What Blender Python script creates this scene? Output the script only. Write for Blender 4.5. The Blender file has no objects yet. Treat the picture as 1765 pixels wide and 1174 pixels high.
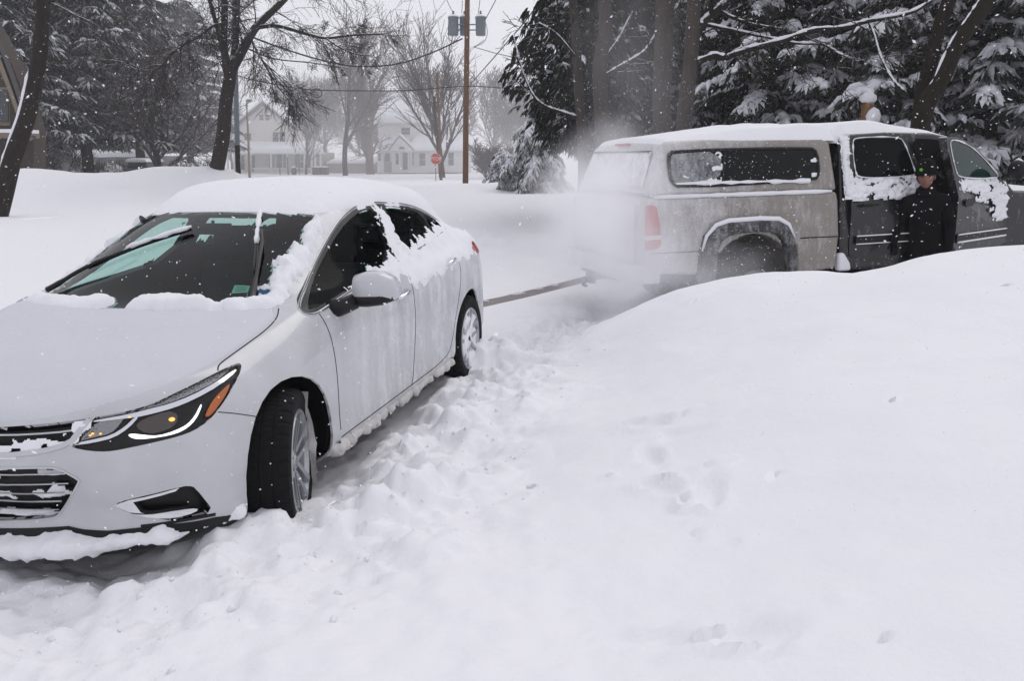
import bpy, bmesh, math, random
import numpy as np
from mathutils import Vector, Matrix, noise
from mathutils.bvhtree import BVHTree

random.seed(7)
SC = bpy.context.scene
COL = SC.collection
PI = math.pi

# ------------------------------------------------------------------ camera
HC, PITCH = 1.653, 0.22
cam_d = bpy.data.cameras.new('camera')
cam = bpy.data.objects.new('camera', cam_d)
COL.objects.link(cam)
cam_d.sensor_width = 36.0
cam_d.lens = 28.47
cam_d.clip_start = 0.05
cam_d.clip_end = 3000
cam.location = (0, 0, HC)
cam.rotation_euler = (PI / 2 - PITCH, 0, 0)
SC.camera = cam

# ------------------------------------------------------------------ sky and sun (overcast)
SUN_EL, SUN_AZ = math.radians(48), math.radians(35)
world = bpy.data.worlds.new('World')
SC.world = world
world.use_nodes = True
wn, wl = world.node_tree.nodes, world.node_tree.links
wn.clear()
w_out = wn.new('ShaderNodeOutputWorld')
w_bg = wn.new('ShaderNodeBackground')
w_sky = wn.new('ShaderNodeTexSky')
w_sky.sky_type = 'NISHITA'
w_sky.sun_disc = False
w_sky.sun_elevation = SUN_EL
w_sky.sun_rotation = SUN_AZ
w_sky.air_density = 1.0
w_sky.dust_density = 6.0
w_mix = wn.new('ShaderNodeMix')
w_mix.data_type = 'RGBA'
w_mix.inputs[0].default_value = 0.9
w_mix.inputs[7].default_value = (8.2, 8.2, 8.85, 1)       # the even grey of the cloud deck over the sky
wl.new(w_sky.outputs[0], w_mix.inputs[6])
wl.new(w_mix.outputs[2], w_bg.inputs[0])
w_bg.inputs[1].default_value = 0.1
wl.new(w_bg.outputs[0], w_out.inputs[0])
sun_d = bpy.data.lights.new('sun', 'SUN')
sun_d.energy = 0.5
sun_d.angle = math.radians(35)
sun_d.color = (1.0, 0.975, 0.95)
sun = bpy.data.objects.new('sun', sun_d)
COL.objects.link(sun)
sun.rotation_euler = (PI / 2 - SUN_EL, 0, PI - SUN_AZ)
SC.view_settings.view_transform = 'Standard'
SC.view_settings.look = 'None'
SC.view_settings.exposure = 0.05
SC.view_settings.gamma = 1.0
SC.cycles.use_denoising = True
SC.cycles.volume_bounces = 8
SC.cycles.max_bounces = 10
SC.cycles.transparent_max_bounces = 24
SC.cycles.volume_step_rate = 2.0
SC.cycles.volume_max_steps = 128


# ------------------------------------------------------------------ helpers
def tag(o, label=None, cat=None, group=None, kind=None):
    if label: o['label'] = label
    if cat: o['category'] = cat
    if group: o['group'] = group
    if kind: o['kind'] = kind
    return o

def empty(name, loc=(0, 0, 0), rz=0.0):
    o = bpy.data.objects.new(name, None)
    COL.objects.link(o)
    o.location = loc
    o.rotation_euler = (0, 0, rz)
    o.empty_display_size = 0.2
    return o

def link_mesh(name, me, mat=None, parent=None, smooth=False):
    if mat is not None:
        for m in (mat if isinstance(mat, (list, tuple)) else [mat]):
            me.materials.append(m)
    if smooth:
        me.polygons.foreach_set('use_smooth', [True] * len(me.polygons))
    o = bpy.data.objects.new(name, me)
    COL.objects.link(o)
    if parent is not None:
        o.parent = parent
    return o

def copy_tree(o, parent=None):
    c = o.copy()
    COL.objects.link(c)
    if parent is not None:
        c.parent = parent
    for ch in list(o.children):
        copy_tree(ch, c)
    return c

class MB:
    """collects boxes, tubes, lathes; build() links them as one mesh"""
    def __init__(s):
        s.v, s.f, s.m = [], [], []
    def add(s, vs, fs, mi=0):
        n = len(s.v)
        s.v += [tuple(p) for p in vs]
        s.f += [tuple(i + n for i in f) for f in fs]
        s.m += [mi] * len(fs)
    def box(s, c, d, rz=0.0, mi=0, M=None):
        hx, hy, hz = d[0] / 2, d[1] / 2, d[2] / 2
        R = Matrix.Rotation(rz, 3, 'Z')
        if M is not None: R = M
        vs = [Vector(c) + R @ Vector((x * hx, y * hy, z * hz)) for x in (-1, 1) for y in (-1, 1) for z in (-1, 1)]
        s.add(vs, [(0, 1, 3, 2), (4, 6, 7, 5), (0, 4, 5, 1), (2, 3, 7, 6), (0, 2, 6, 4), (1, 5, 7, 3)], mi)
    def tube(s, pts, rad, n=6, mi=0, cap=True):
        pts = [Vector(p) for p in pts]
        if not isinstance(rad, (list, tuple)): rad = [rad] * len(pts)
        rings = []
        ref = None
        for i, p in enumerate(pts):
            t = (pts[min(i + 1, len(pts) - 1)] - pts[max(i - 1, 0)])
            if t.length < 1e-9: t = Vector((0, 0, 1))
            t.normalize()
            if ref is None:
                ref = Vector((0, 0, 1)) if abs(t.z) < 0.9 else Vector((1, 0, 0))
            a = (ref - t * ref.dot(t))
            if a.length < 1e-6: a = t.orthogonal()
            a.normalize(); ref = a
            b = t.cross(a)
            rings.append([p + (a * math.cos(2 * PI * k / n) + b * math.sin(2 * PI * k / n)) * rad[i] for k in range(n)])
        vs = [v for r in rings for v in r]
        fs = [(i * n + k, i * n + (k + 1) % n, (i + 1) * n + (k + 1) % n, (i + 1) * n + k) for i in range(len(pts) - 1) for k in range(n)]
        if cap and n > 2:
            fs.append(tuple(range(n - 1, -1, -1)))
            fs.append(tuple((len(pts) - 1) * n + k for k in range(n)))
        s.add(vs, fs, mi)
    def lathe(s, prof, n=24, c=(0, 0, 0), axis='z', mi=0, close=False):
        """prof: (radius, height) pairs turned about the axis"""
        vs = []
        for (r, h) in prof:
            for k in range(n):
                a = 2 * PI * k / n
                p = (r * math.cos(a), r * math.sin(a), h)
                if axis == 'y': p = (p[0], p[2], p[1])
                if axis == 'x': p = (p[2], p[0], p[1])
                vs.append((p[0] + c[0], p[1] + c[1], p[2] + c[2]))
        m = len(prof)
        fs = [(i * n + k, i * n + (k + 1) % n, ((i + 1) % m) * n + (k + 1) % n, ((i + 1) % m) * n + k) for i in range(m if close else m - 1) for k in range(n)]
        s.add(vs, fs, mi)
    def prism(s, poly, h0, h1, f, mi=0):
        """poly of 2-D points; f(u, v, h) gives the 3-D point"""
        n = len(poly)
        vs = [f(u, v, h0) for u, v in poly] + [f(u, v, h1) for u, v in poly]
        fs = [tuple(range(n - 1, -1, -1)), tuple(range(n, 2 * n))] + [(i, (i + 1) % n, n + (i + 1) % n, n + i) for i in range(n)]
        s.add(vs, fs, mi)
    def build(s, name, mat=None, parent=None, smooth=False, M=None, fix=True):
        me = bpy.data.meshes.new(name)
        me.from_pydata(s.v, [], s.f)
        if M is not None: me.transform(M)
        if any(s.m): me.polygons.foreach_set('material_index', s.m)
        if fix and len(s.f) < 60000:
            bm = bmesh.new(); bm.from_mesh(me)
            bmesh.ops.recalc_face_normals(bm, faces=bm.faces)
            bm.to_mesh(me); bm.free()
        return link_mesh(name, me, mat, parent, smooth)

def bevel_obj(o, w=0.01, seg=2):
    m = o.modifiers.new('bevel', 'BEVEL'); m.width = w; m.segments = seg; m.limit_method = 'ANGLE'
    return o

def fbm(x, y, z, octv=4, lac=2.0, gain=0.5):
    a, s = 1.0, 0.0
    for _ in range(octv):
        s += a * noise.noise((x, y, z)); x *= lac; y *= lac; z *= lac; a *= gain
    return s

def smooth01(t):
    t = max(0.0, min(1.0, t)); return t * t * (3 - 2 * t)

def at(u, v, Y):
    """world point at depth Y (metres in front) that the photo shows at pixel u, v"""
    dx = (u - 882.5) / 1396.0; dv = -(v - 587.0) / 1396.0
    r = Vector((dx, math.cos(PITCH) + dv * math.sin(PITCH), -math.sin(PITCH) + dv * math.cos(PITCH)))
    return Vector((0, 0, HC)) + r * (Y / r.y)

# ------------------------------------------------------------------ materials
def mat(name, col=(.5, .5, .5), rough=.6, metal=0.0, coat=0.0, spec=0.5, emit=None, estr=0.0):
    m = bpy.data.materials.new(name); m.use_nodes = True
    b = m.node_tree.nodes['Principled BSDF']
    b.inputs['Base Color'].default_value = (*col, 1)
    b.inputs['Roughness'].default_value = rough
    b.inputs['Metallic'].default_value = metal
    b.inputs['Coat Weight'].default_value = coat
    b.inputs['Specular IOR Level'].default_value = spec
    if emit:
        b.inputs['Emission Color'].default_value = (*emit, 1)
        b.inputs['Emission Strength'].default_value = estr
    return m

def nodes(m):
    nt = m.node_tree
    return nt, nt.nodes, nt.links, nt.nodes['Principled BSDF']

def tex(nt, scale, detail=4, rough=.55, coord='Object', stretch=None, kind='ShaderNodeTexNoise'):
    tc = nt.nodes.new('ShaderNodeTexCoord')
    t = nt.nodes.new(kind)
    t.inputs['Scale'].default_value = scale
    if kind == 'ShaderNodeTexNoise':
        t.inputs['Detail'].default_value = detail
        t.inputs['Roughness'].default_value = rough
    if stretch:
        mp = nt.nodes.new('ShaderNodeMapping'); mp.inputs['Scale'].default_value = stretch
        nt.links.new(tc.outputs[coord], mp.inputs[0]); nt.links.new(mp.outputs[0], t.inputs['Vector'])
    else:
        nt.links.new(tc.outputs[coord], t.inputs['Vector'])
    return t

def ramp(nt, src, p0, p1, c0=(0, 0, 0), c1=(1, 1, 1)):
    r = nt.nodes.new('ShaderNodeValToRGB')
    r.color_ramp.elements[0].position = p0; r.color_ramp.elements[1].position = p1
    r.color_ramp.elements[0].color = (*c0, 1); r.color_ramp.elements[1].color = (*c1, 1)
    nt.links.new(src, r.inputs[0])
    return r

def mixc(nt, fac, a, b):
    m = nt.nodes.new('ShaderNodeMix'); m.data_type = 'RGBA'
    for s, i in ((fac, 0), (a, 6), (b, 7)):
        if isinstance(s, (int, float)): m.inputs[i].default_value = s
        elif isinstance(s, tuple): m.inputs[i].default_value = (*s, 1)
        else: nt.links.new(s, m.inputs[i])
    return m.outputs[2]

def math_n(nt, op, a, b=0.0, clamp=False):
    m = nt.nodes.new('ShaderNodeMath'); m.operation = op; m.use_clamp = clamp
    for s, i in ((a, 0), (b, 1)):
        if isinstance(s, (int, float)): m.inputs[i].default_value = s
        else: nt.links.new(s, m.inputs[i])
    return m.outputs[0]

def bump(nt, b, h, strength=.3, dist=.02):
    n = nt.nodes.new('ShaderNodeBump'); n.inputs['Strength'].default_value = strength; n.inputs['Distance'].default_value = dist
    nt.links.new(h, n.inputs['Height']); nt.links.new(n.outputs[0], b.inputs['Normal'])

SNOW = (0.83, 0.832, 0.86)
def snow_mat(name, b1=.5, s1=9, s2=60, fine=.25, col=SNOW):
    m = mat(name, col, .75, spec=.25)
    nt, N, L, b = nodes(m)
    a = tex(nt, s1, 6, .6); c = tex(nt, s2, 3, .6)
    g = tex(nt, s2 * 5, 2, .6)
    h = math_n(nt, 'ADD', a.outputs[0], math_n(nt, 'ADD', math_n(nt, 'MULTIPLY', c.outputs[0], fine), math_n(nt, 'MULTIPLY', g.outputs[0], fine * .3)))
    bump(nt, b, h, b1, .02)
    return m
M_snow = snow_mat('snow_cap')

def up_snow(m, lo=.35, hi=.65, amount=1.0, noise_s=8.0):
    """real snow lying on the faces that look up"""
    nt, N, L, b = nodes(m)
    g = N.new('ShaderNodeNewGeometry'); sx = N.new('ShaderNodeSeparateXYZ'); L.new(g.outputs['Normal'], sx.inputs[0])
    t = tex(nt, noise_s, 3)
    v = math_n(nt, 'ADD', sx.outputs[2], math_n(nt, 'MULTIPLY', math_n(nt, 'SUBTRACT', t.outputs[0], .5), .9))
    r = ramp(nt, v, lo, hi)
    src = b.inputs['Base Color'].links[0].from_socket if b.inputs['Base Color'].links else tuple(b.inputs['Base Color'].default_value)[:3]
    f = math_n(nt, 'MULTIPLY', r.outputs[0], amount)
    L.new(mixc(nt, f, src, SNOW), b.inputs['Base Color'])
    return m
# ================================================================== the snow-covered ground, one sheet to the horizon
GP = [  # x, y, height: the lie of the snow around the two vehicles
 (-1.48, 4.86, .0), (-1.75, 3.7, .08), (-1.2, 6.0, .02), (-2.0, 2.75, .15), (-1.6, 2.85, .10), (-1.0, 3.0, .24), (-.85, 2.85, .20), (-1.25, 2.7, .13), (-1.0, 3.3, .17), (-.4, 5.98, .20), (-.55, 6.2, .17), (-.6, 6.8, .04), (-2.5, 4.2, .05), (-1.15, 3.9, .02), (-.85, 4.7, .02), (-.62, 5.6, .04),
 (-.62, 3.35, .16), (-.55, 4.1, .12), (-.35, 5.0, .14), (-.2, 6.0, .12), (.0, 7.2, .06), (-.75, 3.1, .22), (-1.35, 2.62, .16), (-1.25, 2.3, .17), (-2.2, 2.3, .19), (-3.4, 2.3, .12),
 (-.6, 2.2, .24), (0, 1.9, .34), (0, 2.9, .22), (-.1, 3.9, .17), (.25, 4.8, .2), (.35, 5.8, .14), (.5, 6.9, .10), (-.9, 1.5, .30), (0, 1.0, .42), (-1.8, 1.3, .2),
 (.85, 6.6, .37), (.6, 5.6, .24), (1.1, 6.4, .55), (1.6, 6.2, .76), (1.72, 6.0, .81), (2.16, 5.8, .87), (2.41, 5.6, .88), (2.68, 5.2, 1.04), (3.03, 4.8, 1.13), (3.6, 4.5, 1.2), (4.6, 4.5, 1.2),
 (.75, 3.1, .42), (.7, 2.2, .46), (.9, 4.3, .42), (1.3, 5.0, .60), (1.4, 3.6, .66), (1.5, 2.3, .76), (.9, 1.2, .66), (2.0, 4.4, .86), (2.3, 3.2, .94), (2.0, 1.4, .95), (3.2, 3.2, 1.1), (3.5, 1.5, 1.1), (5.5, 3, 1.15), (.9, 0, .6), (0, -1, .45), (3, -1, .9), (-3, -1, .25),
 (1.0, 7.4, .10), (1.6, 7.4, .18), (2.4, 7.3, .25), (3.2, 7.1, .35), (4.2, 7.2, .5), (5.5, 7.0, .6), (7, 6, .9), (2.5, 6.6, .55), (3.4, 6.2, .75), (1.3, 7.0, .28),
 (2, 9.5, .05), (4, 9.6, .08), (6, 10, .12), (1, 9, .05), (0, 9, .06), (-1.5, 9, .10), (-3, 7, .1), (-4, 5, .1), (-5, 8, .12), (-5, 2, .1), (0, 12, .1), (4, 12, .2), (8, 10, .5), (-3, 12, .1), (9, 6, .9), (-7, 5, .1)]
def tps_fit(P, lam=.02):
    P = np.array(P, float); n = len(P)
    d = np.sqrt(((P[:, None, :2] - P[None, :, :2]) ** 2).sum(-1))
    K = np.where(d > 0, d * d * np.log(d + 1e-12), 0) + np.eye(n) * lam
    Q = np.c_[np.ones(n), P[:, :2]]
    A = np.block([[K, Q], [Q.T, np.zeros((3, 3))]])
    s = np.linalg.solve(A, np.r_[P[:, 2], 0, 0, 0])
    return P, s
_P, _s = tps_fit(GP)
def tps(X, Y):
    out = np.zeros_like(X)
    n = len(_P)
    for i in range(n):
        r2 = (X - _P[i, 0]) ** 2 + (Y - _P[i, 1]) ** 2
        out += _s[i] * .5 * r2 * np.log(r2 + 1e-12)
    return out + _s[n] + _s[n + 1] * X + _s[n + 2] * Y

_rs = np.random.RandomState(4)
def value_noise(X, Y, scale, seed):
    rs = np.random.RandomState(seed); G = rs.rand(256, 256) * 2 - 1
    x, y = X * scale + 91.3, Y * scale + 57.1
    x0, y0 = np.floor(x).astype(int), np.floor(y).astype(int); fx, fy = x - x0, y - y0
    fx = fx * fx * fx * (fx * (fx * 6 - 15) + 10); fy = fy * fy * fy * (fy * (fy * 6 - 15) + 10)
    g = lambda a, b: G[a % 256, b % 256]
    return (g(x0, y0) * (1 - fx) + g(x0 + 1, y0) * fx) * (1 - fy) + (g(x0, y0 + 1) * (1 - fx) + g(x0 + 1, y0 + 1) * fx) * fy
def vfbm(X, Y, scale, seed, octv=4, gain=.5):
    o = 0; a = 1
    c, s = math.cos(.6), math.sin(.6)
    for k in range(octv):
        o = o + a * value_noise(X, Y, scale, seed + k); X, Y = c * X - s * Y, s * X + c * Y; scale *= 2.03; a *= gain
    return o
def sst(t): t = np.clip(t, 0, 1); return t * t * (3 - 2 * t)
def gauss(X, Y, cx, cy, rx, ry, h, rot=0.0):
    c, s = math.cos(rot), math.sin(rot); dx, dy = X - cx, Y - cy
    u, v = c * dx + s * dy, -s * dx + c * dy
    return h * np.exp(-(u / rx) ** 2 - (v / ry) ** 2)
def seg_dist(X, Y, pts):
    m = np.full(X.shape, 1e9)
    for (ax, ay), (bx, by) in zip(pts[:-1], pts[1:]):
        dx, dy = bx - ax, by - ay
        t = np.clip(((X - ax) * dx + (Y - ay) * dy) / (dx * dx + dy * dy), 0, 1)
        m = np.minimum(m, np.hypot(X - ax - t * dx, Y - ay - t * dy))
    return m
def ground_z(X, Y, fine=True):
    X = np.asarray(X, float); Y = np.asarray(Y, float)
    R = np.hypot(X * .9, (Y - 4.5))
    far = .10 + .03 * sst((Y - 14) / 10) + 1.0 * sst((Y - 150) / 200)
    far += .35 * sst((X - 5) / 5) * sst((30 - Y) / 10) + .3 * sst((X - 4 - Y * .12) / 8)
    far += vfbm(X, Y, .12, 5, 3) * .07
    # plowed banks: left side, and beside the pole
    b1 = seg_dist(X, Y, [(-60, 28), (-30, 29.5), (-19, 30), (-15.5, 31), (-12, 33)])
    hgt = 1.12 + .30 * vfbm(X, Y, .30, 9, 3)
    far += hgt * np.exp(-(b1 / 2.1) ** 2)
    far += .5 * np.exp(-(seg_dist(X, Y, [(-26, 26.5), (-22, 26)]) / 1.6) ** 2) + .35 * np.exp(-(seg_dist(X, Y, [(-17.5, 27.5), (-13.5, 28.5)]) / 1.3) ** 2) * (1 + .4 * vfbm(X, Y, .8, 13, 2))
    b2 = seg_dist(X, Y, [(-40, 38), (-14, 37), (-9, 38)])
    far += .55 * np.exp(-(b2 / 2.2) ** 2)
    b3 = seg_dist(X, Y, [(-4.9, 36), (-2.6, 41), (1, 44)])
    far += .42 * np.exp(-(b3 / 2.2) ** 2)
    b4 = seg_dist(X, Y, [(3.2, 15.5), (9, 17), (20, 18)])
    far += .5 * np.exp(-(b4 / 1.8) ** 2)
    w = sst((R - 5.5) / 5.0)
    near = tps(np.clip(X, -8, 10), np.clip(Y, -2, 13))
    z = near * (1 - w) + far * w
    if fine:
        # churned snow beside and in front of the car
        trk = np.exp(-(seg_dist(X, Y, [(-2.4, 2.2), (-1.3, 2.45), (-.62, 3.1), (-.38, 4.4), (-.12, 6.2), (.5, 7.8)]) / .52) ** 2)
        trk2 = np.exp(-(np.hypot(X + .2, (Y - 2.0) * 1.2) / 1.0) ** 2)
        ch = np.clip(trk + .22 * trk2, 0, 1)
        ridg = 1 - np.abs(vfbm(X, Y, 3.2, 21, 3))
        lump = vfbm(X, Y, 2.2, 31, 5, .56)
        z += ch * (.06 * lump + .045 * (ridg - .7)) * (R < 9)
        cl = np.maximum(vfbm(X, Y, 6.5, 47, 2) - .18, 0); z += ch * .10 * np.minimum(cl, .35) * (R < 8)
        z += (ch + .04) * .032 * np.maximum(vfbm(X, Y, 9, 41, 3), .0) * (R < 8)
        z += (ch + .05) * .012 * (1 - np.abs(vfbm(X, Y, 22, 45, 2)) * 1.6) * (R < 6)
        # soft drift forms everywhere
        z += .026 * vfbm(X, Y, .8, 51, 4) * (1 - ch)
        z += .010 * (1 - np.abs(vfbm(X * .8 + Y * .4, Y * .9, 1.5, 55, 3)) * 2) * (1 - ch) * (R < 14)
        z += .006 * vfbm(X + Y * .3, Y * .5, 3.2, 61, 3) * (R < 12)
        # clods thrown up beside the front wheel
        for (cx, cy, r, h) in ((-.56, 3.12, .09, .10), (-.46, 3.32, .12, .12), (-.70, 3.0, .10, .08), (-.36, 3.55, .10, .07), (-.42, 3.85, .12, .06), (-.35, 2.75, .16, .04), (-.3, 4.5, .12, .05), (-.12, 5.0, .12, .05), (-.05, 5.6, .1, .05)):
            d = np.hypot(X - cx, Y - cy) * (1 + .25 * vfbm(X, Y, 9, 71, 2))
            z += h * np.exp(-(d / r) ** 4) * (1 + .3 * vfbm(X, Y, 14, 75, 2))
        # footprints and scuffs up the bank
        for (cx, cy, rt, dp) in ((.70, 3.78, .9, .05), (.62, 3.40, .1, .07), (.80, 3.52, 1.2, .04), (.58, 3.08, .7, .06), (.76, 2.92, -.2, .07), (.62, 1.85, 1.3, .06), (.36, 1.98, 1.0, .04)):
            c_, s_ = math.cos(rt), math.sin(rt); a_ = (c_ * (X - cx) + s_ * (Y - cy)) / .05; b_ = (-s_ * (X - cx) + c_ * (Y - cy)) / .115; q_ = (a_ ** 2 + b_ ** 2) * (1 + .7 * vfbm(X, Y, 9, 81, 3))
            z -= .5 * dp * np.exp(-q_ ** 2) - .30 * dp * np.exp(-((np.sqrt(q_) - 1.35) / .35) ** 2) * (.5 + value_noise(X, Y, 9, 83))
        # ruts of the truck and car tyres in the road behind
        for off in (-.75, .75):
            d = seg_dist(X, Y, [(-.85 + off, 6.9), (.3 + off * .9, 8.6), (1.2 + off * .3, 9.3 + off)])
            z -= .05 * np.exp(-(d / .14) ** 2)
        # sheltered hollow under the car
        c, s = math.cos(-1.802), math.sin(-1.802)
        lx = (X + 1.482) * c + (Y - 4.856) * s; ly = -(X + 1.482) * s + (Y - 4.856) * c
        inb = sst((1.02 - np.abs(lx)) / .25) * sst((.90 - np.abs(ly)) / .16)
        z = z * (1 - inb) + (np.minimum(z, .05 + .012 * lump)) * inb
    return z
def gz(x, y): return float(ground_z(np.array([x]), np.array([y]))[0])

def axis_pts(lo, hi, d0, c, rng, g=1.045):
    """spacing d0 within rng of c, growing outwards"""
    r = [c]; d = d0
    while r[-1] < hi:
        r.append(r[-1] + d)
        if r[-1] - c > rng: d *= g
    l = [c]; d = d0
    while l[-1] > lo:
        l.append(l[-1] - d)
        if c - l[-1] > rng: d *= g
    return np.array(l[:0:-1] + r)
gx = axis_pts(-400, 400, .022, 0.0, 2.6, 1.03)
gy = axis_pts(-40, 700, .022, 3.6, 2.6, 1.03)
XX, YY = np.meshgrid(gx, gy)
ZZ = ground_z(XX, YY)
nx_, ny_ = len(gx), len(gy)
me = bpy.data.meshes.new('ground')
co = np.stack([XX, YY, ZZ], -1).reshape(-1, 3)
ii = (np.arange(ny_ - 1)[:, None] * nx_ + np.arange(nx_ - 1)[None, :]).reshape(-1)
quads = np.stack([ii, ii + 1, ii + nx_ + 1, ii + nx_], 1)
me.vertices.add(len(co)); me.vertices.foreach_set('co', co.ravel())
me.loops.add(quads.size); me.loops.foreach_set('vertex_index', quads.ravel().astype(np.int32))
me.polygons.add(len(quads)); me.polygons.foreach_set('loop_start', np.arange(0, quads.size, 4, dtype=np.int32))
me.update(calc_edges=True)
M_ground = snow_mat('snow_ground', b1=.42, s1=5, s2=34, fine=.35, col=(.84, .84, .865))
ground = link_mesh('ground', me, M_ground, None, True)
tag(ground, 'deep snow covering street, verge and the ploughed bank', None, kind='structure')

# loose clods and crumbs of snow thrown about beside the car
rn = random.Random(77); mb = MB()
cx_, cy_, sz_ = [], [], []
P_tr = [(-1.9, 2.35), (-1.1, 2.45), (-.5, 3.15), (-.35, 4.2), (-.1, 5.4), (.3, 6.9), (.7, 7.4)]
for k in range(800):
    i = rn.randrange(len(P_tr) - 1); t = rn.random(); a, b = P_tr[i], P_tr[i + 1]
    x = a[0] + (b[0] - a[0]) * t + rn.gauss(0, .30); y = a[1] + (b[1] - a[1]) * t + rn.gauss(0, .25)
    
    cx_.append(x); cy_.append(y); sz_.append(.003 + .014 * rn.random() ** 4)
zs_ = ground_z(np.array(cx_), np.array(cy_))
for x, y, z, r in zip(cx_, cy_, zs_, sz_):
    R3 = Matrix.Rotation(rn.random() * 6, 3, 'Z') @ Matrix.Rotation(rn.random() * 6, 3, 'X')
    vs = []
    for (px, py, pz) in ((1, 0, 0), (-1, 0, 0), (0, 1, 0), (0, -1, 0), (0, 0, 1), (0, 0, -1), (.6, .6, .6), (-.6, .6, -.6)):
        vs.append(Vector((x, y, z - r * .05)) + R3 @ (Vector((px, py, pz)) * r * (.7 + .6 * rn.random())))
    mb.add(vs, [(0, 2, 6), (2, 4, 6), (4, 0, 6), (0, 4, 3), (0, 3, 5), (0, 5, 2), (1, 3, 4), (1, 4, 2), (1, 5, 3), (1, 2, 7), (2, 5, 7), (5, 1, 7)])
cr_ = mb.build('snow_crumbs', M_ground, smooth=True, fix=False); tag(cr_, 'loose crumbs and clods of snow lying on the churned snow', None, kind='stuff')
# ================================================================== the white hatchback: its body surface
# car frame: x forward, y to its left, z up, origin on the ground midway between the axles
TOPF = [(2.16, 0, .745), (2.15, .20, .75), (2.11, .38, .757), (2.05, .50, .765), (1.975, .59, .778), (1.89, .66, .795), (1.78, .705, .815)]
SIDEX = [(1.65, .732, .836), (1.45, .752, .872), (1.25, .765, .918), (1.0, .776, .962), (.8, .780, .98), (.5, .785, .998), (.2, .788, 1.014),
         (-.05, .79, 1.028), (-.45, .79, 1.044), (-.9, .785, 1.058), (-1.35, .772, 1.078), (-1.55, .758, 1.09), (-1.78, .728, 1.10)]
TOPR = [(-1.90, .695, 1.10), (-1.98, .65, 1.095), (-2.04, .58, 1.095), (-2.08, .46, 1.095), (-2.10, .31, 1.095), (-2.11, .16, 1.095), (-2.115, 0, 1.095)]
# rows below the top edge: at key columns, (x, y, z) of six rows down to the sill
KEY = {
 0: [(2.215, 0, .69), (2.238, 0, .60), (2.235, 0, .49), (2.20, 0, .38), (2.17, 0, .235), (1.95, 0, .19)],
 1: [(2.20, .20, .692), (2.226, .20, .60), (2.225, .20, .49), (2.195, .20, .38), (2.165, .20, .235), (1.95, .20, .20)],
 2: [(2.155, .385, .695), (2.185, .39, .60), (2.19, .39, .49), (2.165, .385, .38), (2.14, .38, .235), (1.93, .36, .20)],
 3: [(2.09, .515, .70), (2.13, .525, .605), (2.14, .535, .49), (2.12, .53, .38), (2.09, .52, .235), (1.90, .48, .20)],
 4: [(2.015, .61, .71), (2.055, .63, .61), (2.075, .65, .49), (2.06, .65, .38), (2.03, .63, .24), (1.86, .58, .20)],
 5: [(1.93, .69, .72), (1.97, .715, .62), (1.99, .745, .49), (1.98, .755, .38), (1.95, .74, .25), (1.80, .68, .20)],
 6: [(1.82, .755, .735), (1.86, .79, .63), (1.885, .82, .50), (1.875, .83, .39), (1.85, .815, .26), (1.74, .74, .20)],
 7: [(1.675, .80, .765), (1.705, .84, .66), (1.735, .865, .52), (1.735, .872, .40), (1.72, .86, .26), (1.65, .78, .20)],
 9: [(1.25, .828, .86), (1.25, .872, .76), (1.25, .893, .62), (1.25, .893, .42), (1.25, .87, .27), (1.25, .79, .20)],
 11: [(.8, .835, .915), (.8, .868, .81), (.8, .878, .64), (.8, .872, .42), (.8, .868, .27), (.8, .78, .20)],
 14: [(-.05, .84, .965), (-.05, .872, .87), (-.05, .878, .67), (-.05, .870, .43), (-.05, .868, .27), (-.05, .78, .20)],
 16: [(-.9, .842, 1.0), (-.9, .882, .90), (-.9, .888, .70), (-.9, .880, .45), (-.9, .872, .28), (-.9, .78, .21)],
 17: [(-1.35, .832, 1.01), (-1.35, .885, .90), (-1.35, .90, .71), (-1.35, .895, .48), (-1.35, .87, .30), (-1.35, .78, .22)],
 19: [(-1.80, .785, 1.02), (-1.81, .832, .91), (-1.82, .852, .72), (-1.83, .852, .50), (-1.82, .84, .32), (-1.76, .75, .25)],
 20: [(-1.94, .745, 1.02), (-1.96, .79, .91), (-1.98, .805, .72), (-1.99, .805, .50), (-1.97, .79, .33), (-1.88, .71, .27)],
 22: [(-2.06, .60, 1.01), (-2.09, .63, .90), (-2.12, .64, .70), (-2.14, .64, .50), (-2.12, .62, .34), (-1.99, .57, .28)],
 26: [(-2.13, 0, .99), (-2.16, 0, .87), (-2.18, 0, .68), (-2.21, 0, .50), (-2.19, 0, .34), (-2.05, 0, .29)],
}
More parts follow.
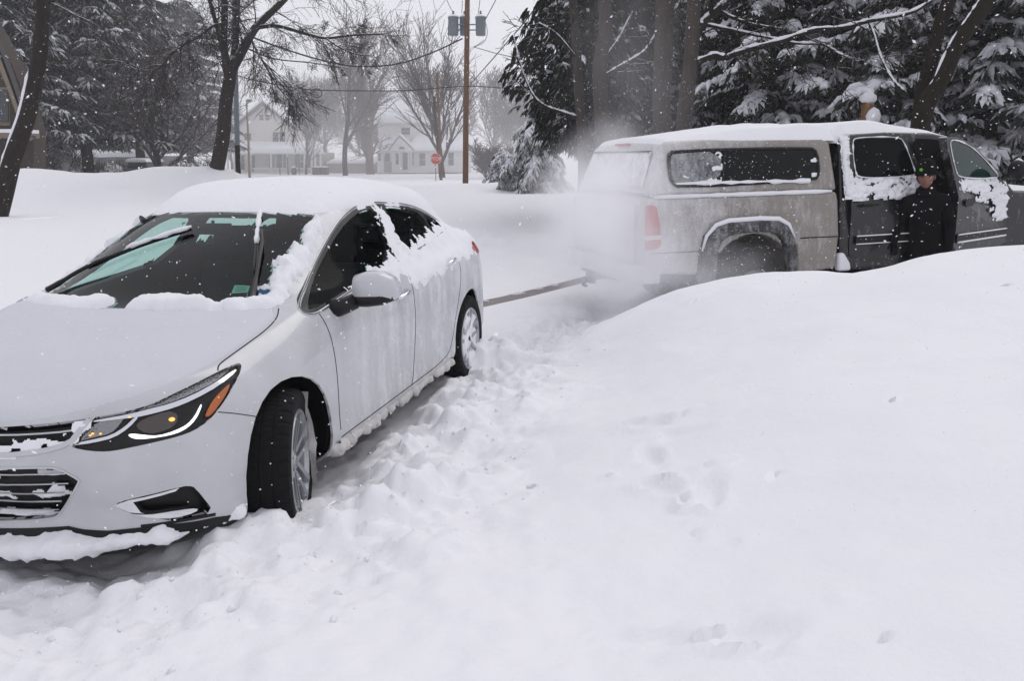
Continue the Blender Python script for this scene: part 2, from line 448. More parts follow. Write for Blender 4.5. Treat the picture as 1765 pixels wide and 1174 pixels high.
# bonnet, windscreen, roof, rear glass: stations of six points from the centre line out (the seventh is the side edge)
ST = [
 [(1.93, 0, .845), (1.93, .20, .845), (1.91, .38, .842), (1.87, .50, .838), (1.82, .59, .835), (1.76, .66, .832)],
 [(1.68, 0, .905), (1.68, .20, .905), (1.66, .38, .90), (1.63, .50, .893), (1.58, .60, .885), (1.53, .685, .876)],
 [(1.45, 0, .952), (1.45, .20, .952), (1.43, .38, .948), (1.39, .50, .942), (1.35, .60, .934), (1.30, .69, .922)],
 [(1.24, 0, .985), (1.23, .20, .985), (1.20, .38, .985), (1.14, .50, .984), (1.08, .60, .984), (1.035, .69, .975)],
 [(1.02, 0, 1.10), (1.01, .20, 1.10), (.975, .38, 1.095), (.92, .50, 1.09), (.855, .60, 1.078), (.83, .69, 1.03)],
 [(.77, 0, 1.235), (.76, .20, 1.233), (.72, .38, 1.226), (.665, .50, 1.212), (.60, .592, 1.19), (.56, .69, 1.09)],
 [(.44, 0, 1.372), (.43, .20, 1.368), (.40, .38, 1.358), (.35, .49, 1.345), (.27, .585, 1.318), (.22, .695, 1.17)],
 [(.08, 0, 1.442), (.08, .20, 1.438), (.06, .38, 1.426), (.03, .49, 1.408), (-.01, .588, 1.366), (-.03, .70, 1.20)],
 [(-.42, 0, 1.465), (-.42, .20, 1.461), (-.42, .38, 1.448), (-.43, .49, 1.428), (-.44, .585, 1.382), (-.45, .70, 1.22)],
 [(-.92, 0, 1.445), (-.92, .20, 1.442), (-.92, .37, 1.428), (-.91, .48, 1.406), (-.90, .572, 1.355), (-.90, .692, 1.21)],
 [(-1.42, 0, 1.388), (-1.41, .19, 1.384), (-1.40, .36, 1.37), (-1.38, .46, 1.345), (-1.36, .548, 1.288), (-1.35, .675, 1.185)],
 [(-1.74, 0, 1.305), (-1.73, .18, 1.302), (-1.71, .34, 1.29), (-1.68, .44, 1.265), (-1.62, .53, 1.22), (-1.57, .655, 1.15)],
 [(-1.97, 0, 1.195), (-1.96, .17, 1.194), (-1.94, .32, 1.19), (-1.90, .44, 1.178), (-1.84, .54, 1.16), (-1.79, .655, 1.125)],
]

def car_body_mesh(level=3):
    tops = TOPF + SIDEX + TOPR                      # 7 + 13 + 7 = 27 columns
    keys = sorted(KEY)
    A = []
    for c in range(27):
        if c in KEY: rows = [Vector(p) for p in KEY[c]]
        else:
            k0 = max(k for k in keys if k < c); k1 = min(k for k in keys if k > c)
            rows = []
            for r in range(6):
                if 7 <= c <= 19:      # the side: blend in x
                    xa, xb, x = tops[k0][0], tops[k1][0], tops[c][0]
                    t = (x - xa) / (xb - xa)
                else: t = (c - k0) / (k1 - k0)
                t2 = t
                p = Vector(KEY[k0][r]).lerp(Vector(KEY[k1][r]), t2)
                if not (7 <= c <= 19):
                    # follow the bow of the top edge in plan
                    ta, tb, tc = (Vector(tops[i]) for i in (k0, k1, c))
                    d = tc - ta.lerp(tb, t)
                    p.x += d.x * .9; p.y += d.y * .9
                rows.append(p)
        A.append([Vector(tops[c])] + rows)
    verts, idx = [], {}
    def V(key, p):
        if key not in idx:
            idx[key] = len(verts); verts.append(tuple(p))
        return idx[key]
    faces = []
    def side(sg):
        def a(c, r):
            p = A[c][r]
            if abs(p.y) < 1e-6: return V(('a', c, r), p)
            return V(('a', c, r, sg), (p.x, p.y * sg, p.z))
        def b(s, r):        # s: 0 leading edge, 1..13 stations, 14 trailing edge
            if r == 6: return a(6 + s, 0) if s <= 13 else a(20, 0)
            if s == 0: return a(r, 0)
            if s == 14: return a(26 - r, 0)
            p = ST[s - 1][r]
            if r == 0: return V(('b', s, r), p)
            return V(('b', s, r, sg), (p[0], p[1] * sg, p[2]))
        fl = []
        for c in range(26):
            for r in range(6):
                fl.append((a(c, r), a(c, r + 1), a(c + 1, r + 1), a(c + 1, r)))
        for s in range(14):
            for r in range(6):
                fl.append((b(s, r), b(s, r + 1), b(s + 1, r + 1), b(s + 1, r)))
        return fl if sg > 0 else [f[::-1] for f in fl]
    faces = side(1) + side(-1)
    V0 = np.array(verts)
    # push the cage out so that the smoothed surface passes through the points
    n = len(V0)
    nb = [set() for _ in range(n)]; fc = [[] for _ in range(n)]; ecount = {}
    for f in faces:
        for i in range(4):
            p, q = f[i], f[(i + 1) % 4]
            nb[p].add(q); nb[q].add(p); ecount[tuple(sorted((p, q)))] = ecount.get(tuple(sorted((p, q))), 0) + 1
            fc[f[i]].append(f[(i + 2) % 4])
    bnd = [[] for _ in range(n)]
    for (p, q), k in ecount.items():
        if k == 1: bnd[p].append(q); bnd[q].append(p)
    P = V0.copy()
    for it in range(14):
        Lm = np.empty_like(P)
        for i in range(n):
            if bnd[i]:
                Lm[i] = (4 * P[i] + P[bnd[i][0]] + P[bnd[i][1]]) / 6 if len(bnd[i]) == 2 else P[i]
            else:
                k = len(nb[i])
                Lm[i] = (k * k * P[i] + 4 * P[list(nb[i])].sum(0) + P[fc[i]].sum(0)) / (k * (k + 5))
        P += .8 * (V0 - Lm)
    me = bpy.data.meshes.new('body_cage')
    me.from_pydata([tuple(p) for p in P], [], faces)
    bm = bmesh.new(); bm.from_mesh(me); bmesh.ops.recalc_face_normals(bm, faces=bm.faces)
    up = sum(f.normal.z * f.calc_area() for f in bm.faces)
    if up < 0: bmesh.ops.reverse_faces(bm, faces=bm.faces)
    bm.to_mesh(me); bm.free()
    o = bpy.data.objects.new('cage', me); COL.objects.link(o)
    md = o.modifiers.new('s', 'SUBSURF'); md.levels = level; md.render_levels = level
    dg = bpy.context.evaluated_depsgraph_get()
    em = bpy.data.meshes.new_from_object(o.evaluated_get(dg))
    bpy.data.objects.remove(o)
    return em
# ------------------------------------------------------------------ cutting panels out of the body surface
CAR_M = Matrix.Translation((-1.482, 4.856, 0)) @ Matrix.Rotation(-1.802, 4, 'Z') @ Matrix.Rotation(-.008, 4, 'Y') @ Matrix.Rotation(.013, 4, 'X')
cage_me = car_body_mesh()
c_v = [v.co.copy() for v in cage_me.vertices]
c_n = [v.normal.copy() for v in cage_me.vertices]
c_p = [tuple(p.vertices) for p in cage_me.polygons]
c_bvh = BVHTree.FromPolygons([v[:] for v in c_v], c_p)

def body_normal(p):
    q, nn, i, d = c_bvh.find_nearest(p)
    if i is None: return Vector((0, 0, 1))
    s = Vector(); 
    for k in c_p[i]:
        s += c_n[k] / ((c_v[k] - q).length_squared + 1e-7)
    return s.normalized()

class Frame:
    """looks at the surface along a level direction (angle from x) or from above"""
    def __init__(s, ang=None, top=False, sg=1):
        s.top = top
        if top: s.d = Vector((0, 0, 1)); s.u = Vector((1, 0, 0)); s.w = Vector((0, 1, 0))
        else:
            a = math.radians(ang)
            s.d = Vector((math.cos(a), math.sin(a) * sg, 0)); s.u = Vector((-math.sin(a) * sg, math.cos(a), 0)); s.w = Vector((0, 0, 1))
    def p(s, co): return (co.dot(s.u), co.dot(s.w))
    def ray(s, u, v):
        o = s.u * u + s.w * v + s.d * 6
        h = c_bvh.ray_cast(o, -s.d)
        return h[0]

def inside(poly, x, y):
    c = False; n = len(poly); j = n - 1
    for i in range(n):
        xi, yi = poly[i]; xj, yj = poly[j]
        if (yi > y) != (yj > y) and x < (xj - xi) * (y - yi) / (yj - yi) + xi: c = not c
        j = i
    return c

def edge_dist(poly, x, y):
    m = 9.0; n = len(poly)
    for i in range(n):
        ax, ay = poly[i]; bx, by = poly[(i + 1) % n]
        dx, dy = bx - ax, by - ay
        t = max(0, min(1, ((x - ax) * dx + (y - ay) * dy) / (dx * dx + dy * dy + 1e-12)))
        m = min(m, math.hypot(x - ax - t * dx, y - ay - t * dy))
    return m

def rounded(poly, k=2, it=1):
    """corner-cutting so that traced outlines turn smoothly"""
    for _ in range(it):
        out = []
        n = len(poly)
        for i in range(n):
            a, b = Vector(poly[i]), Vector(poly[(i + 1) % n])
            out += [tuple(a.lerp(b, .25)), tuple(a.lerp(b, .75))]
        poly = out
    return poly

bmB = bmesh.new(); bmB.from_mesh(cage_me)
regions = []
def cut(name, pts3, frame_args, mirror=True, pred=None, smooth=1):
    for sg in ((1, -1) if mirror else (1,)):
        F = Frame(sg=sg, **frame_args)
        poly = [F.p(Vector((x, y * sg, z))) for x, y, z in pts3]
        if smooth: poly = rounded(poly, it=smooth)
        sd = F.d
        def ok(co, n, sd=sd, sg=sg):
            if n.dot(sd) < 0.02: return False
            if mirror and co.y * sg < -.001 : return False
            return pred is None or pred(co)
        us = [p[0] for p in poly]; vs = [p[1] for p in poly]
        u0, u1, v0, v1 = min(us), max(us), min(vs), max(vs)
        near = [f for f in bmB.faces if ok(f.calc_center_median(), f.normal) and any(u0 - .02 < F.p(v.co)[0] < u1 + .02 and v0 - .02 < F.p(v.co)[1] < v1 + .02 for v in f.verts)]
        near = set(near)
        for i in range(len(poly)):
            a, b = poly[i], poly[(i + 1) % len(poly)]
            if math.hypot(a[0] - b[0], a[1] - b[1]) < 1e-5: continue
            m = .002
            lu, hu, lv, hv = min(a[0], b[0]) - m, max(a[0], b[0]) + m, min(a[1], b[1]) - m, max(a[1], b[1]) + m
            sel = []
            for f in near:
                if not f.is_valid: continue
                q = [F.p(v.co) for v in f.verts]
                if max(t[0] for t in q) < lu or min(t[0] for t in q) > hu or max(t[1] for t in q) < lv or min(t[1] for t in q) > hv: continue
                sel.append(f)
            if not sel: continue
            P = F.u * a[0] + F.w * a[1]; Q = F.u * b[0] + F.w * b[1]
            nrm = (Q - P).cross(F.d).normalized()
            geom = set(sel)
            for f in sel: geom.update(f.edges); geom.update(f.verts)
            r = bmesh.ops.bisect_plane(bmB, geom=list(geom), plane_co=P, plane_no=nrm, dist=1e-6)
            for g in r['geom']:
                if isinstance(g, bmesh.types.BMFace): near.add(g)
        near = {f for f in near if f.is_valid}
        regions.append((name, sg, F, poly, ok))

def mirror_y(l):
    return l + [(x, -y, z) for x, y, z in reversed(l) if abs(y) > 1e-4]

HEAD = [(2.145, 0.45, 0.655), (2.135, 0.486, 0.641), (2.109, 0.544, 0.628), (2.086, 0.58, 0.626), (2.04, 0.635, 0.631), (1.988, 0.689, 0.636), (1.935, 0.734, 0.64), (1.886, 0.766, 0.648), (1.833, 0.789, 0.668), (1.782, 0.801, 0.697), (1.696, 0.805, 0.748), (1.611, 0.795, 0.793), (1.569, 0.784, 0.817), (1.563, 0.772, 0.83), (1.58, 0.765, 0.831), (1.675, 0.745, 0.821), (1.799, 0.713, 0.798), (1.888, 0.678, 0.779), (1.944, 0.648, 0.763), (2.001, 0.597, 0.75), (2.048, 0.541, 0.744), (2.079, 0.498, 0.741)]
GR_UP = mirror_y([(2.2, 0, .72), (2.186, 0.213, 0.722), (2.162, 0.312, 0.728), (2.131, 0.404, 0.734), (2.079, 0.494, 0.741), (2.142, 0.447, 0.655), (2.181, 0.367, 0.638), (2.216, 0.226, 0.626), (2.23, 0, .62)])
GR_LOW = mirror_y([(2.23, 0, .586), (2.225, .228, .585), (2.186, .397, .588), (2.175, .43, .58), (2.162, .487, .542), (2.162, .489, .53), (2.165, .394, .403), (2.171, .362, .388), (2.197, .163, .369), (2.2, 0, .366)])
FOG = [(2.112, 0.57, 0.433), (2.09, 0.62, 0.45), (1.977, 0.76, 0.466), (1.95, 0.784, 0.456), (1.939, 0.792, 0.438), (1.884, 0.821, 0.326), (1.989, 0.741, 0.332), (2.014, 0.714, 0.344), (2.067, 0.638, 0.379), (2.084, 0.61, 0.393)]
WIND = mirror_y([(1.262, 0, .98), (1.25, .26, .98), (1.185, .50, .98), (1.06, .632, .985), (.88, .625, 1.04), (.65, .592, 1.16), (.42, .568, 1.28), (.30, .548, 1.34), (.37, .40, 1.36), (.435, .18, 1.37), (.44, 0, 1.372)])
REARG = mirror_y([(-1.76, 0, 1.3), (-1.74, .30, 1.3), (-1.68, .44, 1.27), (-1.86, .52, 1.15), (-2.02, .48, 1.12), (-2.05, .3, 1.11), (-2.06, 0, 1.1)])
DLO = [(1.029, 0.766, 0.965), (1.047, 0.79, 0.949), (1.03, .80, .934), (0.994, 0.81, 0.927), (0.935, 0.816, 0.929), (0.818, 0.814, 0.944), (0.42, 0.799, 0.987), (-0.229, 0.783, 1.049), (-0.88, 0.747, 1.10), (-1.30, 0.719, 1.145), (-1.43, .70, 1.165), (-1.455, 0.668, 1.19), (-1.41, 0.592, 1.238), (-1.25, .56, 1.29), (-0.987, 0.567, 1.338), (-0.659, 0.58, 1.369), (-0.464, 0.582, 1.377), (-0.276, 0.567, 1.384), (-0.126, 0.57, 1.378), (0.041, 0.585, 1.354), (0.245, 0.599, 1.300), (0.551, 0.637, 1.16), (0.779, 0.687, 1.054), (0.953, 0.728, 0.989)]
FGL = [(0.985, 0.783, 0.962), (0.968, 0.797, 0.949), (0.8, 0.797, 0.963), (0.383, 0.784, 1.005), (-0.139, 0.774, 1.055), (-0.282, 0.595, 1.362), (-0.088, 0.596, 1.354), (0.084, 0.61, 1.322), (0.248, 0.623, 1.272), (0.551, 0.658, 1.133), (0.791, 0.713, 1.023)]
RGL = [(-0.42, 0.592, 1.366), (-0.626, 0.592, 1.356), (-0.915, 0.592, 1.325), (-1.10, 0.597, 1.288), (-0.98, 0.732, 1.12), (-0.35, 0.761, 1.073)]
QGL = [(-1.135, 0.602, 1.281), (-1.25, .6, 1.268), (-1.38, 0.608, 1.232), (-1.42, .65, 1.20), (-1.40, 0.69, 1.178), (-1.02, 0.733, 1.128)]
FDOOR = [(0.945, 0.815, 0.935), (0.932, 0.848, 0.866), (0.931, 0.874, 0.76), (0.919, 0.881, 0.629), (0.905, 0.876, 0.492), (0.905, 0.878, 0.34), (0.90, 0.878, 0.30), (-.10, .874, .30), (-0.17, 0.872, 0.426), (-0.20, 0.879, 0.657), (-0.18, 0.87, 0.892), (-0.20, 0.793, 1.03), (-.36, .60, 1.40), (-.2, .6, 1.44), (.3, .6, 1.34), (.95, .7, 1.03)]
RDOOR = [(-0.205, 0.793, 1.03), (-0.185, 0.87, 0.892), (-0.205, 0.879, 0.657), (-0.175, 0.872, 0.426), (-0.105, .874, .30), (-0.80, 0.88, 0.31), (-0.93, .88, .42), (-0.99, 0.884, 0.55), (-1.086, 0.895, 0.741), (-1.14, 0.874, 0.93), (-1.20, 0.76, 1.12), (-1.15, .6, 1.30), (-.365, .6, 1.40)]
HOOD = mirror_y([(2.24, 0, .8), (2.22, .3, .8), (2.14, .45, .8), (2.04, .56, .8), (1.93, .655, .79), (1.80, .71, .80), (1.67, .738, .822), (1.604, 0.728, 0.848), (1.466, 0.735, 0.876), (1.295, 0.747, 0.914), (1.173, 0.731, 0.943), (1.075, 0.685, 0.97), (1.10, .62, .98), (1.19, .51, .98), (1.26, .26, .98), (1.27, 0, .98)])
def arch(cx, r, lo=.0):
    return [(cx + r * math.cos(a), .87, .345 + r * math.sin(a)) for a in [math.radians(t) for t in range(-60, 241, 12)]]
AF, AR = 1.372, -1.345
cut('windshield', WIND, dict(top=True), mirror=False, pred=lambda c: c.x > .2 and c.z > .95)
cut('rear_glass', REARG, dict(top=True), mirror=False, pred=lambda c: c.x < -1.6 and c.z > .9)
cut('hood', HOOD, dict(top=True), mirror=False, pred=lambda c: c.x > .9 and c.z > .715)
cut('dlo', DLO, dict(ang=90), smooth=1)
cut('fglass', FGL, dict(ang=90), smooth=1)
cut('rglass', RGL, dict(ang=90), smooth=1)
cut('qglass', QGL, dict(ang=90), smooth=1)
cut('headlight', HEAD, dict(ang=48), pred=lambda c: c.x > 1.4)
cut('grille_up', GR_UP, dict(ang=0), mirror=False, pred=lambda c: c.x > 1.8, smooth=0)
cut('grille_low', GR_LOW, dict(ang=0), mirror=False, pred=lambda c: c.x > 1.8, smooth=1)
cut('fog', FOG, dict(ang=35), pred=lambda c: c.x > 1.7, smooth=1)
cut('archf', arch(AF, .375), dict(ang=90), smooth=0)
cut('archr', arch(AR, .368), dict(ang=90), smooth=0)
cut('front_door', FDOOR, dict(ang=90), smooth=0)
cut('rear_door', RDOOR, dict(ang=90), smooth=0)
LIP = [(2.2, 0, .335), (2.197, 0.159, 0.343), (2.157, 0.415, 0.358), (2.144, 0.462, 0.344), (2.114, 0.539, 0.332), (2.077, 0.613, 0.332), (2.01, 0.717, 0.328), (1.884, 0.819, 0.308), (1.744, 0.87, 0.275), (1.744, 1.2, .1), (2, 0, .1)]
cut('lip', LIP, dict(ang=15), pred=lambda c: c.x > 1.70, smooth=0)

pri = ['windshield', 'rear_glass', 'fglass', 'rglass', 'qglass', 'dlo', 'headlight', 'grille_up', 'grille_low', 'fog', 'archf', 'archr', 'hood', 'front_door', 'rear_door', 'lip']
groups = {}
regs = sorted(regions, key=lambda r: pri.index(r[0]))
bmB.normal_update()
for f in bmB.faces:
    c = f.calc_center_median(); key = ('body', 0)
    for (nm, sg, F, poly, ok) in regs:
        if ok(c, f.normal) and inside(poly, *F.p(c)):
            key = (nm, sg); break
    if key[0] == 'body' and c.x > 1.46 and c.z < .70 - (1.80 - min(c.x, 1.80)) * .30 and (c.x > 1.76 or c.z < .9): key = ('bumper', 0)
    groups.setdefault(key, []).append(f)

def region_mesh(keys, off=0.0, rim=0.0, rim_in=0.0, min_area=0):
    """mesh of those faces, moved along the surface normal, its open edge turned inwards by rim"""
    fs = [f for k in keys for f in groups.get(k, [])]
    vm, V, Fc, N = {}, [], [], []
    for f in fs:
        ids = []
        for v in f.verts:
            if v.index not in vm:
                n = body_normal(v.co)
                vm[v.index] = len(V); V.append(v.co + n * off); N.append(n)
            ids.append(vm[v.index])
        Fc.append(tuple(ids))
    if rim:
        cnt = {}
        for f in Fc:
            for i in range(len(f)):
                e = (f[i], f[(i + 1) % len(f)]); k = tuple(sorted(e))
                cnt.setdefault(k, []).append(e)
        low = {}
        for k, l in cnt.items():
            if len(l) == 1:
                a, b = l[0]
                q = []
                for t in (a, b):
                    if t not in low:
                        low[t] = len(V); V.append(V[t] - N[t] * rim); N.append(N[t])
                    q.append(low[t])
                Fc.append((b, a, q[0], q[1]))
    return V, Fc, N

bmB.verts.index_update()
def region_obj(name, keys, material, parent, off=0.0, rim=0.012, smooth=True):
    V, Fc, N = region_mesh(keys, off, rim)
    me = bpy.data.meshes.new(name)
    me.from_pydata([tuple(v) for v in V], [], Fc)
    me.polygons.foreach_set('use_smooth', [True] * len(Fc))
    me.update()
    me.normals_split_custom_set_from_vertices([tuple(n) for n in N])
    return link_mesh(name, me, material, parent)

# ------------------------------------------------------------------ car materials
M_paint = mat('white_paint', (.53, .54, .565), .28, coat=.5)
nt, N_, L_, B_ = nodes(M_paint)
t1 = tex(nt, 2.2, 5, .6, stretch=(4, 4, .55)); t2 = tex(nt, 38, 4, .65); t3 = tex(nt, 5.5, 4, .6)
tcx = nt.nodes.new('ShaderNodeTexCoord'); sx = nt.nodes.new('ShaderNodeSeparateXYZ'); nt.links.new(tcx.outputs['Object'], sx.inputs[0])
back = ramp(nt, math_n(nt, 'MULTIPLY', sx.outputs[0], -.5), -.0, 1.0)
xr = nt.nodes.new('ShaderNodeMapRange'); xr.inputs[1].default_value = 1.1; xr.inputs[2].default_value = .2; nt.links.new(sx.outputs[0], xr.inputs[0])
s_ = math_n(nt, 'ADD', math_n(nt, 'MULTIPLY', t1.outputs[0], .55), math_n(nt, 'ADD', math_n(nt, 'MULTIPLY', t3.outputs[0], .45), math_n(nt, 'MULTIPLY', t2.outputs[0], .25)))
frost = ramp(nt, s_, .58, .84)
ff = math_n(nt, 'MULTIPLY', frost.outputs[0], xr.outputs[0])
zr = nt.nodes.new('ShaderNodeMapRange'); zr.inputs[1].default_value = .50; zr.inputs[2].default_value = .24; nt.links.new(sx.outputs[2], zr.inputs[0])
dirt = math_n(nt, 'MULTIPLY', zr.outputs[0], math_n(nt, 'MULTIPLY', t1.outputs[0], .7))
dirt = math_n(nt, 'MULTIPLY', dirt, xr.outputs[0])
film = ramp(nt, t3.outputs[0], .35, .75)
c0 = mixc(nt, dirt, mixc(nt, film.outputs[0], (.53, .54, .565), (.46, .465, .48)), (.30, .27, .24))
L_.new(mixc(nt, ff, c0, SNOW), B_.inputs['Base Color'])
L_.new(math_n(nt, 'ADD', .26, math_n(nt, 'MULTIPLY', math_n(nt, 'MAXIMUM', ff, math_n(nt, 'MULTIPLY', xr.outputs[0], .4)), .5)), B_.inputs['Roughness'])
bump(nt, B_, math_n(nt, 'MULTIPLY', ff, t2.outputs[0]), .5, .01)
M_black = mat('black_plastic', (.006, .006, .0065), .38, spec=.3)
M_gap = mat('panel_gap', (.015, .015, .017), .8, spec=.1)
M_dark = mat('wheel_well_black', (.005, .005, .0055), .9, spec=.05)
M_chrome = mat('chrome', (.75, .76, .78), .12, metal=1.0)
M_satin = mat('satin_trim', (.55, .56, .58), .35, metal=.9)
M_amber = mat('amber_reflector', (.55, .13, .01), .2, coat=.5)
M_drl = mat('daytime_running_lamp', (.9, .9, .92), .2, emit=(1, .98, 1), estr=1.3)
M_bulb = mat('warm_bulb', (.8, .4, .1), .2, emit=(1, .52, .12), estr=1.2)
M_projector = mat('dark_projector_glass', (.030, .018, .008), .04, coat=1.0)
M_reflector = mat('ribbed_reflector', (.30, .30, .31), .22, metal=.9)
nt, N_, L_, B_ = nodes(M_reflector); w = tex(nt, 150, kind='ShaderNodeTexVoronoi'); bump(nt, B_, w.outputs[0], .6, .004)
M_interior = mat('dark_interior', (.007, .007, .008), .85, spec=.1)
M_seat = mat('black_seat_cloth', (.018, .018, .02), .9, spec=.15)
M_tyre = mat('tyre_rubber', (.007, .007, .0075), .75, spec=.15)
M_alloy = mat('grey_alloy', (.42, .43, .45), .3, metal=.85)
M_redlens = mat('red_lens', (.45, .02, .02), .15, coat=.6)
def glass_mat(name, tint, dens, rough=0.0, f0=.06):
    """thin tinted pane: lets the tint through, mirrors the sky on top"""
    m = bpy.data.materials.new(name); m.use_nodes = True
    nt = m.node_tree; nt.nodes.clear()
    out = nt.nodes.new('ShaderNodeOutputMaterial'); tr = nt.nodes.new('ShaderNodeBsdfTransparent'); gl = nt.nodes.new('ShaderNodeBsdfGlossy')
    tr.inputs[0].default_value = (*tint, 1); gl.inputs['Roughness'].default_value = rough
    fr = nt.nodes.new('ShaderNodeFresnel'); fr.inputs[0].default_value = 1.5
    mx = nt.nodes.new('ShaderNodeMixShader')
    nt.links.new(math_n(nt, 'MULTIPLY', fr.outputs[0], dens), mx.inputs[0])
    nt.links.new(tr.outputs[0], mx.inputs[1]); nt.links.new(gl.outputs[0], mx.inputs[2]); nt.links.new(mx.outputs[0], out.inputs[0])
    return m
M_glass = glass_mat('green_tinted_glass', (.70, .88, .83), .8)
M_glass_side = glass_mat('dark_tinted_side_glass', (.66, .84, .79), .14)
M_lens = glass_mat('clear_lens', (.97, .97, .98), .30)

# ------------------------------------------------------------------ the car and its panels
car = empty('parked_car')
tag(car, 'white hatchback stuck in the snow, snow on its roof, front wheels turned', 'car')
body = region_obj('body', [('body', 0)], M_paint, car, rim=.012)
bumper = region_obj('front_bumper', [('bumper', 0)], M_paint, car, rim=.03)
hood = region_obj('hood', [('hood', 0), ('hood', 1)], M_paint, car, rim=.02)
lip = region_obj('front_lip', [('lip', 1), ('lip', -1)], M_black, car, off=.004, rim=.03)
doors = {}
for nm, gl, key in (('front_door', 'fglass', 'front_door'), ('rear_door', 'rglass', 'rear_door')):
    for sg in (1, -1):
        d = region_obj(nm, [(key, sg)], M_paint, car, rim=.012)
        doors[(nm, sg)] = d
        region_obj('window', [(gl, sg)], M_glass_side, d, off=-.010, rim=0)
        if nm == 'rear_door': region_obj('quarter_window', [('qglass', sg)], M_glass_side, d, off=-.010, rim=0)
for sg in (1, -1):
    region_obj('window_frame', [('dlo', sg)], M_black, car, off=-.005, rim=.03)
region_obj('windshield', [('windshield', 1)], M_glass, car, off=-.004, rim=0)
region_obj('rear_window', [('rear_glass', 1)], M_glass, car, off=-.004, rim=0)

# inner trim: headliner, pillars and door cards follow the body 35 mm inside
def inner_shell():
    keys = [k for k in groups if k[0] in ('body', 'front_door', 'rear_door', 'dlo')]
    V, Fc, N = region_mesh(keys, -.035, 0)
    ok = [(v.x < 1.12 and v.x > -2.05 and v.z > .25) for v in V]
    Fc = [f for f in Fc if all(ok[i] for i in f)]
    me = bpy.data.meshes.new('cabin_lining'); me.from_pydata([tuple(v) for v in V], [], Fc)
    link_mesh('cabin_lining', me, M_interior, car)
inner_shell()

def surf_line(pts, F=None, step=.012, mirror=1):
    """points along a traced line, laid on the body surface, with normals"""
    out = []
    for i in range(len(pts) - 1):
        a, b = Vector(pts[i]), Vector(pts[i + 1])
        a.y *= mirror; b.y *= mirror
        n = max(1, int((b - a).length / step))
        for k in range(n + (1 if i == len(pts) - 2 else 0)):
            p = a.lerp(b, k / n)
            q = c_bvh.find_nearest(p)[0]
            out.append((q, body_normal(q)))
    return out

def smooth_line(pts, it=2):
    for _ in range(it):
        o = [pts[0]]
        for i in range(len(pts) - 1):
            a, b = Vector(pts[i]), Vector(pts[i + 1])
            if i: o.append(tuple(a.lerp(b, .25)))
            if i < len(pts) - 2: o.append(tuple(a.lerp(b, .75)))
        o.append(pts[-1]); pts = o
    return pts

def ribbon(mb, pts, w, h, mirror=1, mi=0, closed=False, it=2, off=0.0):
    """a strip of width w standing h proud of the surface"""
    if closed: pts = list(pts) + [pts[0]]
    L = surf_line(smooth_line(pts, it) if it else pts, mirror=mirror)
    vs, fs = [], []
    for i, (p, n) in enumerate(L):
        t = (L[min(i + 1, len(L) - 1)][0] - L[max(i - 1, 0)][0])
        if t.length < 1e-9: t = Vector((1, 0, 0))
        t.normalize(); s = t.cross(n).normalized()
        b = p + n * off
        vs += [b - s * w / 2 - n * .004, b - s * w / 2 * .8 + n * h, b + s * w / 2 * .8 + n * h, b + s * w / 2 - n * .004]
    for i in range(len(L) - 1):
        for k in range(3):
            fs.append((i * 4 + k, i * 4 + k + 1, i * 4 + k + 5, i * 4 + k + 4))
    mb.add(vs, fs, mi)

HG = [(1.075, 0.685, 0.97), (1.173, 0.731, 0.943), (1.295, 0.747, 0.914), (1.466, 0.735, 0.876), (1.604, 0.728, 0.848), (1.65, .73, .835), (1.672, 0.742, 0.822)]
for sg in (1, -1):
    gap = MB()
    ribbon(gap, HG, .006, .0012, sg)
    ribbon(gap, [(1.785, 0.804, 0.692), (1.697, 0.843, 0.659), (1.60, 0.865, 0.618)], .004, .001, sg)
    ribbon(gap, FDOOR[:6], .006, .0012, sg)
    ribbon(gap, FDOOR[7:12], .006, .0012, sg)
    ribbon(gap, [(.90, .878, .30), (-.1, .874, .30), (-.80, .88, .31), (-0.93, .88, .42), (-0.99, 0.884, 0.55), (-1.086, 0.895, 0.741), (-1.14, 0.874, 0.93)], .006, .0012, sg)
    gap.build('panel_seams', M_gap, car)
for sg in (1, -1):
    tr = MB()
    ribbon(tr, DLO, .016, .005, sg, closed=True, it=2)
    ribbon(tr, [(x + .0, y, z) for x, y, z in DLO], .005, .0065, sg, mi=1, closed=True)
    tr.build('window_trim', [M_satin, M_black], car, smooth=True)

# ------------------------------------------------------------------ headlights
def patch(mb, pts3, fr, off, mirror=1, mi=0, th=.006, it=1):
    """a flat-sided piece with a traced outline, lying off the surface by off (negative: inside)"""
    F = Frame(sg=mirror, **fr)
    poly = [F.p(Vector((x, y * mirror, z))) for x, y, z in pts3]
    if it: poly = rounded(poly, it=it)
    bm = bmesh.new()
    vs = []
    for (u, v) in poly:
        h = F.ray(u, v)
        if h is None: h = c_bvh.find_nearest(F.u * u + F.w * v + F.d * 1.8)[0]
        vs.append(bm.verts.new(h))
    f = bm.faces.new(vs)
    bmesh.ops.triangulate(bm, faces=[f])
    bmesh.ops.subdivide_edges(bm, edges=[e for e in bm.edges if e.calc_length() > .03], cuts=2, use_grid_fill=False)
    bmesh.ops.triangulate(bm, faces=bm.faces[:])
    bm.verts.index_update()
    bmesh.ops.recalc_face_normals(bm, faces=bm.faces)
    V = []
    for v in bm.verts:
        q = c_bvh.find_nearest(v.co)[0]; n = body_normal(q); V.append((q, n))
    n0 = len(mb.v)
    top = [q + n * off for q, n in V]; bot = [q + n * (off - th) for q, n in V]
    fs = [tuple(x.index for x in fc.verts) for fc in bm.faces]
    k = len(V)
    fs2 = [tuple(i + k for i in reversed(t)) for t in fs]
    sides = [(e.verts[0].index, e.verts[1].index, e.verts[1].index + k, e.verts[0].index + k) for e in bm.edges if len(e.link_faces) == 1]
    mb.add(top + bot, fs + fs2 + sides, mi)
    bm.free()

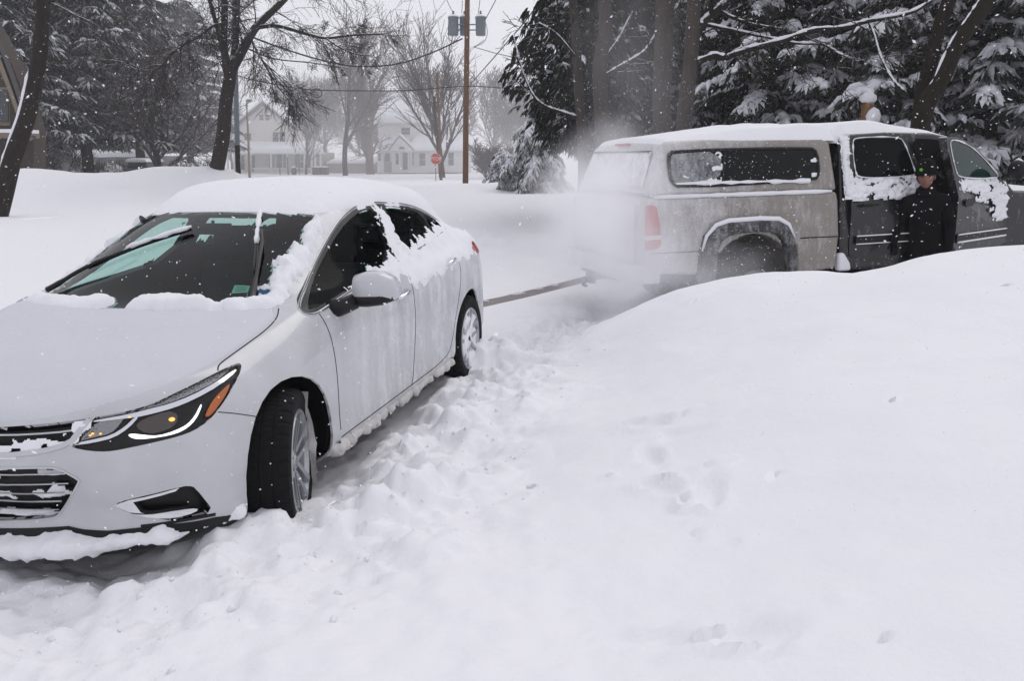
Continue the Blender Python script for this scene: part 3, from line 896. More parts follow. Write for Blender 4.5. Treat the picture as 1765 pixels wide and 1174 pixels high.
HL_CT = [(2.083, 0.5, 0.734), (2.051, 0.543, 0.738), (2.005, 0.599, 0.742), (1.951, 0.651, 0.751), (1.903, 0.687, 0.755), (1.823, 0.726, 0.768), (1.705, 0.761, 0.795), (1.589, 0.774, 0.821), (1.596, 0.782, 0.811), (1.709, 0.774, 0.781), (1.826, 0.736, 0.753), (1.9, 0.701, 0.739), (1.958, 0.658, 0.732), (2.0, 0.617, 0.727), (2.046, 0.558, 0.729), (2.083, 0.505, 0.728)]
HL_CL = [(2.142, 0.45, 0.663), (2.104, 0.515, 0.672), (2.071, 0.56, 0.679), (2.034, 0.592, 0.701), (2.002, 0.612, 0.729), (1.992, 0.623, 0.729), (2.028, 0.604, 0.696), (2.069, 0.571, 0.67), (2.109, 0.517, 0.661), (2.142, 0.455, 0.657)]
HL_DRL = [(2.043, 0.597, 0.681), (2.032, 0.606, 0.686), (2.02, 0.632, 0.671), (2.004, 0.659, 0.657), (1.954, 0.707, 0.661), (1.905, 0.741, 0.67), (1.87, 0.755, 0.689), (1.826, 0.758, 0.725), (1.808, 0.76, 0.738), (1.804, 0.766, 0.733), (1.845, 0.77, 0.691), (1.879, 0.763, 0.663), (1.907, 0.75, 0.651), (1.961, 0.71, 0.644), (2.016, 0.655, 0.643), (2.034, 0.627, 0.654)]
def slim(l, f):
    n = len(l) // 2; o = list(l)
    for i in range(n):
        a, b = Vector(l[i]), Vector(l[-1 - i]) if i < len(l) - 1 - i else Vector(l[i]); m_ = (a + b) / 2
        o[i] = tuple(m_.lerp(a, f)); o[-1 - i] = tuple(m_.lerp(b, f))
    return o
HL_DRL = slim(HL_DRL, .50)
HL_AM = [(1.83, 0.781, 0.687), (1.798, 0.78, 0.718), (1.759, 0.782, 0.744), (1.706, 0.788, 0.766), (1.659, 0.793, 0.78), (1.711, 0.802, 0.745), (1.768, 0.8, 0.711), (1.81, 0.793, 0.686)]
HL_LN = [(2.083, 0.505, 0.728), (2.021, 0.586, 0.734), (2.042, 0.576, 0.709), (2.069, 0.559, 0.685), (2.101, 0.513, 0.679), (2.134, 0.463, 0.668)]
HL_PJ = [(2.016, 0.618, 0.697), (1.991, 0.632, 0.718), (1.918, 0.689, 0.735), (1.895, 0.719, 0.716), (1.92, 0.721, 0.684), (1.95, 0.705, 0.67), (2.0, 0.658, 0.666)]
HL_TOP = [(2.07, .515, .745), (2.0, .60, .752), (1.94, .655, .765), (1.80, .72, .80), (1.70, .75, .818), (1.60, .772, .829), (1.70, .765, .80), (1.82, .73, .775), (1.90, .692, .76), (1.95, .655, .755), (2.0, .605, .746)]
for sg in (1, -1):
    hl = region_obj('headlight', [('headlight', sg)], M_black, car, off=-.028, rim=0)
    V, Fc, N = region_mesh([('headlight', sg)], 0.0, .03)
    nf = len([1 for f in groups[('headlight', sg)]])
    mb = MB(); mb.add([tuple(v) for v in V], Fc[nf:]); mb.build('lamp_surround', M_black, hl)
    fr = dict(ang=48)
    for nm, pts, off, mt in (('chrome_blade', HL_CT, -.012, M_chrome), ('lower_blade', HL_CL, -.012, M_chrome), ('running_lamp', HL_DRL, -.011, M_drl), ('side_marker', HL_AM, -.010, M_amber), ('turn_reflector', HL_LN, -.017, M_reflector), ('projector', HL_PJ, -.016, M_projector), ('upper_reflector', HL_TOP, -.018, M_reflector)):
        mb = MB(); patch(mb, pts, fr, off, sg, th=.008); mb.build(nm, mt, hl)
    for (x, y, z, r) in ((1.935, .722, .712, .012), (1.745, .79, .742, .004), (2.098, .508, .690, .006), (2.10, .50, .683, .005), (2.085, .53, .687, .005), (2.015, .60, .733, .005)):
        q = c_bvh.find_nearest(Vector((x, y * sg, z)))[0]; n = body_normal(q)
        p = q - n * .012; mb = MB()
        mb.lathe([(0.0001, r * .6), (r * .6, r * .5), (r, 0), (r * .6, -r * .5), (.0001, -r * .6)], 12, tuple(p))
        mb.build('bulb', M_bulb, hl, smooth=True)
    region_obj('lens_cover', [('headlight', sg)], M_lens, hl, off=-.002, rim=0)

# ------------------------------------------------------------------ grilles and fog recesses
def recess(name, keys, depth, material, parent):
    V, Fc, N = region_mesh(keys, 0.0, depth)
    n = sum(len(groups.get(k, [])) for k in keys)
    mb = MB(); mb.add([tuple(v) for v in V], Fc[n:])
    V2, F2, _ = region_mesh(keys, -depth, 0)
    mb.add([tuple(v) for v in V2], F2)
    return mb.build(name, material, parent)
gu = recess('upper_grille', [('grille_up', 1)], .05, M_black, car)
gl_ = recess('lower_grille', [('grille_low', 1)], .06, M_black, car)
mb = MB()
for z, w_ in ((.688, .45),):
    for sg in (1, -1):
        ribbon(mb, [(2.2, 0, z + .0), (2.18, .22 * sg, z + .002), (2.13, .38 * sg, z + .006), (2.09, .46 * sg, z + .012)], .006, -.004, 1, it=1, off=-.02)
mb.build('grille_bar', M_satin, gu)
mb = MB()
for sg in (1, -1):
    ribbon(mb, [(2.23, 0, .622), (2.216, .226 * sg, .628), (2.181, .367 * sg, .641), (2.143, .45 * sg, .662), (2.11, .47 * sg, .70), (2.082, .492 * sg, .735)], .022, .004, 1, it=1)
mb.build('chrome_surround', M_satin, gu)
mb = MB()
for z in (.555, .518, .480, .442, .408):
    yy = .45 - abs(.53 - z) * .55
    for sg in (1, -1):
        ribbon(mb, [(2.22, 0, z), (2.21, .2 * sg, z), (2.17, yy * sg, z + .003)], .005, 0, 1, it=0, off=-.018)
mb.build('grille_bar', M_satin, gl_)
mb = MB(); ribbon(mb, GR_LOW, .008, .003, 1, closed=True); mb.build('grille_surround', M_satin, gl_)
for sg in (1, -1):
    fb = recess('fog_lamp_recess', [('fog', sg)], .05, M_black, car)
    mb = MB(); patch(mb, [(2.112, 0.574, 0.431), (2.09, 0.62, 0.446), (1.985, 0.752, 0.462), (1.995, .742, .452), (2.085, .633, .436), (2.07, .648, .39), (2.06, .655, .384), (2.084, .612, .396)], dict(ang=35), .002, sg, th=.03, it=0)
    mb.build('chrome_bezel', M_chrome, fb)
    mb = MB(); patch(mb, [(2.085, 0.61, 0.395), (2.057, 0.654, 0.380), (1.988, 0.747, 0.379), (1.94, 0.788, 0.369), (1.945, 0.783, 0.355), (2.001, 0.73, 0.350), (2.045, 0.672, 0.363)], dict(ang=35), .006, sg, th=.03)
    mb.build('chrome_blade', M_chrome, fb)
    mb = MB(); ribbon(mb, [(2.064, 0.637, 0.336), (2.03, .69, .334), (1.989, 0.742, 0.334), (1.93, .79, .328), (1.884, .82, .32)], .014, .003, sg); mb.build('lower_strip', M_black, fb)

# ------------------------------------------------------------------ wheel wells, underbody, cabin
mb = MB()
for cx, r in ((AF, .374), (AR, .367)):
    for sg in (1, -1):
        n = 26
        vs, fs = [], []
        for k in range(n + 1):
            a = math.radians(-14 + 208 * k / n)
            for (rr, yy) in ((r, .885), (r + .03, .80), (r + .03, .52), (.02, .50)):
                x = cx + rr * math.cos(a); z = .345 + rr * math.sin(a)
                if yy == .885:
                    q = c_bvh.ray_cast(Vector((x, 2 * sg, z)), Vector((0, -sg, 0)))[0]
                    yv = (q.y - sg * .004) if q is not None else yy * sg
                else: yv = yy * sg
                vs.append((x, yv, z))
        for k in range(n):
            for j in range(3): fs.append((k * 4 + j, k * 4 + j + 1, k * 4 + j + 5, k * 4 + j + 4))
        mb = MB(); mb.add(vs, fs); mb.build('wheel_arch_liner', M_dark, car)
mb = MB()
mb.box((0, 0, .235), (2.2, 1.5, .09)); mb.box((1.62, 0, .25), (.8, .95, .1)); mb.box((-1.7, 0, .30), (.7, .95, .1))
mb.box((0, 0, .40), (1.95, 1.60, .04))
mb.build('underbody', M_dark, car)
mb = MB()
mb.prism([(1.16, .30), (1.20, .90), (1.16, .95), (.95, .945), (.80, .93), (.70, .88), (.72, .80), (.85, .66), (.86, .30)], -.70, .70, lambda u, v, h: (u, h, v))
mb.prism([(.80, .93), (.70, .985), (.67, .97), (.68, .88)], .20, .56, lambda u, v, h: (u, h, v))
mb.box((.1, 0, .48), (1.5, .24, .22)); mb.box((-1.9, 0, .6), (.1, 1.4, .8))
mb.build('dashboard', M_interior, car)
mb = MB()
Rw = Matrix.Rotation(math.radians(65), 3, 'Y')
pts = [Vector((.52, .37, .93)) + Rw @ Vector((.185 * math.cos(a), .185 * math.sin(a), 0)) for a in [2 * PI * k / 24 for k in range(25)]]
mb.tube(pts, .016, 8)
for a in (0, 2.1, 4.2): mb.tube([Vector((.54, .37, .92)), Vector((.52, .37, .93)) + Rw @ Vector((.18 * math.cos(a), .18 * math.sin(a), 0))], .018, 6)
mb.tube([(.54, .37, .92), (.75, .37, .84)], .035, 8)
mb.build('steering_wheel', M_interior, car, smooth=True)
def seat(y, x, w=.50):
    mb = MB()
    mb.prism([(x + .25, .36), (x + .27, .50), (x + .22, .53), (x - .22, .48), (x - .22, .36)], y - w / 2, y + w / 2, lambda u, v, h: (u, h, v))
    mb.prism([(x - .22, .44), (x - .10, .50), (x - .27, .98), (x - .32, 1.03), (x - .38, .98), (x - .32, .5)], y - w / 2 + .02, y + w / 2 - .02, lambda u, v, h: (u, h, v))
    o = mb.build('seat', M_seat, car); bevel_obj(o, .03, 3)
    mb = MB(); mb.prism([(x - .29, 1.07), (x - .26, 1.16), (x - .29, 1.25), (x - .37, 1.24), (x - .36, 1.07)], y - .125, y + .125, lambda u, v, h: (u, h, v))
    mb.tube([(x - .33, y - .06, 1.0), (x - .33, y - .06, 1.1)], .008); mb.tube([(x - .33, y + .06, 1.0), (x - .33, y + .06, 1.1)], .008)
    h = mb.build('headrest', M_seat, o)
    bevel_obj(h, .025, 3)
seat(.37, .02); seat(-.37, .02)
seat(.40, -.82, .62); seat(-.40, -.82, .62)
mb = MB(); mb.box((.50, 0, 1.285), (.03, .22, .06)); mb.tube([(.49, 0, 1.33), (.50, 0, 1.29)], .01); o = mb.build('rear_view_mirror', M_black, car); bevel_obj(o, .012, 2)

# ------------------------------------------------------------------ wheels
def wheel(loc, steer=0.0, sg=1, packed=False):
    w = empty('wheel'); w.parent = car; w.location = loc; w.rotation_euler = (0, 0, steer)
    R, W2 = .328, .108
    mb = MB()
    n = 180
    prof = [(.225, -W2 * .92), (.25, -W2 * 1.0), (.29, -W2 * 1.04), (.312, -W2 * .98), (.322, -W2 * .84), (.327, -W2 * .60), (.3195, -W2 * .585), (.3195, -W2 * .50), (.328, -W2 * .485), (.3285, -W2 * .12), (.3205, -W2 * .10), (.3205, W2 * .0), (.3285, W2 * .02), (.3285, W2 * .36), (.3205, W2 * .38), (.3205, W2 * .47), (.328, W2 * .485), (.3265, W2 * .66), (.322, W2 * .84), (.312, W2 * .98), (.29, W2 * 1.04), (.25, W2 * 1.0), (.225, W2 * .92)]
    vs, fs = [], []
    for k in range(n):
        a = 2 * PI * k / n
        for (r, h) in prof:
            rr = r
            sh = abs(h) > W2 * .55
            if r > .3265 or (sh and r > .30):
                kk = (k + (0 if sh else int(h * 60))) % 5
                if kk == 0: rr = r - (.008 if sh else .005)
            vs.append((rr * math.cos(a), h, rr * math.sin(a)))
    m = len(prof)
    for k in range(n):
        for j in range(m - 1):
            fs.append((k * m + j, k * m + j + 1, ((k + 1) % n) * m + j + 1, ((k + 1) % n) * m + j))
    mb.add(vs, fs)
    ty = mb.build('tyre', M_tyre, w)
    o = W2 * sg
    mb = MB()
    mb.lathe([(.233, .95 * o), (.228, 1.0 * o), (.218, .98 * o), (.210, .80 * o), (.205, .2 * o), (.205, -.9 * o), (.232, -.95 * o)], 48, axis='y')
    for k in range(5):
        a0 = 2 * PI * k / 5 + .3
        for s2 in (-1, 1):
            a1 = a0 + s2 * .20
            p0 = Vector((.055 * math.cos(a0 + s2 * .5), .62 * o, .055 * math.sin(a0 + s2 * .5)))
            p1 = Vector((.215 * math.cos(a1), .90 * o, .215 * math.sin(a1)))
            d = (p1 - p0); L = d.length; d.normalize(); y = Vector((0, sg, 0)); sd = d.cross(y).normalized(); up = sd.cross(d)
            M3 = Matrix((d, sd, up)).transposed()
            mb.box((p0 + p1) / 2, (L, .026, .03), M=M3)
    mb.lathe([(.0001, .80 * o), (.03, .80 * o), (.034, .76 * o), (.07, .68 * o), (.075, .4 * o)], 24, axis='y')
    for k in range(5):
        a = 2 * PI * k / 5 + .3 + PI / 5
        mb.lathe([(.0001, .76 * o), (.010, .76 * o), (.011, .55 * o)], 8, (.052 * math.cos(a), 0, .052 * math.sin(a)), axis='y')
    rm = mb.build('rim', M_alloy, w, smooth=False)
    mb = MB(); mb.lathe([(.0001, -.2 * o), (.15, -.2 * o), (.15, -.3 * o), (.0001, -.3 * o)], 32, axis='y'); mb.build('brake_disc', M_reflector, w)
    # packed snow on the rim
    mb = MB(); rnd = random.Random(int(loc[0] * 10 + sg))
    n2, nr = 40, 9
    vs, fs = [], []
    for j in range(nr + 1):
        for k in range(n2):
            a = 2 * PI * k / n2; r = .02 + .195 * j / nr
            h = (.62 + .30 * fbm(r * 9 * math.cos(a) + loc[0], r * 9 * math.sin(a), 2.0, 3) + (.22 if packed else -.24)) * o
            vs.append((r * math.cos(a), h, r * math.sin(a)))
    for j in range(nr):
        for k in range(n2):
            fs.append((j * n2 + k, j * n2 + (k + 1) % n2, (j + 1) * n2 + (k + 1) % n2, (j + 1) * n2 + k))
    mb.add(vs, fs)
    mb.build('packed_snow', M_snow, w, smooth=True)
    return w
wheel((AF, .79, .335), math.radians(19), 1)
wheel((AF, -.79, .335), math.radians(17), -1)
wheel((AR, .785, .335), 0, 1, True)
wheel((AR, -.785, .335), 0, -1, True)

# ------------------------------------------------------------------ mirrors, handles, wipers, tail lamps, stickers
def sk_blob(name, prof, material, parent, smooth=True):
    """loft of cross-sections: prof is a list of (centre, half-x, half-z)"""
    n = 20; vs, fs = [], []
    for (c, hx, hz) in prof:
        for k in range(n):
            a = 2 * PI * k / n
            ca, sa = math.cos(a), math.sin(a)
            e = .75
            vs.append((c[0] + hx * math.copysign(abs(ca) ** e, ca), c[1], c[2] + hz * math.copysign(abs(sa) ** e, sa)))
    for i in range(len(prof) - 1):
        for k in range(n): fs.append((i * n + k, i * n + (k + 1) % n, (i + 1) * n + (k + 1) % n, (i + 1) * n + k))
    fs.append(tuple(range(n))); fs.append(tuple((len(prof) - 1) * n + k for k in range(n)))
    mb = MB(); mb.add(vs, fs); return mb.build(name, material, parent, smooth)
M_mirror = mat('mirror_glass', (.8, .82, .85), .02, metal=1)
M_paint_clean = mat('white_mirror_paint', (.53, .54, .565), .25, coat=.5)
for sg in (1,):
    y0 = .82
    mr = sk_blob('side_mirror', [((.70, (y0 + .075) * sg, 1.005), .03, .045), ((.70, (y0 + .09) * sg, 1.01), .062, .072), ((.695, (y0 + .15) * sg, 1.018), .082, .082), ((.685, (y0 + .22) * sg, 1.018), .080, .080), ((.67, (y0 + .275) * sg, 1.008), .062, .060), ((.66, (y0 + .295) * sg, 1.0), .03, .03)], M_paint_clean, car)
    sk_blob('mirror_base', [((.70, (y0 + .065) * sg, .965), .02, .018), ((.70, (y0 + .085) * sg, .958), .066, .036), ((.692, (y0 + .15) * sg, .962), .087, .04), ((.682, (y0 + .225) * sg, .966), .084, .034), ((.668, (y0 + .28) * sg, .972), .05, .02)], M_black, mr)
    mb = MB(); mb.tube([(.80, .80 * sg, .915), (.775, .86 * sg, .93), (.74, .915 * sg, .955)], [.05, .042, .04], 10); mb.build('mirror_stalk', M_black, mr, smooth=True)
    mb = MB(); mb.prism([(y0 + .10, .955), (y0 + .27, .965), (y0 + .28, 1.03), (y0 + .24, 1.07), (y0 + .11, 1.07)], .600, .606, lambda u, v, h: (h, u * sg, v)); mb.build('mirror_glass', M_mirror, mr)
for nm, a, b in (('front_door', (.10, .872, .862), (-.115, .872, .882)), ('rear_door', (-.84, .87, .948), (-1.04, .866, .966))):
    for sg in (1, -1):
        mb = MB(); A, B = Vector(a), Vector(b); A.y *= sg; B.y *= sg
        pts = []
        for k in range(9):
            t = k / 8; p = A.lerp(B, t); q = c_bvh.find_nearest(p)[0]; n = body_normal(q)
            pts.append(q + n * (.030 * math.sin(PI * min(1, max(0, t))) ** .5 + .002))
        mb.tube(pts, [.008, .012, .0135, .0135, .0135, .0135, .0135, .012, .008], 8)
        mb.build('door_handle', M_chrome if sg > 0 else M_paint_clean, doors[(nm, sg)], smooth=True)
def blade(p0, p1, p2, arm_r=.009):
    """wiper: arm from the cowl, rubber blade along the glass"""
    mb = MB()
    def S(p, h):
        q = c_bvh.find_nearest(Vector(p))[0]; return q + body_normal(q) * h
    def seg(a, b, n, h0, h1): return [S(Vector(a).lerp(Vector(b), t / n), h0 + (h1 - h0) * t / n) for t in range(n + 1)]
    mb.tube(seg(p0, p1, 8, .02, .045), [.014] * 3 + [.010] * 6, 6)
    mb.tube(seg(p1, Vector(p1).lerp(Vector(p2), .35), 4, .045, .03), .008, 6)
    bl = seg(Vector(p0).lerp(Vector(p2), .30), p2, 16, .012, .012)
    mb.tube(bl, [.006] + [.010] * 15 + [.006], 5)
    o = mb.build('wiper', M_black, car)
    mb = MB(); rr = random.Random(3)
    mb.tube([p + Vector((0, 0, .012 + .006 * rr.random())) for p in bl[6:]], [.004 + .014 * rr.random() for _ in bl[6:]], 7)
    mb.build('wiper_snow', M_snow, o, smooth=True)
blade((1.03, -.60, 1.0), (.95, -.34, 1.115), (.666, -.008, 1.283))
blade((1.10, .565, .99), (.73, .425, 1.21), (.441, .259, 1.359))
M_stk = mat('pale_green_sticker', (.32, .62, .52), .6); M_stk2 = mat('blue_sticker', (.01, .13, .38), .6); M_ink = mat('sticker_ink', (.04, .10, .09), .7)
mb = MB(); patch(mb, [(1.06, 0.438, 1.034), (1.009, 0.426, 1.065), (0.981, 0.491, 1.059), (1.022, 0.501, 1.034)], dict(top=True), -.006, 1, th=.001, it=0); st = mb.build('inspection_sticker', M_stk, car)
mb = MB()
for t in (.25, .5, .75):
    a = Vector((1.06, 0.438, 1.034)).lerp(Vector((1.009, 0.426, 1.065)), t); b = Vector((1.022, 0.501, 1.034)).lerp(Vector((0.981, 0.491, 1.059)), t)
    ribbon(mb, [tuple(a.lerp(b, .15)), tuple(a.lerp(b, .85))], .003, .0, 1, it=0, off=-.0045)
mb.build('sticker_lines', M_ink, st)
mb = MB(); patch(mb, [(0.975, 0.529, 1.048), (0.939, 0.579, 1.047), (0.989, 0.592, 1.019), (1.02, 0.547, 1.02)], dict(top=True), -.006, 1, th=.001, it=0); mb.build('blue_sticker', M_stk2, car)
for sg in (1, -1):
    mb = MB(); patch(mb, [(-1.80, .80, 1.05), (-1.70, .80, 1.02), (-1.66, .81, .98), (-1.74, .83, .935), (-1.86, .80, .93), (-1.95, .76, .95), (-1.93, .74, 1.03)], dict(ang=110), .006, sg); mb.build('tail_light', M_redlens, car)

# ------------------------------------------------------------------ snow lying on the car
def snow_patch(mb, poly, fr, thick, edge=.08, h=.014, sg=1, seed=0.0, rough=.25, nsc=6.0, upb=.5, wob=.5, sink=.004):
    F = Frame(sg=sg, **fr)
    us = [p[0] for p in poly]; vs = [p[1] for p in poly]
    nu = int((max(us) - min(us)) / h) + 3; nv = int((max(vs) - min(vs)) / h) + 3
    idx, V, W, NN = {}, [], [], []
    for i in range(nu):
        for j in range(nv):
            u = min(us) - h + i * h; v = min(vs) - h + j * h
            ins = inside(poly, u, v); d = edge_dist(poly, u, v) * (1 if ins else -1)
            d += wob * edge * noise.noise((u * nsc * 1.3 + seed, v * nsc * 1.3, seed)) + wob * .35 * edge * noise.noise((u * nsc * 5 + seed, v * nsc * 5, seed))
            if d < -h * 2.2: continue
            p = F.ray(u, v)
            if p is None: continue
            n = body_normal(p)
            t = thick(u, v) if callable(thick) else thick
            q_ = min(1.0, d / edge)
            w_ = q_ * (2 - q_) if q_ > 0 else 2 * q_
            hh = t * w_ * (1 + rough * max(-.8, fbm(u * nsc, v * nsc, seed + 3.3, 4)))
            hh = max(hh, -.012)
            k_ = upb * max(0.0, min(1.0, q_ * 2))
            dirn = (n * (1 - k_) + Vector((0, 0, 1)) * k_).normalized()
            idx[(i, j)] = len(V); V.append(p + dirn * hh); W.append(d); NN.append(n)
    fs = []
    for (i, j), a in idx.items():
        q = [(i, j), (i + 1, j), (i + 1, j + 1), (i, j + 1)]
        if all(k in idx for k in q):
            ids = [idx[k] for k in q]
            if max(W[k] for k in ids) > 0:
                L = max((V[ids[a]] - V[ids[(a + 1) % 4]]).length for a in range(4))
                if L < .12:
                    if (V[ids[1]] - V[ids[0]]).cross(V[ids[3]] - V[ids[0]]).dot(NN[ids[0]]) < 0: ids.reverse()
                    fs.append(tuple(ids))
    mb.add(V, fs)
def sp(name, pts, fr, thick, parent=None, sgo=1, is3=True, **kw):
    mb = MB()
    for sg in (sgo,):
        F = Frame(sg=sg, **fr)
        poly = [F.p(Vector((p[0], p[1] * sg, p[2]))) for p in pts] if is3 else pts
        snow_patch(mb, rounded(poly), fr, thick, sg=sg, **kw)
    return mb.build(name, M_snow, parent or car, smooth=True)
M_snow_hood = snow_mat('dusting_on_bonnet', b1=.25, s1=14, s2=90, col=(.60, .61, .65))
def my2(l): return l + [(x, -y) for x, y in reversed(l) if abs(y) > 1e-4]
sp('roof_snow', my2([(.435, 0), (.425, .20), (.385, .38), (.30, .515), (.12, .572), (-.4, .592), (-.9, .585), (-1.35, .565), (-1.68, .55), (-1.85, .56), (-2.02, .52), (-2.08, .3), (-2.09, 0)]), dict(top=True),
   lambda u, v: .088 * (.30 + .70 * smooth01((.44 - u) / .55)) * (1.0 if u > -1.5 else max(.35, 1 - (-1.5 - u) * 1.3)), is3=False, edge=.16, h=.02, rough=.12, nsc=2.2, upb=.55, wob=.12)
HI = my2([(2.19, 0), (2.17, .25), (2.10, .43), (2.0, .55), (1.88, .645), (1.72, .695), (1.60, .712), (1.45, .720), (1.29, .730), (1.17, .712), (1.10, .67), (1.13, .60), (1.20, .50), (1.265, .26), (1.275, 0)])
o = sp('bonnet_snow', HI, dict(top=True), lambda u, v: .014, hood, is3=False, edge=.05, h=.02, rough=.9, nsc=3.2, upb=.6, wob=.10)
o.data.materials.clear(); o.data.materials.append(M_snow_hood)
sp('cowl_snow', [(1.30, -.10), (1.17, -.06), (1.165, -.30), (1.11, -.50), (1.00, -.655), (1.05, -.70), (1.16, -.66), (1.27, -.40)], dict(top=True), .036, is3=False, edge=.06, rough=.4, nsc=7, upb=.7, wob=.5)
sp('cowl_snow', [(1.30, .02), (1.20, .03), (1.155, .12), (1.13, .24), (1.16, .34), (1.14, .44), (1.06, .545), (1.02, .61), (1.06, .68), (1.16, .60), (1.25, .40)], dict(top=True), .042, is3=False, edge=.05, rough=.5, nsc=8, upb=.7, wob=.6)
sp('pillar_snow', [(1.08, .66), (1.02, .56), (.90, .555), (.80, .535), (.70, .53), (.55, .55), (.40, .52), (.31, .535), (.30, .575), (.50, .60), (.70, .635), (.90, .665)], dict(top=True), .022, is3=False, edge=.04, rough=.9, nsc=14, upb=.35, wob=1.2)
sp('pillar_snow', [(1.08, -.66), (1.03, -.60), (.80, -.60), (.50, -.565), (.31, -.535), (.30, -.575), (.50, -.60), (.70, -.635), (.90, -.665)], dict(top=True), .02, is3=False, edge=.03, rough=.9, nsc=16, upb=.35, wob=1.5)
BELT = [(.12, .8, 1.0), (-.08, .8, 1.055), (-.2, .8, 1.10), (-.31, .8, 1.12), (-.45, .78, 1.115), (-.6, .78, 1.125), (-.8, .78, 1.14), (-.97, .75, 1.175), (-1.1, .7, 1.16), (-1.3, .7, 1.19), (-1.5, .7, 1.23), (-1.75, .7, 1.17), (-1.92, .74, 1.05), (-1.8, .8, .95), (-1.5, .85, .94), (-1.1, .87, .95), (-.9, .87, .915), (-.6, .87, .90), (-.4, .87, .875), (-.2, .87, .90), (-.1, .85, .96), (.02, .85, .96)]
for s_ in (1, -1): sp('side_snow', [(x, y, z) for x, y, z in BELT], dict(ang=90), .015, sgo=s_, edge=.11, rough=1.0, nsc=10, upb=.25, wob=.6)
sp('side_snow', [(.62, .8, .975), (.35, .8, 1.01), (.1, .8, 1.04), (-.1, .8, 1.06), (-.05, .8, 1.0), (.15, .8, .96), (.4, .8, .955)], dict(ang=90), .018, edge=.04, rough=.9, nsc=12, upb=.2, wob=1.2)
for s_ in (1, -1): sp('b_pillar_snow', [(-.155, .8, 1.05), (-.26, .6, 1.36), (-.40, .6, 1.375), (-.385, .7, 1.25), (-.33, .78, 1.08)], dict(ang=90), .005, sgo=s_, edge=.03, h=.008, rough=.9, nsc=22, upb=.1, wob=2.6)
LIPS = [(2.21, 0, .325), (2.205, .159, .318), (2.165, .415, .340), (2.12, .52, .318), (2.07, .62, .322), (1.96, .76, .300), (1.86, .84, .285), (1.80, .86, .30), (1.76, .868, .27), (1.80, .85, .262), (1.90, .79, .262), (2.0, .70, .258), (2.10, .52, .246), (2.15, .3, .240), (2.18, 0, .236)]
for sg in (1, -1):
    mb = MB(); F = Frame(ang=15, sg=sg)
    snow_patch(mb, [F.p(Vector((x, y * sg, z))) for x, y, z in LIPS], dict(ang=15), .06, sg=sg, edge=.04, h=.011, rough=.9, nsc=7, upb=.15, wob=.8, seed=4.1)
    mb.build('lip_snow', M_snow, lip, smooth=True)
M_slush = snow_mat('dirty_packed_snow', b1=.6, s1=16, s2=70, col=(.62, .60, .585))
for sg in (1, -1):
    mb = MB(); F = Frame(ang=90, sg=sg)
    poly = [F.p(Vector((x, .87 * sg, z))) for x, z in [(1.0, .285), (.7, .27), (.3, .262), (-.2, .262), (-.6, .27), (-.9, .285), (-.93, .235), (-.5, .228), (0, .224), (.5, .224), (.98, .226)]]
    snow_patch(mb, poly, dict(ang=90), .035, sg=sg, edge=.03, h=.008, rough=.7, nsc=17, upb=-.1, wob=.8, seed=1.7)
    mb.build('sill_snow', M_slush, car, smooth=True)
# packed snow inside the front wheel well, behind the tyre
mb = MB()
vs, fs = [], []
for i in range(15):
    for j in range(15):
        a = math.radians(180 + 0 - 50 + 90 * i / 14); y = .56 + .29 * j / 14
        r = .335 - .09 * (math.sin(PI * i / 14)) ** .5 * (1 + .6 * fbm(i * .35, j * .35, 4, 3))
        vs.append((AF + r * math.cos(a), y, .345 + r * math.sin(a)))
for i in range(14):
    for j in range(14): fs.append((i * 15 + j, i * 15 + j + 1, (i + 1) * 15 + j + 1, (i + 1) * 15 + j))
mb.add(vs, fs); mb.build('wheel_well_snow', M_slush, car, smooth=True)

# snow packed unevenly into the grilles
def grille_frost(poly, depth, th, seed, thr, parent):
    mb = MB(); h = .0045
    us = [p[0] for p in poly]; vs_ = [p[1] for p in poly]
    nu = int((max(us) - min(us)) / h) + 2; nv = int((max(vs_) - min(vs_)) / h) + 2
    V, ok, fs = [], [], []
    for i in range(nu):
        for j in range(nv):
            u, v = min(us) + i * h, min(vs_) + j * h
            d = edge_dist(poly, u, v) * (1 if inside(poly, u, v) else -1)
            n = noise.noise((u * 9 + seed, v * 22, seed)) + .5 * noise.noise((u * 28, v * 50, seed + 4)) + min(0, d * 30) + .5 * max(0, (min(vs_) + .035 - v)) * 20 - thr
            q = max(-.8, min(1.0, n)); p = c_bvh.ray_cast(Vector((4, u, v)), Vector((-1, 0, 0)))[0]
            x = (p.x if p is not None else 2.1) - depth + q * th
            V.append(Vector((x, u, v))); ok.append(q > -.25)
    for i in range(nu - 1):
        for j in range(nv - 1):
            ids = (i * nv + j, (i + 1) * nv + j, (i + 1) * nv + j + 1, i * nv + j + 1)
            if all(ok[k] for k in ids): fs.append(ids)
    mb.add(V, fs); mb.build('grille_snow', M_snow, parent, smooth=True)
grille_frost([(-.44, .58), (.42, .58), (.47, .54), (.40, .41), (.36, .385), (-.36, .385), (-.47, .54)], .034, .026, 2.2, .42, gl_)
grille_frost([(-.46, .73), (-.30, .665), (0, .645), (.30, .665), (.44, .70), (.50, .735), (.46, .66), (.40, .64), (.2, .622), (0, .617), (-.3, .63), (-.42, .66)], -.002, .007, 5.2, .12, gu)

car.matrix_world = CAR_M
# ================================================================== the pickup with its cap, pulling the car out
# truck frame: x forward from the rear axle, y to its left, z up
TR_M = Matrix.Translation((2.18, 9.09, -.02)) @ Matrix.Rotation(.289, 4, 'Z') @ Matrix.Rotation(-.012, 4, 'Y')
truck = empty('pickup_truck')
tag(truck, 'snow-dusted pickup truck with tan bed and cap and black crew cab, front door open', 'pickup truck')

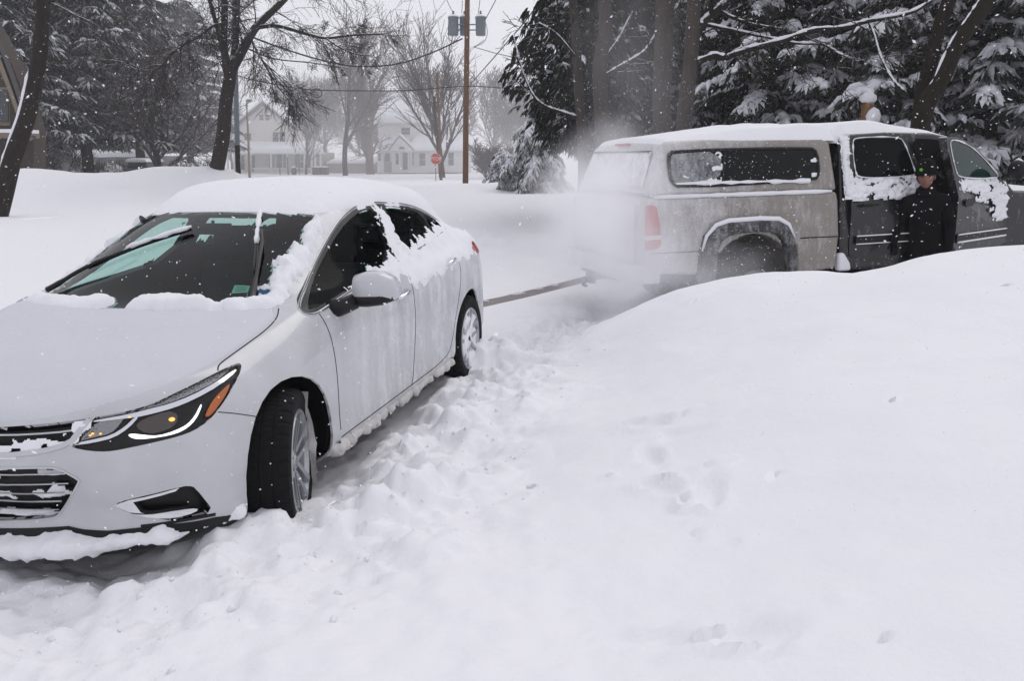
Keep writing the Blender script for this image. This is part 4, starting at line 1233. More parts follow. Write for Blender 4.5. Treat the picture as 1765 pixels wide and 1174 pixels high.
def frost_paint(name, col, lo=.50, hi=.66, sx=5.0, streak=.6, amt=1.0, rough=.35, zfade=None):
    m = mat(name, col, rough, coat=.3)
    nt, N, L, b = nodes(m)
    a = tex(nt, sx, 5, .65); c = tex(nt, 9, 5, .7, stretch=(2.2, 2.2, streak)); e = tex(nt, 45, 3, .7)
    s = math_n(nt, 'ADD', math_n(nt, 'MULTIPLY', a.outputs[0], .45), math_n(nt, 'ADD', math_n(nt, 'MULTIPLY', c.outputs[0], .35), math_n(nt, 'MULTIPLY', e.outputs[0], .2)))
    if zfade:       # frost thicker towards the tail, where the spray lands
        tc = N.new('ShaderNodeTexCoord'); sp_ = N.new('ShaderNodeSeparateXYZ'); L.new(tc.outputs['Object'], sp_.inputs[0])
        mr = N.new('ShaderNodeMapRange'); mr.inputs[1].default_value = zfade[0]; mr.inputs[2].default_value = zfade[1]; mr.inputs[3].default_value = 0; mr.inputs[4].default_value = zfade[2]
        L.new(sp_.outputs[0], mr.inputs[0]); s = math_n(nt, 'ADD', s, mr.outputs[0])
    r = ramp(nt, s, lo, hi)
    f = math_n(nt, 'MULTIPLY', r.outputs[0], amt)
    L.new(mixc(nt, f, col, SNOW), b.inputs['Base Color'])
    L.new(math_n(nt, 'ADD', rough, math_n(nt, 'MULTIPLY', f, .5)), b.inputs['Roughness'])
    bump(nt, b, f, .4, .008)
    return m
M_tan = frost_paint('tan_paint', (.245, .22, .195), .50, .86, sx=2.2, zfade=(.3, -1.25, .26), amt=.85)
M_tan_rear = frost_paint('snow_plastered_tailgate', (.23, .21, .19), .36, .52)
M_blk = frost_paint('black_cab_paint', (.004, .0045, .005), .54, .72, sx=7, streak=.35, amt=.42)
M_flare = frost_paint('dark_wheel_flare', (.022, .023, .026), .48, .75, amt=.6, rough=.7)
M_tglass = mat('truck_window_glass', (.004, .005, .005), .06, coat=0, spec=.18)
nt, N_, L_, B_ = nodes(M_tglass); a_ = tex(nt, 3.5, 5, .65); r_ = ramp(nt, a_.outputs[0], .60, .78); L_.new(mixc(nt, math_n(nt, 'MULTIPLY', r_.outputs[0], .35), (.005, .006, .006), SNOW), B_.inputs['Base Color']); L_.new(math_n(nt, 'ADD', .04, math_n(nt, 'MULTIPLY', r_.outputs[0], .6)), B_.inputs['Roughness'])
M_frosted = frost_paint('frosted_pane', (.02, .023, .027), .40, .78, sx=3.2, streak=1.0, amt=.75, rough=.15)
M_tglass2 = mat('cab_window_glass', (.002, .003, .003), .06, spec=.08)

def loft_side(name, prof, y_in, material, parent, tuck=None, crown=0.0, bev=.03, both=True):
    """closed side outline (x, z) given real width: outline swept from y=-w to y=w, w depending on height"""
    mb = MB(); n = len(prof); ys = 13
    vs, fs = [], []
    for j in range(ys):
        t = j / (ys - 1) * 2 - 1
        for (x, z) in prof:
            w = y_in(z) if callable(y_in) else y_in
            vs.append((x, w * t, z + crown * (1 - t * t) * (1 if z > .8 else 0)))
    for j in range(ys - 1):
        for i in range(n): fs.append((j * n + i, j * n + (i + 1) % n, (j + 1) * n + (i + 1) % n, (j + 1) * n + i))
    fs.append(tuple(range(n))); fs.append(tuple((ys - 1) * n + i for i in range(n)))
    mb.add(vs, fs)
    o = mb.build(name, material, parent)
    m = o.modifiers.new('bevel', 'BEVEL'); m.width = bev; m.segments = 3; m.limit_method = 'ANGLE'; m.angle_limit = math.radians(38)
    o.data.polygons.foreach_set('use_smooth', [True] * len(o.data.polygons))
    wn_ = o.modifiers.new('wn', 'WEIGHTED_NORMAL'); wn_.keep_sharp = False
    return o
def bedw(z):
    return .985 if z < 1.0 else .985 - .02 * (z - 1.0) / .3
# bed sides: tall outline with the wheel opening cut into it
def arc(cx, cz, r, a0, a1, n): return [(cx + r * math.cos(math.radians(a0 + (a1 - a0) * k / n)), cz + r * math.sin(math.radians(a0 + (a1 - a0) * k / n))) for k in range(n + 1)]
bed_prof = [(-1.20, .60), (-1.22, .80), (-1.20, 1.22), (-1.17, 1.325), (.93, 1.345), (.955, 1.25), (.985, .9), (.97, .55), (.50, .52)] + [(.47, .80)] + arc(-.02, .46, .485, 38, 142, 10)[0:] + [(-.50, .80), (-.55, .56)]
bed = loft_side('bed', bed_prof, bedw, M_tan, truck, bev=.035)
mb = MB()       # groove along the lower bedside
for sg in (-1, 1):
    mb.box((.74, sg * .987, .885), (.46, .004, .010)); mb.box((-.86, sg * .987, .80), (.6, .004, .008))
mb.build('body_crease', M_gap, bed)
# the rear: tailgate, bumper, lamps
tg = MB(); tg.box((-1.235, 0, .99), (.035, 1.50, .56)); tgo = bevel_obj(tg.build('tailgate', M_tan_rear, truck), .015, 2)
mb = MB(); mb.box((-1.262, 0, 1.13), (.02, .26, .09)); bevel_obj(mb.build('tailgate_handle', M_black, tgo), .006, 2)
mb = MB(); mb.prism([(-1.28, -.97), (-1.33, -.80), (-1.34, 0), (-1.33, .80), (-1.28, .97), (-1.05, .99), (-1.05, .90), (-1.27, .80), (-1.27, -.80), (-1.05, -.90), (-1.05, -.99)], .50, .68, lambda u, v, h: (u, v, h))
bevel_obj(mb.build('rear_bumper', M_tan_rear, truck), .02, 2)
mb = MB(); mb.tube([(-1.2, 0, .45), (-1.38, 0, .45)], .032, 8); mb.box((-1.38, 0, .45), (.06, .14, .12)); mb.box((-1.25, 0, .50), (.12, .9, .06))
mb.build('tow_hitch', M_dark, truck)
for sg in (-1, 1):
    mb = MB()
    mb.prism([(-1.215, .83), (-1.09, .84), (-1.05, .88), (-1.065, 1.05), (-1.11, 1.24), (-1.14, 1.26), (-1.205, 1.26)], .93, .996, lambda u, v, h: (u, h * sg, v))
    o = bevel_obj(mb.build('tail_light', M_redlens, truck), .012, 2)
    mb = MB(); mb.prism([(-1.220, .93), (-1.05, .935), (-1.052, .975), (-1.220, .975)], .93, 1.0, lambda u, v, h: (u, h * sg, v)); mb.build('reverse_lamp', mat('milky_lamp', (.7, .62, .62), .3), o)
# the flare round the wheel opening
for sg in (-1, 1):
    mb = MB()
    outer = [(-.66, .50), (-.645, .80), (-.60, .95), (-.50, 1.05), (-.36, 1.09), (0, 1.10), (.22, 1.09), (.34, 1.03), (.42, .90), (.47, .75), (.48, .50)]
    inner = [(-.47, .50), (-.46, .80), (-.42, .89), (-.34, .945), (-.25, .965), (0, .97), (.14, .96), (.23, .92), (.31, .83), (.36, .72), (.38, .50)]
    n = len(outer); vs, fs = [], []
    for i in range(n):
        (a, b), (c, d) = outer[i], inner[i]
        vs += [(a, .98 * sg, b), (a * .97, 1.035 * sg, b - .01), (c * 1.03, 1.055 * sg, d + .012), (c, 1.04 * sg, d), (c, .95 * sg, d)]
    for i in range(n - 1):
        for k in range(4): fs.append((i * 5 + k, i * 5 + k + 1, i * 5 + k + 6, i * 5 + k + 5))
    mb.add(vs, fs); fo = mb.build('wheel_flare', M_flare, truck)
    mb = MB(); mb.tube([Vector((a * .98, 1.03 * sg, b + .004)) for a, b in outer[1:9]], [.008, .018, .022, .024, .024, .024, .02, .008], 8); mb.build('flare_snow', M_snow, fo, smooth=True)
mb = MB(); mb.box((0, 0, .95), (.95, 1.9, .04)); mb.box((.9, 0, .45), (3.4, 1.0, .22)); mb.box((2.0, 0, .62), (2.3, 1.86, .2)); mb.build('chassis', M_dark, truck)
def frost_sheet(mb, poly, f, th, seed, h=.009, thr=.0):
    """clumpy snow clinging to a door: a sheet that stands off only where the clumps are"""
    us = [p[0] for p in poly]; vs_ = [p[1] for p in poly]
    nu = int((max(us) - min(us)) / h) + 2; nv = int((max(vs_) - min(vs_)) / h) + 2
    V, ok, fs = [], [], []
    for i in range(nu):
        for j in range(nv):
            u, v = min(us) + i * h, min(vs_) + j * h
            d = edge_dist(poly, u, v) * (1 if inside(poly, u, v) else -1)
            n = 1.2 * noise.noise((u * 7 + seed, v * 16, seed)) + .8 * noise.noise((u * 22, v * 34, seed + 4)) + min(0, d * 6) + min(.35, d * 4) - thr
            q = max(-.8, min(1.2, n)); V.append(Vector(f(u, v, q * th - .0005))); ok.append(q > -.6)
    for i in range(nu - 1):
        for j in range(nv - 1):
            ids = (i * nv + j, (i + 1) * nv + j, (i + 1) * nv + j + 1, i * nv + j + 1)
            if any(ok[k] for k in ids): fs.append(ids)
    mb.add(V, fs)
# cap over the bed
def capw(z): return .955 - .13 * max(0, (z - 1.35)) / .55
cap_prof = [(-1.18, 1.335), (-1.14, 1.45), (-1.02, 1.79), (-.95, 1.85), (-.55, 1.875), (.80, 1.885), (.90, 1.86), (.95, 1.345)]
cap = loft_side('bed_cap', cap_prof, capw, M_tan, truck, crown=.035, bev=.05)
for sg in (-1, 1):
    def yw(z, o=0.0): return sg * (capw(z) + .004 + o)
    wp = [(-.93, 1.47), (-.95, 1.52), (-.955, 1.72), (-.90, 1.765), (.64, 1.785), (.72, 1.74), (.725, 1.53), (.68, 1.465), (-.86, 1.425)]
    mb = MB(); mb.prism(rounded(wp), 0, .008, lambda u, v, h: (u, yw(v, h), v)); w_ = mb.build('cap_window', M_tglass, cap)
    mb = MB(); mb.tube([Vector((u, yw(v, .008), v)) for u, v in rounded(wp) + [rounded(wp)[0]]], .017, 6); mb.build('window_frame', M_black, w_, smooth=True)
    mb = MB(); mb.prism(rounded([(-.91, 1.455), (-.93, 1.52), (-.935, 1.70), (-.89, 1.745), (-.375, 1.76), (-.415, 1.455)]), .008, .0105, lambda u, v, h: (u, yw(v, h), v)); mb.build('sliding_pane', M_frosted, w_)
    mb = MB(); mb.prism([(-.40, 1.44), (-.378, 1.44), (-.33, 1.775), (-.352, 1.775)], 0, .016, lambda u, v, h: (u, yw(v, h), v)); mb.build('window_divider', M_black, w_)
    # frost clinging on the glass and lying on the sill of the window
    mb = MB(); rr = random.Random(5)
    def blobstrip(pts, rads):
        mb.tube([Vector((u, yw(v, .012), v)) for u, v in pts], rads, 7)
    blobstrip([(-.90 + .10 * k, 1.452 + .003 * rr.random() + .0003 * k) for k in range(16)], [.012 + .016 * rr.random() for _ in range(16)])
    vs, fs = [], []
    pl = [[(-.60, 1.46), (-.40, 1.46), (-.35, 1.76), (-.48, 1.75), (-.54, 1.62)], [(-.92, 1.46), (-.58, 1.46), (-.72, 1.50), (-.80, 1.62), (-.87, 1.75), (-.93, 1.74)], [(.62, 1.48), (.70, 1.50), (.70, 1.76), (.64, 1.76), (.67, 1.6)]]
    for k_, p in enumerate(pl): frost_sheet(mb, rounded(p, it=2), lambda u, v, h: (u, yw(v, .008 + h), v), .006, 3.0 + k_, thr=(.0, .28, .1)[k_])
    mb.build('window_snow', M_snow, w_, smooth=False)
mb = MB(); mb.prism([(-.78, 1.43), (-.72, 1.76), (.72, 1.76), (.78, 1.43)], 0, .012, lambda u, v, h: (-1.18 + (v - 1.335) * .337 - .012 - h, u, v)); rwn = mb.build('rear_window', M_tan_rear, cap)
mb = MB(); mb.prism([(-.70, 1.755), (-.70, 1.772), (.70, 1.772), (.70, 1.755)], 0, .022, lambda u, v, h: (-1.18 + (v - 1.335) * .337 - .012 - h, u, v)); mb.build('window_frame', M_black, rwn)
mb = MB(); mb.prism([(-.17, 1.83), (-.17, 1.85), (.17, 1.85), (.17, 1.83)], 0, .03, lambda u, v, h: (-1.02 - h, u, v)); mb.build('brake_lamp', M_redlens, cap)
# cab
def cabw(z):
    return .975 if z < 1.28 else .975 - .17 * (z - 1.28) / .66
roof = [(1.02, 1.86), (1.10, 1.915), (1.6, 1.94), (2.2, 1.925), (2.55, 1.86), (2.80, 1.74), (3.05, 1.52), (3.24, 1.30)]
cab_prof = [(1.02, .52), (1.0, .9)] + roof + [(3.30, 1.29), (3.85, 1.27), (4.60, 1.19), (4.72, 1.08), (4.78, .70), (4.75, .52), (4.40, .50)] + arc(3.94, .46, .46, 20, 160, 8) + [(3.35, .5)]
cab = loft_side('cab', cab_prof, cabw, M_blk, truck, crown=.03, bev=.04)
def side_piece(name, pts, th, material, parent, sg=-1, off=0.0, it=1, smooth=False):
    mb = MB(); mb.prism(rounded(pts, it=it) if it else pts, 0, th, lambda u, v, h: (u, sg * (cabw(v) + off + h), v))
    return mb.build(name, material, parent, smooth)
# rear doors and the windows
for sg in (-1, 1):
    rd = side_piece('rear_door', [(1.13, .60), (1.10, .9), (1.12, 1.85), (1.18, 1.89), (1.78, 1.895), (1.84, 1.86), (1.98, 1.50), (2.03, 1.2), (2.06, .62)], .012, M_blk, truck, sg, it=1)
    wn2 = side_piece('window', [(1.20, 1.475), (1.17, 1.55), (1.17, 1.83), (1.22, 1.87), (1.73, 1.875), (1.80, 1.83), (1.90, 1.54), (1.90, 1.49)], .006, M_tglass2, rd, sg, .013)
    pts = rounded([(1.20, 1.465), (1.16, 1.55), (1.16, 1.84), (1.21, 1.885), (1.74, 1.89), (1.81, 1.84), (1.915, 1.54), (1.915, 1.48)], it=2)
    mb = MB(); rr = random.Random(8)
    L = [Vector((u, sg * (cabw(v) + .014), v)) for u, v in pts + [pts[0]]]
    mb.tube(L, [.003 + .009 * rr.random() ** 2 for _ in L], 6)
    mb.build('window_snow', M_snow, wn2, smooth=True)
    hd = MB(); hd.prism([(1.23, 1.185), (1.23, 1.21), (1.42, 1.215), (1.42, 1.19)], .01, .045, lambda u, v, h: (u, sg * (cabw(v) + h), v)); bevel_obj(hd.build('door_handle', M_black, rd), .006, 2)
    side_piece('door_moulding', [(1.17, .80), (1.17, .875), (2.03, .885), (2.03, .81)], .022, M_black, rd, sg, .012, it=0)
    mb = MB(); mb.tube([Vector((1.18 + .085 * k, sg * 1.008, .797 + .001 * k)) for k in range(11)], .006, 6); mb.tube([Vector((1.18 + .085 * k, sg * 1.010, .881 + .001 * k)) for k in range(11)], .007, 6); mb.build('moulding_snow', M_snow, rd, smooth=True)
# the doorway: front passenger door stands open, cabin shade painted as a dark sheet
side_piece('doorway_shade', [(2.08, .62), (2.06, 1.2), (2.01, 1.52), (1.88, 1.87), (2.30, 1.86), (2.60, 1.74), (3.0, 1.45), (3.18, 1.25), (3.18, .62)], .004, M_interior, truck, -1, .002)
def door_local(p):      # hinge at (3.18, -.985); swung out 19 degrees
    a = math.radians(-17.5)
    x, y = p[0] - 3.18, p[1] + .985
    # opening: the rear edge swings towards -y
    return Vector((3.18 + x * math.cos(a) - y * math.sin(a) * -1, -.985 + (-x) * math.sin(a) + y * math.cos(a), p[2]))
def door_piece(name, pts, h0, h1, material, parent, it=1):
    mb = MB(); mb.prism(rounded(pts, it=it) if it else pts, h0, h1, lambda u, v, h: door_local((u, -(cabw(v) + h), v)))
    return mb.build(name, material, parent)
fd = door_piece('front_door', [(2.08, .60), (2.09, 1.2), (2.04, 1.52), (1.99, 1.86), (2.05, 1.885), (2.28, 1.87), (2.56, 1.78), (2.98, 1.47), (3.16, 1.28), (3.17, .60)], -.07, .012, M_blk, truck)
fw = door_piece('window', [(2.14, 1.47), (2.10, 1.54), (2.06, 1.80), (2.10, 1.83), (2.27, 1.81), (2.52, 1.73), (2.88, 1.49), (2.90, 1.45)], .013, .019, mat('green_door_glass', (.008, .028, .022), .06, spec=.35), fd)
rr = random.Random(18)
pts = rounded([(2.13, 1.46), (2.085, 1.54), (2.045, 1.81), (2.10, 1.85), (2.28, 1.83), (2.54, 1.75), (2.91, 1.50), (2.94, 1.44)], it=2)
mb = MB(); L = [door_local((u, -(cabw(v) + .018), v)) for u, v in pts + [pts[0]]]
mb.tube(L, [.003 + .009 * rr.random() ** 2 for _ in L], 6); mb.build('window_snow', M_snow, fw, smooth=True)
hd = door_piece('door_handle', [(2.19, 1.17), (2.19, 1.25), (2.36, 1.25), (2.36, 1.17)], .01, .035, M_black, fd)
door_piece('door_moulding', [(2.10, .80), (2.10, .88), (3.12, .90), (3.12, .82)], .010, .03, M_black, fd, it=0)
mb = MB(); mb.tube([door_local((2.12 + .1 * k, -1.008, .885 + .001 * k)) for k in range(11)], .008, 6); mb.tube([door_local((2.12 + .1 * k, -1.008, .805 + .0015 * k)) for k in range(11)], .010, 6); mb.build('moulding_snow', M_snow, fd, smooth=True)
mb = MB(); c_ = door_local((2.93, -1.13, 1.53))
mb.lathe([(.0001, .06), (.07, .055), (.105, .02), (.105, -.02), (.07, -.05), (.0001, -.055)], 18, tuple(c_), axis='x')
mb.tube([door_local((2.98, -.97, 1.44)), door_local((2.95, -1.08, 1.50))], .03, 8)
o = mb.build('side_mirror', M_black, fd, smooth=True)
mb = MB(); mb.tube([c_ + Vector((0, -.05, .09)), c_ + Vector((0, .0, .107)), c_ + Vector((0, .06, .085))], [.012, .02, .01], 7); mb.build('mirror_snow', M_snow, o, smooth=True)
# windscreen, far mirror, wheels
mb = MB(); mb.prism([(-.72, 1.30), (-.62, 1.80), (.62, 1.80), (.72, 1.30)], 0, .01, lambda u, v, h: (3.26 - (v - 1.30) * .86 + h, u, v + .03)); mb.build('windshield', M_tglass2, truck)
for wx in (0, 3.94):
    for sg in (-1, 1):
        w = empty('wheel'); w.parent = truck; w.location = (wx, .86 * sg, .385)
        mb = MB(); mb.lathe([(.20, -.13), (.30, -.135), (.365, -.12), (.385, -.09), (.388, 0), (.385, .09), (.365, .12), (.30, .135), (.20, .13)], 48, axis='y'); mb.build('tyre', M_tyre, w, smooth=True)
        mb = MB(); mb.lathe([(.205, .12 * sg), (.19, .09 * sg), (.12, .03 * sg), (.06, .08 * sg), (.0001, .085 * sg)], 32, axis='y'); mb.build('rim', M_alloy, w, smooth=True)
# snow on the truck: roof sheet over cap and cab, ledge along the bed rail, clumps under the windows
def tsheet(name, x0, x1, yw_, z_, th, parent, nx=60, ny=24, seed=0.0, edge=.12):
    mb = MB(); vs, fs = [], []
    for i in range(nx + 1):
        x = x0 + (x1 - x0) * i / nx
        for j in range(ny + 1):
            t = j / ny * 2 - 1; wv = yw_(x)
            y = wv * t
            e = min(1, min((x - x0), (x1 - x)) / edge, (1 - abs(t)) * wv / edge); e = max(e, 0); e = math.sqrt(e * (2 - e))
            h = th(x) * e * (1 + .25 * fbm(x * 1.7, y * 1.7, seed, 3)) - (.012 if e <= 0 else 0)
            vs.append((x, y, z_(x, t) + h))
    for i in range(nx):
        for j in range(ny): fs.append((i * (ny + 1) + j, (i + 1) * (ny + 1) + j, (i + 1) * (ny + 1) + j + 1, i * (ny + 1) + j + 1))
    mb.add(vs, fs); return mb.build(name, M_snow, parent, smooth=True, fix=False)
def lerp_prof(pr, x):
    for (a, b), (c, d) in zip(pr[:-1], pr[1:]):
        if a <= x <= c: return b + (d - b) * (x - a) / (c - a + 1e-9)
    return pr[0][1] if x < pr[0][0] else pr[-1][1]
tsheet('cap_snow', -1.0, .98, lambda x: .80 + .03, lambda x, t: lerp_prof([(-1.02, 1.79), (-.95, 1.85), (-.55, 1.875), (.80, 1.885), (1.0, 1.885)], x) + .035 * (1 - t * t) - .02 * t ** 8, lambda x: .03 + .10 * smooth01((x + .9) / 1.3), cap, seed=2.0)
tsheet('roof_snow', .92, 2.78, lambda x: .80 - .05 * max(0, x - 2.2), lambda x, t: lerp_prof([(.9, 1.86)] + roof, x) + .03 * (1 - t * t) - .02 * t ** 8, lambda x: .11 - .085 * smooth01((x - 1.3) / 1.2), cab, seed=5.0)
tsheet('hood_snow', 3.30, 4.68, lambda x: .86, lambda x, t: lerp_prof([(3.3, 1.29), (3.85, 1.27), (4.6, 1.19), (4.72, 1.1)], x) + .03 * (1 - t * t), lambda x: .04, cab, seed=7.0)
for sg in (-1, 1):
    mb = MB(); rr = random.Random(3)
    mb.tube([Vector((-1.14 + .087 * k, sg * .962, 1.335 + .0006 * k)) for k in range(24)], [.010] + [.018 + .008 * rr.random() for _ in range(22)] + [.012], 7)
    mb.build('rail_snow', M_snow, bed, smooth=True)
    mb = MB()
    frost_sheet(mb, [(1.03, 1.50), (1.16, 1.50), (1.22, 1.47), (1.95, 1.49), (2.03, 1.30), (1.98, 1.24), (1.5, 1.27), (1.04, 1.24)], lambda u, v, h: (u, sg * (cabw(v) + .012 + h), v), .03, 2.0 + sg, thr=.42)
    frost_sheet(mb, [(1.02, 1.26), (1.14, 1.26), (1.14, 1.90), (1.02, 1.90)], lambda u, v, h: (u, sg * (cabw(v) + .004 + h), v), .02, 5.0 + sg, thr=.2)
    mb.tube([Vector((1.05 + .006 * math.sin(k), sg * (cabw(z) + .008), z)) for k, z in enumerate([1.3 + .03 * i for i in range(19)])], [.010 + .02 * rr.random() for _ in range(19)], 7)
    mb.build('clinging_snow', M_snow, cab, smooth=True)
mb = MB(); rr = random.Random(23)
frost_sheet(mb, [(2.12, 1.45), (2.93, 1.45), (3.12, 1.30), (3.13, 1.0), (2.95, .98), (2.85, 1.2), (2.6, 1.26), (2.3, 1.36), (2.12, 1.38)], lambda u, v, h: door_local((u, -(cabw(v) + .013 + h), v)), .025, 9.0, thr=.36)
mb.build('clinging_snow', M_snow, fd, smooth=True)
mb = MB(); mb.prism([(1.0, .52), (.99, .70), (1.05, .72), (1.14, .60), (1.16, .52)], .90, 1.0, lambda u, v, h: (u, -h, v)); bevel_obj(mb.build('sill_snow', M_snow, cab), .03, 3)
# interior of the cab seen through the doorway
mb = MB(); mb.prism([(2.55, .80), (2.6, 1.05), (2.45, 1.08), (2.20, 1.02), (2.05, 1.55), (1.93, 1.55), (2.02, .80)], -.80, -.30, lambda u, v, h: (u, h, v)); mb.build('front_seat', M_seat, truck)
truck.matrix_world = TR_M

# ================================================================== the tow strap
def cat(pts, n=10):
    out = []
    P_ = [Vector(p) for p in pts]; P_ = [2 * P_[0] - P_[1]] + P_ + [2 * P_[-1] - P_[-2]]
    for i in range(1, len(P_) - 2):
        for k in range(n):
            t = k / n; a, b, c, d = P_[i - 1], P_[i], P_[i + 1], P_[i + 2]
            out.append(.5 * ((2 * b) + (c - a) * t + (2 * a - 5 * b + 4 * c - d) * t * t + (3 * b - 3 * c + d - a) * t ** 3))
    out.append(P_[-2]); return out
M_strap = mat('frosted_brown_strap', (.36, .32, .30), .9)
up_snow(M_strap, .25, .95, .8, 9)
A_ = CAR_M @ Vector((-2.17, .30, .36)); B_p = TR_M @ Vector((-1.40, 0, .44))
strap_pts = []
for k in range(41):
    t = k / 40; p = A_.lerp(B_p, t); p.z -= .018 * 4 * t * (1 - t); strap_pts.append(p)
mb = MB(); vs, fs = [], []
for k, p in enumerate(strap_pts):
    d = (strap_pts[min(k + 1, 40)] - strap_pts[max(k - 1, 0)]).normalized(); sd = d.cross(Vector((0, 0, 1))).normalized(); u = sd.cross(d)
    tw = .12 * math.sin(k * .5); wv = u * math.cos(tw) + sd * math.sin(tw); nv = d.cross(wv)
    vs += [p + wv * .032 + nv * .004, p + wv * .032 - nv * .004, p - wv * .032 - nv * .004, p - wv * .032 + nv * .004]
for k in range(40):
    for j in range(4): fs.append((k * 4 + j, k * 4 + (j + 1) % 4, k * 4 + 4 + (j + 1) % 4, k * 4 + 4 + j))
mb.add(vs, fs)
strap = mb.build('tow_strap', M_strap)
tag(strap, 'frosty brown tow strap pulled tight between white car and pickup', 'tow strap')
mb = MB()
for (t, s_) in ((.02, 1), (.97, -1)):
    p = A_.lerp(B_p, t)
    mb.tube(cat([p + Vector((0, 0, .02)), p + Vector((.01, 0, -.03)), p + Vector((.03 * s_, 0, -.06)), p + Vector((.01, 0, -.08)), p + Vector((-.01 * s_, 0, -.06))], 5), .011, 7)
mb.build('strap_hook', M_dark, strap, smooth=True)
mb = MB(); rr = random.Random(2)
for k in range(2, 38, 1):
    if rr.random() < .35:
        p = strap_pts[k] + Vector((0, 0, .034)); r = .006 + .012 * rr.random()
        mb.tube([p + Vector((-.05, 0, -.01)), p, p + Vector((.06, .02, -.01))], [r * .3, r, r * .3], 7)
mb.build('strap_snow', M_snow, strap, smooth=True)

# ================================================================== the person at the truck's open door
def skin_mesh(name, verts, edges, radii, material, parent=None, sub=2, root=0):
    me = bpy.data.meshes.new(name); me.from_pydata(verts, edges, []); o = bpy.data.objects.new(name, me); COL.objects.link(o)
    md = o.modifiers.new('skin', 'SKIN'); md.use_smooth_shade = True
    sv = me.skin_vertices[0].data
    for i, r in enumerate(radii): sv[i].radius = (r, r) if not isinstance(r, tuple) else r
    sv[root].use_root = True
    ms = o.modifiers.new('sub', 'SUBSURF'); ms.levels = ms.render_levels = sub
    dg = bpy.context.evaluated_depsgraph_get()
    em = bpy.data.meshes.new_from_object(o.evaluated_get(dg)); em.name = name
    bpy.data.objects.remove(o); bpy.data.meshes.remove(me)
    em.materials.clear()
    return link_mesh(name, em, material, parent, True)
M_coat = mat('black_winter_coat', (.004, .004, .0045), .85, spec=.1)
M_skin = mat('skin', (.22, .10, .072), .6)
M_hair = mat('dark_hair', (.006, .005, .005), .9, spec=.1)
M_badge = mat('green_badge', (.12, .55, .02), .6)
person = empty('person')
tag(person, 'person in black coat and dark cap with green badge, standing at the open truck door', 'person')
# person frame: x to its left, -y the way it faces, z up; 1.66 m tall, hips bent slightly, leaning out
sk = [(0, 0, .86), (0, .01, 1.02), (0, -.02, 1.20), (0, -.04, 1.33), (0, -.045, 1.40), (0, -.055, 1.46),     # pelvis, waist, chest, neck base, neck, skull base
      (.09, 0, .82), (.10, -.05, .46), (.10, .02, .10), (.10, -.10, .05),
      (-.09, 0, .82), (-.12, -.02, .46), (-.13, .06, .10), (-.13, -.06, .05),
      (.17, -.03, 1.31), (.24, .02, 1.06), (.22, -.16, .86), (.20, -.20, .80),
      (-.17, -.03, 1.31), (-.26, .03, 1.07), (-.29, -.17, .95), (-.29, -.22, .93)]
ed = [(0, 1), (1, 2), (2, 3), (3, 4), (4, 5), (0, 6), (6, 7), (7, 8), (8, 9), (0, 10), (10, 11), (11, 12), (12, 13), (3, 14), (14, 15), (15, 16), (16, 17), (3, 18), (18, 19), (19, 20), (20, 21)]
ra = [(.16, .12), (.155, .12), (.17, .13), (.12, .10), (.06, .06), (.055, .055), .095, .072, .052, .045, .095, .072, .052, .045, .078, .06, .046, .04, .078, .06, .046, .04]
pb = skin_mesh('body', sk, ed, ra, [M_coat], person)
# head with a face
mb = MB()
def ell(c, r, nu=20, nv=14, f=None, mb=mb):
    vs, fs = [], []
    for i in range(nv + 1):
        th = PI * i / nv
        for k in range(nu):
            ph = 2 * PI * k / nu
            d = Vector((math.sin(th) * math.sin(ph), -math.sin(th) * math.cos(ph), math.cos(th)))
            p = Vector((c[0] + d.x * r[0], c[1] + d.y * r[1], c[2] + d.z * r[2]))
            if f: p = f(p, d)
            vs.append(p)
    for i in range(nv):
        for k in range(nu): fs.append((i * nu + k, (i + 1) * nu + k, (i + 1) * nu + (k + 1) % nu, i * nu + (k + 1) % nu))
    mb.add(vs, fs)
HCn = (0, -.07, 1.565)
def headf(p, d):
    q = p.copy()
    if d.z < 0: q.x *= 1 + d.z * .28
    if d.y < -.3:
        dx = p.x - HCn[0]; dz = p.z - HCn[2]
        q.y -= .022 * math.exp(-(dx / .016) ** 2 - ((dz + .02) / .03) ** 2)          # nose
        for s in (-1, 1): q.y += .012 * math.exp(-((dx - s * .032) / .016) ** 2 - ((dz - .012) / .012) ** 2)   # eye sockets
        q.y -= .006 * math.exp(-(dx / .03) ** 2 - ((dz + .062) / .008) ** 2)         # lips
        q.y -= .010 * math.exp(-(dx / .03) ** 2 - ((dz + .10) / .018) ** 2)          # chin
        q.y -= .005 * math.exp(-(dx / .05) ** 2 - ((dz - .032) / .008) ** 2)         # brow
    return q
ell(HCn, (.078, .098, .118), 40, 32, headf)
for s in (-1, 1): ell((s * .079, -.06, 1.56), (.012, .022, .034), 12, 8)
hd_ = mb.build('head', M_skin, person, smooth=True)
mb = MB()
M_eye = mat('dark_eyes', (.03, .02, .015), .2)
for s in (-1, 1):
    mb = MB(); ell((s * .031, -.147, 1.577), (.013, .010, .008), 12, 8, None, mb); mb.build('eye', M_eye, hd_, smooth=True)
mb = MB(); ell((0, -.152, 1.503), (.024, .012, .006), 14, 6, None, mb); mb.build('mouth', mat('lips', (.22, .07, .06), .5), hd_, smooth=True)
mb = MB(); ell((0, -.055, 1.575), (.086, .102, .112), 24, 18, lambda p, d: Vector((p.x, max(p.y, -.10) if p.z < 1.60 else p.y, max(p.z, 1.50))), mb); mb.build('hair', M_hair, hd_, smooth=True)
mb = MB()       # knitted cap with rolled rim
mb.lathe([(.0001, .125), (.04, .118), (.075, .09), (.094, .04), (.100, 0), (.104, -.01), (.104, -.04), (.098, -.045)], 28, (0, -.065, 1.632)); cp = mb.build('winter_cap', M_hair, person, smooth=True)
mb = MB()
